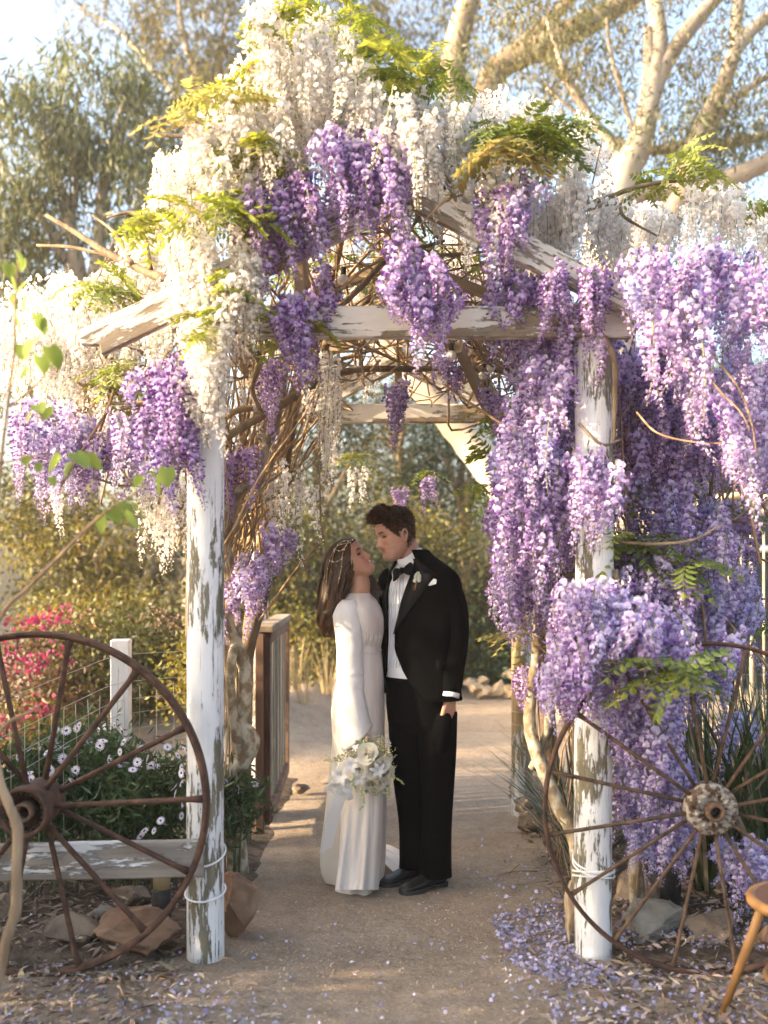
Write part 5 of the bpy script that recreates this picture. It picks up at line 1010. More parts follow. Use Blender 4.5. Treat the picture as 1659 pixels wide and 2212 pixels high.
for a, b_ in zip(pth, pth[1:]): full += [a, a.lerp(b_, 0.5) - Vector((0, 0, 0.05))]
obj('cord', tube(full + [pth[-1]], 0.003, 5, 4), 'black_cord', fl)


# ------------------------------------------------------------------ people
def skinmat(name, base, lips, brow):
    m = bpy.data.materials.new(name); MATS[name] = m; m.use_nodes = True
    n = m.node_tree.nodes; l = m.node_tree.links; b = n['Principled BSDF']
    a = n.new('ShaderNodeVertexColor'); a.layer_name = 'skin'
    tc = n.new('ShaderNodeTexCoord'); nz = n.new('ShaderNodeTexNoise'); nz.inputs['Scale'].default_value = 60; l.new(tc.outputs['Object'], nz.inputs[0])
    mr = n.new('ShaderNodeMapRange'); mr.inputs[3].default_value = 0.9; mr.inputs[4].default_value = 1.1; l.new(nz.outputs[0], mr.inputs[0])
    h = n.new('ShaderNodeHueSaturation'); l.new(mr.outputs[0], h.inputs['Value']); l.new(a.outputs[0], h.inputs['Color']); l.new(h.outputs[0], b.inputs['Base Color'])
    b.inputs['Roughness'].default_value = 0.48; b.inputs['Specular IOR Level'].default_value = 0.35
    b.inputs['Subsurface Weight'].default_value = 0.12; b.inputs['Subsurface Radius'].default_value = (0.012, 0.005, 0.003); b.inputs['Subsurface Scale'].default_value = 1.0
skinmat('skin_him', None, None, None); skinmat('skin_her', None, None, None)
mat('suit', (0.0018, 0.0018, 0.0021), (0.0028, 0.0028, 0.0032), 0.95, 60, bump=0.15, bscale=500, bdist=0.001, spec=0.03)
mat('suit_satin', (0.004, 0.004, 0.0045), rough=0.42, spec=0.25); mat('bow_velvet', (0.004, 0.004, 0.005), rough=0.8, sheen=0.08, spec=0.1)
mat('shirt', (0.80, 0.80, 0.82), (0.72, 0.72, 0.75), 0.75, 40, (1, 1, 0.1), bump=0.3, bscale=30, bdist=0.004)
mat('leather', (0.010, 0.009, 0.009), (0.022, 0.02, 0.018), 0.38, 20, bump=0.3, bscale=60, bdist=0.003, spec=0.5)
mat('sole', (0.03, 0.03, 0.03), rough=0.7)
mat('satin_sleeve', (0.66, 0.635, 0.61), (0.70, 0.68, 0.66), 0.40, 5, bump=0.35, bscale=18, bdist=0.012, spec=0.4, sheen=0.1)  # whiter than the gown satin, partly light on the sleeve put into colour
mat('satin_dress', (0.62, 0.56, 0.50), (0.67, 0.61, 0.56), 0.34, 5, (1, 1, 0.22), bump=0.35, bscale=16, bdist=0.012, spec=0.45, sheen=0.15)
mat('satin_sheer', (0.58, 0.54, 0.47), (0.64, 0.60, 0.53), 0.42, 5, bump=0.12, bscale=12, bdist=0.01, spec=0.45, trans=0.15)
mat('hair_brown', (0.11, 0.056, 0.026), rough=0.36, island=0.65, hue=0.01, spec=0.5, trans=0.12); mat('hair_core', (0.035, 0.018, 0.010), rough=0.7)
mat('hair_short', (0.085, 0.040, 0.019), rough=0.4, island=0.5, hue=0.01, spec=0.45, trans=0.1)
mat('gold_wire', (0.75, 0.52, 0.25), rough=0.3, metal=0.9); mat('pearl', (0.85, 0.82, 0.78), rough=0.2)
mat('lash', (0.012, 0.008, 0.007), rough=0.7); mat('teeth', (0.82, 0.78, 0.72), rough=0.3)

HZ = np.array([-0.120, -0.116, -0.105, -0.090, -0.075, -0.055, -0.035, -0.010, 0.010, 0.030, 0.055, 0.080, 0.100, 0.112, 0.118])
HF = np.array([0.050, 0.076, 0.089, 0.091, 0.086, 0.087, 0.086, 0.086, 0.085, 0.093, 0.093, 0.082, 0.058, 0.033, 0.004])
HB = np.array([0.030, 0.005, -0.020, -0.045, -0.058, -0.068, -0.078, -0.087, -0.093, -0.097, -0.099, -0.092, -0.070, -0.044, -0.006])
HW = np.array([0.010, 0.026, 0.040, 0.049, 0.056, 0.062, 0.067, 0.071, 0.073, 0.075, 0.077, 0.073, 0.058, 0.038, 0.005])
def headpt(z, a, jaw=1.0, fem=0.0):
    """skull surface at height z and angle a (0 = face)"""
    f, bk, w = np.interp(z, HZ, HF), np.interp(z, HZ, HB), np.interp(z, HZ, HW)
    if z < -0.03: w *= 1 - (1 - jaw) * min(1, (-0.03 - z) / 0.06)
    mid = (f + bk) / 2 if z > -0.05 else lerp((f + bk) / 2, f - 0.04, min(1, (-0.05 - z) / 0.05)); c, s = math.cos(a), math.sin(a)
    ex = 0.86 if c > 0 else 1.0
    x = mid + (f - mid if c > 0 else mid - bk) * math.copysign(abs(c) ** ex, c); y = w * math.copysign(abs(s) ** 0.92, s)
    if c > 0:
        g = lambda y0, z0, sy, sz: math.exp(-((abs(y) - y0) / sy) ** 2 - ((z - z0) / sz) ** 2)
        t = (0.022 - z) / 0.052          # nose ridge: 0 at the bridge, 1 at the tip
        if -0.35 < t < 1.35:
            hgt = (0.004 + 0.027 * max(0, min(1, t)) ** 1.25) * (1 if t < 1 else max(0, 1 - ((t - 1) / 0.33) ** 1.4)) * (1 if t > 0 else max(0, 1 + t / 0.35))
            x += hgt * math.exp(-(y / (0.0065 + 0.006 * max(0, min(1, t)))) ** 2) * (1 - 0.12 * fem)
        x += 0.006 * g(0.010, -0.030, 0.006, 0.007)                       # nostril wings
        x -= 0.011 * g(0.031, 0.008, 0.015, 0.011)                        # eye sockets
        x += 0.0045 * g(0.031, 0.007, 0.010, 0.006)                       # lids
        x += (0.004 - 0.002 * fem) * g(0.024, 0.029, 0.02, 0.007)         # brow
        x += (0.0042 + 0.001 * fem) * g(0, -0.0495, 0.019, 0.0045) + (0.0048 + 0.001 * fem) * g(0, -0.0615, 0.017, 0.005) - 0.0035 * g(0, -0.0555, 0.024, 0.002)
        x -= 0.004 * g(0, -0.074, 0.016, 0.006); x += 0.005 * g(0, -0.096, 0.016, 0.011); x += 0.004 * g(0.043, -0.016, 0.016, 0.016)
        y += math.copysign(0.002 * g(0.05, -0.015, 0.02, 0.02), y)
    return (x, y, z)
def head_vf(jaw=1.0, fem=0.0):
    zs = np.concatenate([np.linspace(-0.120, -0.10, 6), np.linspace(-0.095, 0.05, 50), np.linspace(0.055, 0.118, 20)]); A = np.concatenate([np.linspace(-1.1, 1.1, 61), np.linspace(1.1, 2 * PI - 1.1, 38)[1:-1]])
    return loft([[headpt(z, a, jaw, fem) for a in A] for z in zs])
def ear_vf(s):
    pts = []
    for a in np.linspace(0, 2 * PI, 17): pts.append((-0.012 - 0.016 * math.sin(a) * (1 if math.cos(a) > -0.2 else 0.7) - 0.006 * math.cos(a), s * (0.076 + 0.006 * (1 - math.sin(a))), -0.008 + 0.030 * math.cos(a)))
    return MB().add(tube(pts, 0.0062, 8)).add(tube([(-0.014, s * 0.066, 0.014), (-0.014, s * 0.069, -0.008), (-0.012, s * 0.069, -0.03)], [0.008, 0.009, 0.007], 10))
def frame(o, fwd, up):
    x = Vector(fwd).normalized(); z = (Vector(up) - x * Vector(up).dot(x)).normalized(); y = z.cross(x)
    M = Matrix((x, y, z)).transposed().to_4x4(); M.translation = Vector(o); return M
def xf(vf, M, s=1.0):
    R = np.array(M.to_3x3()); t = np.array(M.translation); return (np.asarray(vf[0]) * s) @ R.T + t, vf[1]
def remesh(name, b, voxel, smooth, parent, m):
    """fuses overlapping closed pieces into one continuous surface"""
    me = mesh(name, b.v, b.f, m); o = bpy.data.objects.new(name, me); COL.objects.link(o)
    bm = bmesh.new(); bm.from_mesh(me); bmesh.ops.recalc_face_normals(bm, faces=bm.faces[:]); bm.to_mesh(me); bm.free()
    q = o.modifiers.new('r', 'REMESH'); q.mode = 'VOXEL'; q.voxel_size = voxel; q.adaptivity = 0; q.use_smooth_shade = True
    if smooth: w = o.modifiers.new('s', 'SMOOTH'); w.iterations = smooth; w.factor = 0.5
    dg = bpy.context.evaluated_depsgraph_get(); dg.update(); nm = bpy.data.meshes.new_from_object(o.evaluated_get(dg)); nm.name = name
    bpy.data.objects.remove(o); nm.polygons.foreach_set('use_smooth', [True] * len(nm.polygons))
    return link(name, nm, parent)
def paint(o, M, s, base, lips, brow, blush, eye, stub=0.0, smile=0.0):
    me = o.data; n = len(me.vertices); co = np.empty(n * 3, np.float32); me.vertices.foreach_get('co', co); co = co.reshape(-1, 3).astype(float)
    R = np.array(M.to_3x3()); L = (co - np.array(M.translation)) @ R / s; c = np.tile(np.array([*base, 1.0]), (n, 1))
    X, Yy, Z = L[:, 0], np.abs(L[:, 1]), L[:, 2]; face = (X > 0.035) & (Z > -0.13) & (Z < 0.12) & (Yy < 0.09)
    def mixin(w, col): 
        w = (np.clip(w, 0, 1) * face)[:, None]; c[:, :3] = c[:, :3] * (1 - w) + np.array(col) * w
    mixin(0.55 * np.exp(-((Yy - 0.042) / 0.02) ** 2 - ((Z + 0.02) / 0.02) ** 2), blush); mixin(0.4 * np.exp(-(Yy / 0.012) ** 2 - ((Z + 0.028) / 0.012) ** 2), blush)
    if stub: mixin(stub * (Z < -0.045) * (Z > -0.125), [x * 0.62 for x in base])
    zc = Z - smile * (Yy / 0.026) ** 2 * 0.006
    mixin(1.2 * np.exp(-np.maximum(0, (Yy - 0.020) / 0.006) ** 2 * (Yy > 0.02) - ((zc + 0.0555) / (0.0085 + 0 * Yy)) ** 4), lips)
    mixin(1.3 * np.exp(-((Yy - 0.031) / 0.0165) ** 4 - ((Z - 0.0285 - 0.004 * np.exp(-((Yy - 0.036) / 0.012) ** 2)) / 0.0042) ** 2), brow)
    mixin(0.55 * np.exp(-((Yy - 0.031) / 0.016) ** 2 - ((Z - 0.012) / 0.008) ** 2), [x * 0.55 for x in base])
    mixin(1.4 * np.exp(-((Yy - 0.032) / 0.0125) ** 4 - ((Z - 0.007) / eye) ** 4), (0.02, 0.012, 0.01))
    ca = me.color_attributes.new('skin', 'FLOAT_COLOR', 'POINT'); ca.data.foreach_set('color', c.astype(np.float32).ravel())
def chain(pts, rad, seg=12, k=4): 
    P = [Vector(p) for p in pts]; d0 = (P[0] - P[1]).normalized(); d1 = (P[-1] - P[-2]).normalized()
    P = [P[0] + d0 * rad[0] * 0.8] + P + [P[-1] + d1 * rad[-1] * 0.8]; r = [rad[0] * 0.45] + list(rad) + [rad[-1] * 0.45]; return tube(P, r, seg, k)
def hand(b, wrist, palm_dir, side, normal, curl, s=1.0, thumb=1):
    """palm and five fingers; palm_dir wrist to knuckles, side towards the thumb"""
    d, sd, n = Vector(palm_dir).normalized(), Vector(side).normalized(), Vector(normal).normalized(); w = Vector(wrist)
    for k in (-1.5, -0.5, 0.5, 1.5):
        b.add(chain([w + sd * k * 0.009 * s, w + d * 0.045 * s + sd * k * 0.016 * s, w + d * 0.085 * s + sd * k * 0.0195 * s], [0.017 * s, 0.015 * s, 0.0115 * s], 10, 3))
    for k, (q, L) in enumerate([(1.5, 0.070), (0.5, 0.080), (-0.5, 0.075), (-1.5, 0.058)]):
        p = w + d * (0.086 - 0.004 * abs(q - 0.3)) * s + sd * q * 0.0205 * s; pts = [p]; dd = d.copy()
        for j, fr in enumerate((0.46, 0.30, 0.24)):
            dd = (dd * math.cos(curl[j]) + n * math.sin(curl[j])).normalized(); nn = n - dd * n.dot(dd); p = p + dd * L * fr * s; pts.append(p)
        b.add(chain(pts, [0.0098 * s, 0.0092 * s, 0.0082 * s, 0.007 * s], 9, 3))
    t0 = w + d * 0.022 * s + sd * 0.022 * s * thumb; t1 = t0 + (d * 0.6 + sd * 0.75 * thumb + n * 0.3).normalized() * 0.038 * s; t2 = t1 + (d * 0.85 + sd * 0.3 * thumb + n * 0.35).normalized() * 0.030 * s; t3 = t2 + (d + n * 0.4).normalized() * 0.024 * s
    b.add(chain([t0, t1, t2, t3], [0.015 * s, 0.0115 * s, 0.0105 * s, 0.008 * s], 9, 3))

YC = 4.9
def g(u, v, dy=0.0): return at(u, v, YC + dy)
# ---------------------------------------------------- groom
yaw = math.radians(40); gf_ = Vector((-math.sin(yaw), -math.cos(yaw), 0)); gl = Vector((math.cos(yaw), -math.sin(yaw), 0))
him = thing('person', (0.2, 4.94, 0), 'groom in black dinner suit and bow tie, one hand in pocket, facing the bride', 'person')
HM = frame(g(855, 1156), (-0.90, -0.36, -0.26), (-0.26, -0.08, 1)); hs = 1.0
b = MB(); b.add(xf(head_vf(1.04), HM, hs)); b.add(xf((lambda e: (e.v, e.f))(ear_vf(1)), HM, hs)); b.add(xf((lambda e: (e.v, e.f))(ear_vf(-1)), HM, hs))
nb_ = g(892, 1226, 0.02)
b.add(chain([HM @ Vector((-0.036, 0, -0.03)), HM @ Vector((-0.048, 0, -0.085)), nb_, nb_ + Vector((0.01, 0.01, -0.08))], [0.054, 0.050, 0.056, 0.07], 20))
ct = g(905, 1290, 0.03); hip = g(905, 1480, 0.03)
def ell(c, a, d, n=28): return [tuple(Vector(c) + gl * a * math.cos(t) + gf_ * d * math.sin(t)) for t in np.linspace(0, 2 * PI, n, endpoint=False)]
b.add(loft([ell(g(895, 1215, 0.02), 0.08, 0.05), ell(g(908, 1245, 0.02), 0.17, 0.085), ell(g(908, 1300, 0.02), 0.18, 0.1), ell(g(905, 1400, 0.02), 0.16, 0.095), ell(g(905, 1500, 0.02), 0.17, 0.1), ell(g(908, 1560, 0.02), 0.15, 0.09)]))
# his left arm to the pocket, his right arm behind the bride
LW = at(974, 1508, 4.77)
b.add(chain([at(962, 1270, 4.82), at(982, 1380, 4.82), LW], [0.045, 0.037, 0.026], 14)); hand(b, LW, (-0.22, 0.10, -1), (-0.8, -0.55, 0), (-0.3, 0.7, 0), (0.2, 0.3, 0.3), 0.95, 0.15)
RW = at(733, 1462, 4.985)
b.add(chain([Vector((0.05, 5.0, 1.50)), Vector((-0.03, 5.13, 1.20)), Vector((-0.14, 5.08, 1.05)), RW], [0.045, 0.037, 0.032, 0.026], 14)); hand(b, RW, (-0.22, -0.25, -1), (-0.3, -0.9, 0.1), (0.75, -0.1, -0.2), (0.15, 0.25, 0.25), 1.0)
for (kx, ky, ax, ay) in [(0.13, 5.0, 0.14, 5.0), (0.26, 4.90, 0.25, 4.88)]:
    b.add(chain([Vector((kx + 0.02, ky - 0.03, 0.86)), Vector((kx, ky - 0.02, 0.5)), Vector((ax, ay, 0.16))], [0.075, 0.05, 0.036], 14))
body = remesh('body', b, 0.0034, 2, him, 'skin_him')
paint(body, HM, hs, (0.50, 0.285, 0.20), (0.40, 0.13, 0.10), (0.07, 0.035, 0.02), (0.54, 0.22, 0.16), 0.0042, 0.22, 1.2)
# hair: short sides, a swept quiff
def scalp(z, a, off): p = np.array(headpt(z, a)); n = unit(np.array([p[0], p[1] * 1.3, p[2] * 1.0 + 0.01])); return p + n * off, n
def hairline(a):
    c = math.cos(a)           # lowest height of the hair for this side of the head
    if c > 0.80: return 0.074
    if c > 0.35: return lerp(0.012, 0.074, (c - 0.35) / 0.45)
    if c > 0.0: return lerp(-0.018, 0.012, c / 0.35) if c > 0.12 else 0.018
    if c > -0.45: return lerp(-0.055, 0.006, (c + 0.45) / 0.45)
    return -0.066
hb = MB(); rng = np.random.default_rng(5)
AA = np.linspace(0, 2 * PI, 60, endpoint=False); core = []
for q in np.linspace(0, 1, 16):
    ring = []
    for a in AA:
        z = lerp(hairline(a), 0.1175, q); off = 0.002 + 0.016 * q ** 0.7 * (0.55 + 0.45 * math.cos(a)) + 0.004 * q; ring.append(tuple(scalp(z, a, off * min(1, q * 4 + 0.15))[0]))
    core.append(ring)
hb.add(xf(loft(core), HM, hs), 1)
vs, fs = [], []
for i in range(5200):
    a = rng.uniform(0, 2 * PI); z0 = hairline(a); z = lerp(z0, 0.1178, rng.uniform(0, 1) ** 0.85); t = (z - z0) / (0.118 - z0 + 1e-6)
    p, n = scalp(z, a, 0.002 + 0.012 * t ** 0.7 * (0.55 + 0.45 * math.cos(a))); top = max(0, min(1, (z - 0.045) / 0.04))
    L = lerp(0.014, 0.040, top) * rng.uniform(0.7, 1.2) * (1 + 0.5 * max(0, math.cos(a)) * top)
    d = unit(lerp(np.array([-0.35, 0, -0.75]) + n * 0.35, np.array([0.85, 0.15, 0.35]) + n * 0.85, top) + rng.normal(0, 0.22, 3)); s_ = unit(np.cross(d, rng.standard_normal(3))) * 0.0017
    m_ = p + d * L * 0.55 + n * L * 0.10; e_ = p + d * L + (np.array([0.1, 0, -0.15]) * L * top); k = len(vs); vs += [p - s_, p + s_, m_ + s_ * 0.8, e_, m_ - s_ * 0.8]; fs += [(k, k + 1, k + 2, k + 4), (k + 4, k + 2, k + 3)]
hb.add(xf((np.array(vs), fs), HM, hs), 0); hb.obj('hair', ['hair_short', 'hair_core'], him)
# shirt, jacket, trousers
JV = [1190, 1206, 1222, 1240, 1262, 1290, 1330, 1366, 1400, 1450, 1480, 1506]
JU = [893, 899, 905, 910, 911, 912, 911, 908, 905, 905, 905, 905]
JA = [0.070, 0.100, 0.150, 0.202, 0.222, 0.228, 0.222, 0.213, 0.206, 0.214, 0.226, 0.238]
JB = [0.070, 0.080, 0.092, 0.105, 0.118, 0.126, 0.130, 0.130, 0.126, 0.130, 0.133, 0.136]
def ring_at(v, a0, a1, n, k=1.0, closed=False, off=0.0, sag=0.0):
    u, a, d = np.interp(v, JV, JU), np.interp(v, JV, JA) * k + off, np.interp(v, JV, JB) * k + off; c = g(u, v, 0.02)
    return [tuple(c + gl * a * math.cos(t) + gf_ * d * math.sin(t) + Vector((0, 0, sag * math.sin(t)))) for t in np.linspace(a0, a1, n, endpoint=not closed)]
sv = np.linspace(1208, 1462, 26)
sh = obj('shirt', loft([ring_at(v, 0, 2 * PI, 48, 0.955, True, 0.003 * math.sin(v * 0.21)) for v in sv], False), 'shirt', him)
for th in (1.70, 1.80, 1.92, 2.02, 2.12):      # pleats and placket
    obj('pleat', tube([ring_at(v, th, th + 0.01, 2, 0.955, False, 0.0035)[0] for v in np.linspace(1245, 1440, 18)], 0.003, 5), 'shirt', sh)
R90 = math.radians
gl0 = lambda v: R90(np.interp(v, [1190, 1210, 1236, 1300, 1370, 1400, 1446, 1480, 1506], [60, 62, 82, 95, 106, 104, 88, 72, 55]))     # his left edge
gr0 = lambda v: R90(np.interp(v, [1190, 1210, 1236, 1300, 1370, 1446, 1506], [118, 124, 131, 126, 123, 121, 126]))                         # his right edge
rings = []; jv = np.linspace(1189, 1506, 42)
for v in jv:
    w = 0.004 * noise.noise((v * 0.02, 0, 3)); rings.append(ring_at(v, gr0(v), gl0(v) + 2 * PI, 64, 1.0, False, w))
v_, f_ = np.vstack(rings), []
for i in range(len(rings) - 1):
    for j in range(63): f_.append((i * 64 + j, i * 64 + j + 1, (i + 1) * 64 + j + 1, (i + 1) * 64 + j))
jk = obj('jacket', (v_, f_), 'suit', him); md = jk.modifiers.new('thick', 'SOLIDIFY'); md.thickness = 0.006; md.offset = 1
sl = MB(); 
sl.add(chain([at(946, 1252, 4.83), at(966, 1268, 4.805), at(982, 1318, 4.80), at(985, 1385, 4.815), at(979, 1440, 4.79), at(975, 1490, 4.755)], [0.046, 0.062, 0.065, 0.061, 0.056, 0.048], 22, 5))
o = remesh('sleeve', sl, 0.006, 3, jk, 'suit')
obj('cuff', tube([at(976, 1484, 4.757), at(974, 1498, 4.752), at(973, 1506, 4.748)], [0.040, 0.0425, 0.042], 20, 2), 'shirt', jk)
sl = MB(); sl.add(chain([Vector((0.05, 5.0, 1.50)), Vector((0.0, 5.08, 1.36)), Vector((-0.03, 5.13, 1.20)), Vector((-0.12, 5.10, 1.07)), Vector((-0.20, 5.02, 1.03))], [0.075, 0.07, 0.064, 0.056, 0.045], 20, 5)); remesh('sleeve', sl, 0.007, 3, jk, 'suit')
def lapel(pairs, side):
    """satin facing folded back along the opening: (v, inner angle, outer angle)"""
    A, B = [], []
    for (v, a0, a1) in pairs:
        A.append(ring_at(v, R90(a0), R90(a0) + 0.01, 2, 1.0, False, 0.010)[0]); B.append(ring_at(v, R90(a1), R90(a1) + 0.01, 2, 1.0, False, 0.014)[0])
    n = len(A); vv = A + B; ff = [(i, i + 1, n + i + 1, n + i) for i in range(n - 1)]
    o = obj('lapel', (vv, ff), 'suit_satin', jk); md = o.modifiers.new('t', 'SOLIDIFY'); md.thickness = 0.006; md.offset = 1; return o
lapel([(1208, 66, 58), (1216, 70, 54), (1228, 79, 50), (1238, 83, 44), (1246, 84, 50), (1270, 89, 62), (1300, 95, 74), (1330, 99, 86), (1368, 105, 103)], 1)
lapel([(1206, 123, 136), (1220, 127, 146), (1236, 130, 156), (1250, 129, 150), (1290, 127, 140), (1330, 125, 132), (1366, 123.5, 125)], -1)
# shirt collar
co_ = []
for v, k in ((1207, 0.066), (1196, 0.064), (1184, 0.063)):
    c = g(np.interp(v, [1184, 1207], [882, 891]), v, 0.015); co_.append([tuple(c + gl * k * math.cos(t) + gf_ * k * math.sin(t) + Vector((0, 0, -0.055 * max(0, math.sin(t)) ** 1.5))) for t in np.linspace(0, 2 * PI, 40, endpoint=False)])
o = obj('collar', loft(co_, False), 'shirt', sh); md = o.modifiers.new('t', 'SOLIDIFY'); md.thickness = 0.004
# bow tie: knot and two puffed lobes
bt = g(870, 1233, -0.085); bx = (gl * 0.92 + Vector((0, 0, 0.28))).normalized(); bz = Vector((0, 0, 1)); M = frame(bt, gf_, bz)
def lobe(s):
    R = []
    for t, h, d in [(0.0, 0.010, 0.009), (0.012, 0.014, 0.011), (0.028, 0.024, 0.013), (0.046, 0.031, 0.013), (0.058, 0.030, 0.009), (0.063, 0.022, 0.003)]:
        R.append([tuple(bt + bx * s * t + bz * (h * math.cos(a) - 0.006 * t / 0.06) + gf_ * (d * math.sin(a) + 0.004 * math.cos(2 * a))) for a in np.linspace(0, 2 * PI, 16, endpoint=False)])
    return loft(R)
bw = MB(); bw.add(lobe(1)); bw.add(lobe(-1)); bw.add(tube([bt + bz * 0.014 + gf_ * 0.006, bt + gf_ * 0.010, bt - bz * 0.014 + gf_ * 0.006], [0.010, 0.012, 0.010], 10)); bw.obj('bow_tie', 'bow_velvet', him)
p = ring_at(1391, R90(100), R90(100.1), 2, 1.0, False, 0.010)[0]; obj('button', tube([Vector(p), Vector(p) + gf_ * 0.004], 0.008, 10), 'suit_satin', jk)
p = Vector(ring_at(1262, R90(52), R90(52.1), 2, 1.0, False, 0.012)[0]); sq = MB(); sq.add(([p + gl * -0.034 + bz * -0.010, p + gl * 0.022 + bz * 0.004, p + gl * 0.026 + bz * 0.024, p + gl * 0.008 + bz * 0.030, p + gl * -0.004 + bz * 0.016 + gf_ * 0.004], [(0, 1, 4), (1, 2, 4), (2, 3, 4), (3, 0, 4)])); sq.obj('pocket_square', 'shirt', jk)
obj('pocket_flap', box((0, 0, 0), (0.13, 0.006, 0.045), 0.002), 'suit', jk, False, frame(Vector(ring_at(1428, R90(38), R90(38.1), 2, 1.0, False, 0.008)[0]), gl * 0.72 + gf_ * 0.6, (0, 0, 1)))
tr = MB()
tr.add(loft([ell(g(902, 1436, 0.02), 0.172, 0.112, 36), ell(g(903, 1470, 0.02), 0.180, 0.118, 36), ell(g(905, 1520, 0.02), 0.186, 0.124, 36), ell(g(907, 1560, 0.02), 0.182, 0.120, 36), ell(g(907, 1580, 0.02), 0.16, 0.1, 36)]))
def legl(pts, rad): tr.add(tube([Vector(p) for p in pts], rad, 24, 5))
tr.add(chain([at(960, 1550, 4.778), at(955, 1580, 4.79), at(950, 1620, 4.81)], [0.036, 0.050, 0.045], 16))
legl([(0.265, 4.87, 0.86), (0.262, 4.86, 0.66), (0.262, 4.855, 0.48), (0.258, 4.875, 0.28), (0.254, 4.884, 0.10), (0.254, 4.882, 0.045)], [0.095, 0.092, 0.080, 0.074, 0.078, 0.081])
legl([(0.110, 4.97, 0.86), (0.118, 4.97, 0.66), (0.128, 4.975, 0.48), (0.143, 4.985, 0.28), (0.150, 4.985, 0.10), (0.150, 4.98, 0.055)], [0.093, 0.090, 0.080, 0.070, 0.074, 0.077])
t_ = remesh('trousers', tr, 0.006, 3, him, 'suit')
def shoe(heel, toe, name='shoe'):
    h, t = Vector(heel), Vector(toe); d = (t - h).normalized(); s = Vector((-d.y, d.x, 0)); L = (t - h).length; R, S = [], []
    for q, w, z1 in [(0.0, 0.020, 0.055), (0.03, 0.033, 0.085), (0.12, 0.037, 0.095), (0.30, 0.036, 0.092), (0.45, 0.041, 0.075), (0.62, 0.047, 0.056), (0.78, 0.046, 0.046), (0.90, 0.037, 0.040), (0.97, 0.024, 0.034), (1.0, 0.008, 0.028)]:
        c = h + d * L * q; R.append([tuple(c + s * w * math.cos(a) + Vector((0, 0, 0.018 + (z1 - 0.018) * (0.5 + 0.5 * math.sin(a)) if math.sin(a) > -0.5 else 0.018 + (z1 - 0.018) * 0.25 * (1 + (math.sin(a) + 0.5) * 2)))) for a in np.linspace(0, 2 * PI, 20, endpoint=False)])
        S.append([tuple(c + s * (w + 0.003) * k + Vector((0, 0, z))) for k, z in ((-1, 0.0 if not 0.28 < q < 0.5 else 0.012), (1, 0.0 if not 0.28 < q < 0.5 else 0.012), (1, 0.022), (-1, 0.022))])
    o = obj(name, loft(R), 'leather', him); obj('sole', loft(S), 'sole', o, False)
    for k in range(4): 
        c = h + d * L * (0.42 + 0.055 * k) + Vector((0, 0, 0.083 - 0.0095 * k)); obj('lace', tube([c - s * 0.017, c + Vector((0, 0, 0.004)), c + s * 0.017], 0.0022, 5), 'sole', o)
shoe((0.300, 4.935, gz(0.3, 4.93)), (0.082, 4.755, gz(0.08, 4.75))); shoe((0.205, 5.04, gz(0.2, 5.0)), (-0.018, 4.875, gz(0, 4.87)))

# ---------------------------------------------------- bride
her = thing('person', (-0.12, 4.9, 0), 'bride in long white satin gown with flared sleeves, looking up at the groom', 'person')
BM = frame(g(757, 1212), (0.79, -0.33, 0.52), (-0.55, -0.06, 0.82)); bs = 0.93
b = MB(); b.add(xf(head_vf(0.90, 1.0), BM, bs)); 
b.add(chain([BM @ Vector((-0.025, 0, -0.03)), BM @ Vector((-0.018, 0, -0.085)), g(780, 1262), g(776, 1290), g(778, 1320)], [0.052, 0.049, 0.046, 0.052, 0.06], 18))
def elb(uL, uR, v, d, n=36, dy=0.0):
    a = at(uL, v, YC + dy); c = at(uR, v, YC + dy); m_ = (a + c) / 2; r = (c.x - a.x) / 2
    return [(m_.x + r * math.cos(t), m_.y + d * math.sin(t), m_.z) for t in np.linspace(0, 2 * PI, n, endpoint=False)]
b.add(loft([elb(757, 798, 1278, 0.045), elb(752, 804, 1290, 0.085), elb(748, 810, 1310, 0.115), elb(750, 814, 1350, 0.11), elb(756, 810, 1400, 0.09), elb(742, 812, 1500, 0.11), elb(742, 810, 1570, 0.11)]))
HW_ = at(779, 1582, 4.735)
b.add(chain([at(752, 1310, 4.80), at(753, 1420, 4.78), at(764, 1520, 4.755), HW_], [0.042, 0.034, 0.027, 0.021], 14)); hand(b, HW_, (0.25, -0.12, -1), (0.85, -0.35, 0.2), (-0.35, 0.55, 0.0), (0.5, 0.8, 0.7), 0.88)
b.add(chain([Vector((-0.12, 5.03, 1.40)), Vector((0.0, 5.10, 1.30)), Vector((0.10, 5.13, 1.42))], [0.042, 0.035, 0.03], 14))
for x in (-0.155, -0.085): b.add(chain([Vector((x, 4.9, 0.82)), Vector((x, 4.9, 0.45)), Vector((x, 4.9, 0.06))], [0.055, 0.045, 0.032], 12))
hbody = remesh('body', b, 0.0034, 2, her, 'skin_her')
paint(hbody, BM, bs, (0.46, 0.25, 0.165), (0.50, 0.13, 0.12), (0.06, 0.03, 0.02), (0.54, 0.21, 0.16), 0.0050, 0.0, 1.0)
# smile: a row of teeth
ts = MB(); ts.add(xf(loft([[(np.interp(y, [-0.016, 0, 0.016], [0.083, 0.0915, 0.083]) + dx, y, z + 0.0035 * (y / 0.016) ** 2) for y, z, dx in ((yy, -0.0525, 0.0), (yy, -0.0525, 0.002), (yy, -0.0595, 0.002), (yy, -0.0595, 0.0))] for yy in np.linspace(-0.016, 0.016, 9)]), BM, bs)); ts.obj('teeth', 'teeth', her, False)
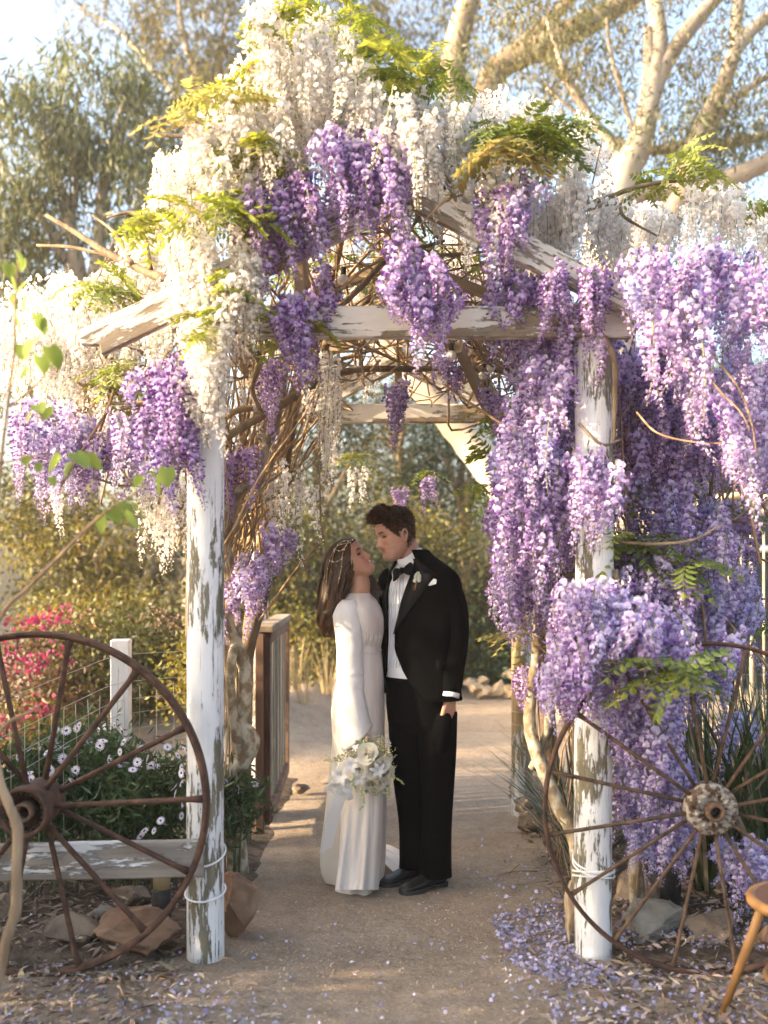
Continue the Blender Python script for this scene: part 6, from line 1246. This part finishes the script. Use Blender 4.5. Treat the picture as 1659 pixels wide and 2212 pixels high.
# long wavy hair
P0 = [(746, 1166), (716, 1182), (703, 1210), (697, 1255), (691, 1305), (692, 1345), (706, 1376)]; P1 = [(766, 1166), (774, 1184), (773, 1208), (766, 1238), (752, 1272), (734, 1318), (726, 1374)]; TH = [0.045, 0.078, 0.088, 0.088, 0.080, 0.065, 0.030]
Q0, Q1, QT = crom(P0, 5), crom(P1, 5), crom(np.array(TH)[:, None], 5)[:, 0]; K = len(Q0)
def hp(i, s, d, grow=1.0):
    c = (Q0[i] + Q1[i]) / 2; h = (Q1[i] - Q0[i]) / 2; q = c + h * s * grow; return at(q[0], q[1], YC + 0.01 + d * QT[i] * grow)
obj('hair_core', loft([[tuple(hp(i, 0.86 * math.cos(a), 0.86 * math.sin(a))) for a in np.linspace(0, 2 * PI, 28, endpoint=False)] for i in range(K)]), 'hair_core', her)
rows = []; rng = np.random.default_rng(8)
locks = rng.uniform(0, 2 * PI, 70); lph = rng.uniform(0, 6.28, 70); lend = rng.integers(0, 8, 70); lamp = rng.uniform(0.6, 1.5, 70)
for j in range(3000):
    lk = int(rng.integers(70)); a = locks[lk] + rng.normal(0, 0.045); rr = rng.uniform(0.86, 1.06); s, d = rr * math.cos(a), rr * math.sin(a); ph = lph[lk] + rng.normal(0, 0.18); i1 = K - int(lend[lk]) - int(rng.integers(0, 3)) + 3; i1 = min(K, i1); w = rng.uniform(0.0012, 0.0028); pr_ = None
    i0 = int(rng.integers(0, 6)) if rng.uniform() < 0.6 else 0; dr = rng.normal(0, 0.06, 2)
    for i in range(i0, i1):
        t = i / K; am = 0.020 * lamp[lk] * t ** 1.3; p = np.array(hp(i, s + dr[0] * t, d + dr[1] * t)) + np.array([am * math.sin(t * 11 + ph), am * math.cos(t * 11 + ph * 1.3), 0.004 * math.sin(ph * 5)])
        sd_ = np.array([-math.sin(a), math.cos(a), 0]) * w * (1 - 0.6 * t)
        if pr_ is not None: rows += [pr_[0], pr_[1], p + sd_, p - sd_]
        pr_ = (p - sd_, p + sd_)
for j in range(110):      # flyaways
    a = rng.uniform(0, 2 * PI); s, d = 1.06 * math.cos(a), 1.06 * math.sin(a); o3 = rng.normal(0, 0.012, 3); pr_ = None; w = 0.0006; k0 = int(rng.integers(0, K - 10)); k1 = min(K, k0 + int(rng.integers(6, 16)))
    for i in range(k0, k1):
        t = (i - k0) / 10; p = np.array(hp(i, s, d, 1.0 + 0.07 * t)) + o3 * t + np.array([0.006 * math.sin(t * 5 + a), 0, 0])
        if pr_ is not None: rows += [pr_ - [w, 0, 0], pr_ + [w, 0, 0], p + [w, 0, 0], p - [w, 0, 0]]
        pr_ = p
# the lock on the far side of the neck, and baby hair round the crown
for j in range(260):
    q0 = np.array(g(776 + rng.normal(0, 3), 1226, 0.06)); path = [q0, np.array(g(796 + rng.normal(0, 6), 1252, 0.07)), np.array(g(806 + rng.normal(0, 7), 1276, 0.05)), np.array(g(802 + rng.normal(0, 7), 1300, 0.03))]
    C = crom(path, 4); w = 0.002
    for i in range(len(C) - 1): rows += [C[i] - [w, 0, 0], C[i] + [w, 0, 0], C[i + 1] + [w, 0, 0], C[i + 1] - [w, 0, 0]]
hr = link('hair', quadmesh('hair', np.array(rows), 'hair_brown'), her)
# scalp cap so the hair meets the forehead
cap = []
for q in np.linspace(0, 1, 10):
    ring = []
    for a in np.linspace(0, 2 * PI, 48, endpoint=False):
        c = math.cos(a); z0 = lerp(-0.06, 0.074, max(0, min(1, (c + 0.15) / 0.95))) ; z = lerp(z0, 0.1175, q); p, n = scalp(z, a, 0.010 * min(1, q * 3 + 0.3)); ring.append(tuple(p))
    cap.append(ring)
obj('hair_crown', xf(loft(cap), BM, bs), 'hair_core', her)
rows = []
for j in range(1500):
    a = rng.uniform(0, 2 * PI); c = math.cos(a); z0 = lerp(-0.06, 0.074, max(0, min(1, (c + 0.15) / 0.95))); z = lerp(z0, 0.117, rng.uniform(0, 1)); p, n = scalp(z, a, 0.011)
    d = unit(np.array([-0.9, 0.35 * math.copysign(1, p[1]), -0.35 if z < 0.09 else -0.1])); d = unit(d - n * np.dot(d, n) + n * 0.05); s_ = unit(np.cross(d, n)) * 0.0016; L = rng.uniform(0.03, 0.06); e_ = p + d * L - n * L * L * 2.2; rows += [p - s_, p + s_, e_ + s_ * 0.6, e_ - s_ * 0.6]
link('hair_strands', quadmesh('hair_strands', np.asarray(xf((np.array(rows), []), BM, bs)[0]), 'hair_brown'), her)['kind'] = 'stuff'
jw = MB(); pw = MB()
for ln in ([(762, 1166), (735, 1172), (722, 1192), (716, 1222)], [(757, 1172), (728, 1180), (712, 1210), (706, 1240), (703, 1290)], [(752, 1170), (740, 1196), (738, 1224), (730, 1262)], [(722, 1186), (736, 1190), (748, 1178)], [(712, 1212), (724, 1214), (738, 1208)]):
    C = crom([tuple(g(u, v, -0.098 + 0.03 * abs(u - 735) / 40)) for u, v in ln], 6); jw.add(tube(C, 0.0011, 5))
    for c in C[::4]: pw.add(tube([Vector(c) + Vector((0, 0, 0.0032 * math.cos(a))) for a in np.linspace(0, PI, 6)], [max(4e-4, 0.0032 * math.sin(a)) for a in np.linspace(0, PI, 6)], 7))
hvv = jw.obj('hair_vine', 'gold_wire', her); o = pw.obj('pearls', 'pearl', hvv); o['kind'] = 'stuff'
obj('necklace', tube([g(771, 1282, -0.10), g(782, 1296, -0.118), g(796, 1318, -0.12), g(800, 1300, -0.09), g(801, 1284, -0.05)], 0.0009, 4, 6), 'gold_wire', her)
obj('pendant', box(g(796, 1322, -0.121), (0.008, 0.004, 0.016), 0.001), 'lash', her)
# gown
DV = [1281, 1286, 1296, 1312, 1335, 1365, 1396, 1430, 1470, 1505, 1535, 1590, 1650, 1730, 1800, 1850, 1890, 1918]
DL = [754, 748, 741, 737, 737, 739, 742, 738, 726, 718, 715, 718, 728, 733, 732, 729, 724, 722]
DR = [799, 803, 814, 823, 829, 829, 823, 826, 829, 830, 831, 831, 832, 833, 831, 829, 826, 820]
DD = [0.062, 0.085, 0.125, 0.150, 0.152, 0.138, 0.120, 0.124, 0.140, 0.152, 0.158, 0.155, 0.150, 0.146, 0.146, 0.148, 0.152, 0.155]
def gown_ring(v, uL, uR, d, n=72, dy=0.0, fold=1.0, ph=0.0):
    a, c = at(uL, v, YC + dy), at(uR, v, YC + dy); r = (c.x - a.x) / 2; mx = (a.x + c.x) / 2; z = max(a.z, gz(mx, YC) + 0.004); k = max(0, min(1, (v - 1560) / 330)) * fold; out = []
    for t in np.linspace(0, 2 * PI, n, endpoint=False):
        w = 1 + k * (0.085 * math.sin(5 * t + 0.7 + ph) + 0.05 * math.sin(9 * t + 2 + ph + v * 0.002) + 0.02 * math.sin(14 * t + v * 0.004)); wb = 1 + 0.010 * noise.noise((math.cos(t) * 2, math.sin(t) * 2, v * 0.02)) 
        out.append((mx + r * w * wb * math.cos(t), YC + dy + d * w * wb * math.sin(t), z))
    return out
gv_ = np.concatenate([np.linspace(1281, 1400, 26), np.linspace(1405, 1918, 60)])
dr_ = obj('gown', loft([gown_ring(v, np.interp(v, DV, DL), np.interp(v, DV, DR), np.interp(v, DV, DD), fold=1.0) for v in gv_], False), 'satin_dress', her)
obj('seam', tube([Vector(gown_ring(1392 + 16 * max(0, math.cos(t - 5.4)), 741, 824.5, 0.122)[int(t / 2 / PI * 72) % 72]) for t in np.linspace(3.4, 6.2, 30)], 0.0022, 5, 2), 'satin_dress', dr_)
for j in range(9):
    th = 4.9 + j * 0.13; q = lambda v, o: Vector(gown_ring(v, np.interp(v, DV, DL), np.interp(v, DV, DR), np.interp(v, DV, DD) + o)[int(th / 2 / PI * 72) % 72])
    obj('gather', tube([q(1362 + 4 * (j % 3), 0.0), q(1378, 0.003), q(1392, 0.001)], [0.001, 0.003, 0.001], 5, 3), 'satin_dress', dr_)
SV = [1560, 1620, 1690, 1760, 1820, 1860, 1885, 1900]; SL = [720, 716, 707, 700, 693, 691, 695, 704]; SR = [800, 806, 812, 816, 818, 820, 818, 812]
bkv = np.linspace(1560, 1900, 36)
obj('skirt_layer', loft([gown_ring(v, np.interp(v, SV, SL), np.interp(v, SV, SR), 0.10 + 0.02 * (v - 1560) / 340, dy=0.055, fold=0.6, ph=1.5) for v in bkv], False), 'satin_sheer', dr_)
# front fall of the skirt, flaring on the sand
fv, ff = [], []; nv, nu = 26, 22
for i in range(nv):
    t = i / (nv - 1); v = lerp(1660, 1922, t)
    for j in range(nu):
        s = j / (nu - 1); u = lerp(lerp(752, 724, t ** 1.3), lerp(830, 818, t), s); q = math.sin(s * PI) ** 0.7
        dep = -0.10 - 0.045 * q - 0.055 * t ** 2 * (0.5 + 0.5 * math.sin(s * 10 + 0.6 + t)) - 0.012 * t * math.sin(s * 23) - 0.05 * t ** 7; p = at(u, v, YC + dep); p.z = max(p.z, gz(p.x, p.y) + 0.005 + 0.004 * math.sin(s * 14)); fv.append(tuple(p))
for i in range(nv - 1):
    for j in range(nu - 1): ff.append((i * nu + j, i * nu + j + 1, (i + 1) * nu + j + 1, (i + 1) * nu + j))
o = obj('skirt_front', (fv, ff), 'satin_dress', dr_)
tv, tf = [], []; nt_, ns_ = 22, 16       # the train lying on the sand behind
for i in range(nt_):
    t = i / (nt_ - 1)
    for j in range(ns_):
        s = j / (ns_ - 1); x = lerp(-0.08, 0.105, t); y = lerp(5.06, 5.42, s) + 0.03 * math.sin(t * 5); z = gz(x, y) + 0.010 + (0.028 + 0.022 * math.sin(s * 17 + t * 5)) * (1 - 0.45 * t) + 0.05 * (1 - t) ** 2 - 0.02 * (s - 0.5) ** 2; tv.append((x, y, z))
for i in range(nt_ - 1):
    for j in range(ns_ - 1): tf.append((i * ns_ + j, (i + 1) * ns_ + j, (i + 1) * ns_ + j + 1, i * ns_ + j + 1))
obj('train', (tv, tf), 'satin_dress', dr_)
# flared sleeve
EV = [1296, 1308, 1330, 1360, 1400, 1440, 1452, 1462, 1474, 1490, 1520, 1550, 1575, 1592]; EL = [740, 728, 719, 723, 728, 727, 729, 727.5, 729, 728, 729, 732, 736, 741]; ER = [768, 778, 783, 784, 784, 784, 786, 784, 786.5, 786, 792, 797, 801, 803]; ED = [0.03, 0.042, 0.05, 0.05, 0.048, 0.046, 0.048, 0.045, 0.048, 0.047, 0.05, 0.052, 0.054, 0.055]
rg = []
for v in np.linspace(1296, 1592, 60):
    uL, uR, d = np.interp(v, EV, EL), np.interp(v, EV, ER), np.interp(v, EV, ED); fl_ = max(0, (v - 1500) / 92); ring = []
    a, c = at(uL, v, 4.775), at(uR, v, 4.775); r = (c.x - a.x) / 2; mx = (a.x + c.x) / 2; y0 = 4.79 - 0.03 * min(1, (v - 1296) / 200)
    for t in np.linspace(0, 2 * PI, 56, endpoint=False):
        cr = 1 + 0.02 * noise.noise((math.cos(t) * 2, math.sin(t) * 2, v * 0.05)) + 0.03 * max(0, 1 - abs(v - 1462) / 40) * math.sin(v * 0.42 + 2 * math.cos(t)) + fl_ * 0.05 * math.sin(4 * t)
        ring.append((mx + r * cr * math.cos(t), y0 + d * cr * math.sin(t), a.z + fl_ * fl_ * 0.060 * math.cos(t - 0.3)))
    rg.append(ring)
o = obj('sleeve', loft(rg, False), 'satin_sleeve', dr_); md = o.modifiers.new('t', 'SOLIDIFY'); md.thickness = 0.002
sl = MB(); sl.add(chain([Vector((-0.12, 5.03, 1.40)), Vector((0.0, 5.10, 1.30)), Vector((0.08, 5.12, 1.40))], [0.05, 0.045, 0.05], 16, 4)); sl.obj('sleeve', 'satin_dress', dr_)

# ------------------------------------------------------------------ bouquet and buttonhole
mat('rose', (0.66, 0.62, 0.50), (0.72, 0.70, 0.62), 0.6, 20, trans=0.25, sss=0.0); mat('lily', (0.70, 0.70, 0.70), rough=0.55, trans=0.3, island=0.06)
mat('berry', (0.46, 0.45, 0.25), rough=0.5, island=0.25); mat('bud_green', (0.42, 0.50, 0.20), rough=0.5, island=0.2, trans=0.25); mat('ribbon', (0.68, 0.68, 0.69), rough=0.4, trans=0.35, spec=0.4); mat('leaf_grey', (0.26, 0.30, 0.26), rough=0.6, island=0.2, trans=0.2)
bq = thing('bouquet', g(796, 1645, -0.22), 'bouquet of white roses, lilies and green berries hanging from the bride\'s hand', 'bouquet')
rb = np.random.default_rng(3)
def rose(c, r, face, parent, m='rose', n=17):
    M = frame(c, face, (0.1, 0, 1) if abs(Vector(face).normalized().z) < 0.9 else (1, 0, 0)); b = MB()
    for i in range(n):
        q = i / (n - 1); a0 = i * 2.4; rad = r * (0.16 + 0.84 * q); hgt = r * (0.95 - 0.25 * q); open_ = 0.10 + 0.55 * q * q; wd_ = 1.25 - 0.25 * q; vs, fs = [], []
        for ii in range(6):
            s = ii / 5
            for jj in range(7):
                e = (jj / 6 - 0.5) * 2; a = a0 + e * wd_; rr = rad * (0.35 + 0.65 * s ** 0.7) + r * open_ * s ** 3 * (0.6 + 0.4 * (1 - e * e)); x = -0.55 * r + hgt * 1.25 * s * (1 - 0.16 * e * e * s) - r * 0.16 * q * s ** 4; vs.append((x, rr * math.cos(a), rr * math.sin(a)))
        for ii in range(5):
            for jj in range(6): k = ii * 7 + jj; fs.append((k, k + 1, k + 8, k + 7))
        b.add((vs, fs))
    vf = xf((np.array(b.v), b.f), M); return obj('rose', vf, m, parent)
for (u, v, r, dy, f) in [(792, 1628, 0.036, -0.26, (-0.1, -1, 0.25)), (826, 1652, 0.028, -0.25, (0.4, -1, 0.0)), (806, 1662, 0.034, -0.25, (0.2, -1, -0.3)), (834, 1672, 0.030, -0.22, (0.7, -1, -0.2)), (826, 1690, 0.028, -0.22, (0.5, -1, -0.6)), (800, 1695, 0.026, -0.22, (0.0, -1, -0.7)), (775, 1662, 0.026, -0.24, (-0.4, -1, -0.1)), (838, 1640, 0.020, -0.21, (0.8, -0.8, 0.2))]:
    rose(g(u, v, dy), r, f, bq)
def lily(c, r, face, parent, n=6):
    M = frame(c, face, (0.2, 0.1, 1)); b = MB()
    for i in range(n):
        a = 2 * PI * i / n + rb.normal(0, 0.12); L = r * (1.0 if i % 2 else 0.85) * rb.uniform(0.9, 1.1); vs, fs = [], []
        for ii in range(7):
            s = ii / 6; w = 0.40 * r * math.sin(min(1, s * 1.05) * PI) ** 0.7 + 0.02 * r; out = L * s; x = 0.30 * r * math.sin(s * 2.2) - 0.15 * r * s ** 3
            for e in (-1, 0, 1): vs.append((x - 0.05 * r * (1 - abs(e)), out * math.cos(a) - e * w * 0.5 * math.sin(a), out * math.sin(a) + e * w * 0.5 * math.cos(a)))
        for ii in range(6):
            for e in (0, 1): k = ii * 3 + e; fs.append((k, k + 1, k + 4, k + 3))
        b.add((vs, fs))
    return obj('lily', xf((np.array(b.v), b.f), M), 'lily', parent)
for (u, v, r, dy, f) in [(738, 1676, 0.062, -0.22, (-0.6, -1, 0.0)), (760, 1652, 0.050, -0.23, (-0.3, -1, 0.3)), (728, 1700, 0.058, -0.20, (-0.5, -0.9, -0.5)), (776, 1682, 0.046, -0.24, (-0.1, -1, -0.3)), (816, 1664, 0.044, -0.265, (0.2, -1, 0.0)), (752, 1690, 0.050, -0.21, (-0.2, -1, -0.5)), (768, 1616, 0.026, -0.2, (-0.5, -0.8, 0.6)), (838, 1606, 0.022, -0.18, (0.7, -0.6, 0.6))]:
    lily(g(u, v, dy), r, f, bq)
def berries(c, spread, n, dirv, parent, name='berry_cluster', m='berry'):
    b = MB()
    for i in range(n):
        p = Vector(c) + Vector(dirv) * rb.uniform(-1, 1) + Vector(rb.normal(0, 1, 3)) * spread; r = rb.uniform(0.0028, 0.0042)
        b.add(([p + Vector(d) * r for d in ((1, 0, 0), (-1, 0, 0), (0, 1, 0), (0, -1, 0), (0, 0, 1), (0, 0, -1))], [(0, 2, 4), (2, 1, 4), (1, 3, 4), (3, 0, 4), (2, 0, 5), (1, 2, 5), (3, 1, 5), (0, 3, 5)]))
    o = b.obj(name, m, parent); o['kind'] = 'stuff'; return o
berries(g(818, 1612, -0.22), 0.020, 190, (0.034, 0, 0.004), bq); berries(g(828, 1626, -0.23), 0.018, 120, (0.026, 0, -0.008), bq); berries(g(748, 1632, -0.22), 0.009, 110, (0.055, 0, 0.014), bq); berries(g(722, 1640, -0.21), 0.007, 70, (0.045, 0, 0.002), bq); berries(g(808, 1702, -0.22), 0.010, 60, (0.02, 0, -0.02), bq); berries(g(842, 1662, -0.2), 0.008, 30, (0.02, 0, 0.01), bq)
def budspray(pts, parent):
    C = crom([tuple(p) for p in pts], 4); obj('bud_stem', tube(C, 0.0018, 4), 'bud_green', parent)
    for i in range(2, len(C), 2):
        p = Vector(C[i]); d = (Vector(C[i]) - Vector(C[i - 1])).normalized() + Vector((rb.normal(0, 0.4), -0.2, rb.normal(0, 0.2))); d.normalize(); L = lerp(0.026, 0.014, i / len(C)); obj('bud', tube([p, p + d * L * 0.45, p + d * L], [0.002, 0.006 * L / 0.02, 0.001], 7, 3), 'bud_green', parent)
budspray([g(778, 1690, -0.25), g(780, 1712, -0.26), g(783, 1730, -0.255), g(779, 1746, -0.25)], bq); budspray([g(838, 1668, -0.22), g(850, 1676, -0.22), g(862, 1686, -0.21), g(869, 1691, -0.2)], bq); budspray([g(832, 1690, -0.2), g(840, 1704, -0.2), g(838, 1716, -0.19)], bq); budspray([g(766, 1670, -0.25), g(762, 1690, -0.26), g(768, 1706, -0.25)], bq)
lf = MB()
for (u, v, dy) in [(781, 1606, -0.22), (788, 1602, -0.21), (800, 1606, -0.2), (770, 1640, -0.2), (812, 1640, -0.22), (842, 1690, -0.19), (806, 1630, -0.23), (846, 1640, -0.19), (792, 1714, -0.2), (820, 1712, -0.2)]:
    for k in range(3):
        d = unit(np.array([rb.normal(0, 0.8), -0.5, rb.normal(0.1, 0.7)])); leaflet(lf, np.array(g(u, v, dy)), d, unit(np.cross(d, rb.standard_normal(3))), 0.036, 0.020)
lf.obj('leaves', 'leaf_grey', bq)['kind'] = 'stuff'
for k in range(9):
    q = rb.normal(0, 0.006, 2); obj('stem', tube([g(781, 1592, -0.17) + Vector((q[0], q[1], 0)), g(784, 1606, -0.2) + Vector((q[0], q[1], 0)), g(796 + rb.normal(0, 14), 1650, -0.2)], 0.0028, 5, 3), 'bud_green', bq)
def strip(pts, w, name, parent, m='ribbon', tw=0.0):
    C = crom([tuple(p) for p in pts], 6); n = len(C); v, f = [], []
    for i in range(n):
        a = tw * i / n; d = np.array([math.cos(a), math.sin(a), 0.15]) * w / 2; v += [tuple(C[i] - d), tuple(C[i] + d)]
    for i in range(n - 1): f.append((2 * i, 2 * i + 1, 2 * i + 3, 2 * i + 2))
    return obj(name, (v, f), m, parent)
strip([g(742, 1700, -0.2), g(730, 1740, -0.21), g(716, 1790, -0.2), g(706, 1835, -0.2)], 0.055, 'ribbon_tail', bq, tw=0.7); strip([g(736, 1700, -0.19), g(716, 1745, -0.2), g(706, 1800, -0.19), g(695, 1842, -0.19)], 0.026, 'ribbon_tail', bq, tw=0.4)
strip([g(740, 1698, -0.22), g(752, 1712, -0.24), g(756, 1728, -0.22), g(748, 1706, -0.2)], 0.03, 'ribbon_loop', bq, tw=1.0); strip([g(738, 1696, -0.22), g(722, 1694, -0.25), g(704, 1706, -0.24), g(722, 1708, -0.2), g(738, 1700, -0.2)], 0.026, 'ribbon_loop', bq, tw=1.0)
bh = thing('buttonhole', g(889, 1252, -0.13), 'small white flower buttonhole pinned to the groom\'s lapel', 'buttonhole')
pb = Vector(ring_at(1250, R90(72), R90(72.1), 2, 1.0, False, 0.024)[0])
for (dx, dz, r) in [(0.0, 0.006, 0.011), (0.014, 0.010, 0.010), (0.006, 0.020, 0.011), (-0.010, -0.004, 0.009), (0.016, -0.004, 0.008), (-0.006, 0.016, 0.008)]: rose(pb + gl * dx + Vector((0, 0, dz)), r, (-0.5, -1, 0.2), bh, 'lily', 8)
obj('stem', tube([pb - Vector((0, 0, 0.005)), pb - gl * 0.008 - Vector((0, 0, 0.03)), pb - gl * 0.012 - Vector((0, 0, 0.055))], [0.005, 0.0045, 0.003], 7, 3), 'cane_orange', bh); obj('leaf', tube([pb, pb + gl * 0.004 + Vector((0, 0, 0.034))], [0.008, 0.002], 6), 'bud_green', bh)

# ------------------------------------------------------------------ haze
hm = bpy.data.materials.new('haze'); hm.use_nodes = True; hn = hm.node_tree.nodes; hl = hm.node_tree.links
hn.remove(hn['Principled BSDF']); pv = hn.new('ShaderNodeVolumePrincipled'); pv.inputs['Color'].default_value = (1.0, 0.97, 0.92, 1); pv.inputs['Density'].default_value = 0.0017; pv.inputs['Anisotropy'].default_value = 0.2
hl.new(pv.outputs[0], hn['Material Output'].inputs['Volume'])
zlo = min(v[2] for v in gv) - 1
hz = link('haze', mesh('haze', *box((0, 31, (zlo + 17) / 2), (60, 90, 17 - zlo)), hm, False)); tag(hz, 'thin warm evening haze filling the air of the garden', 'haze', kind='stuff')
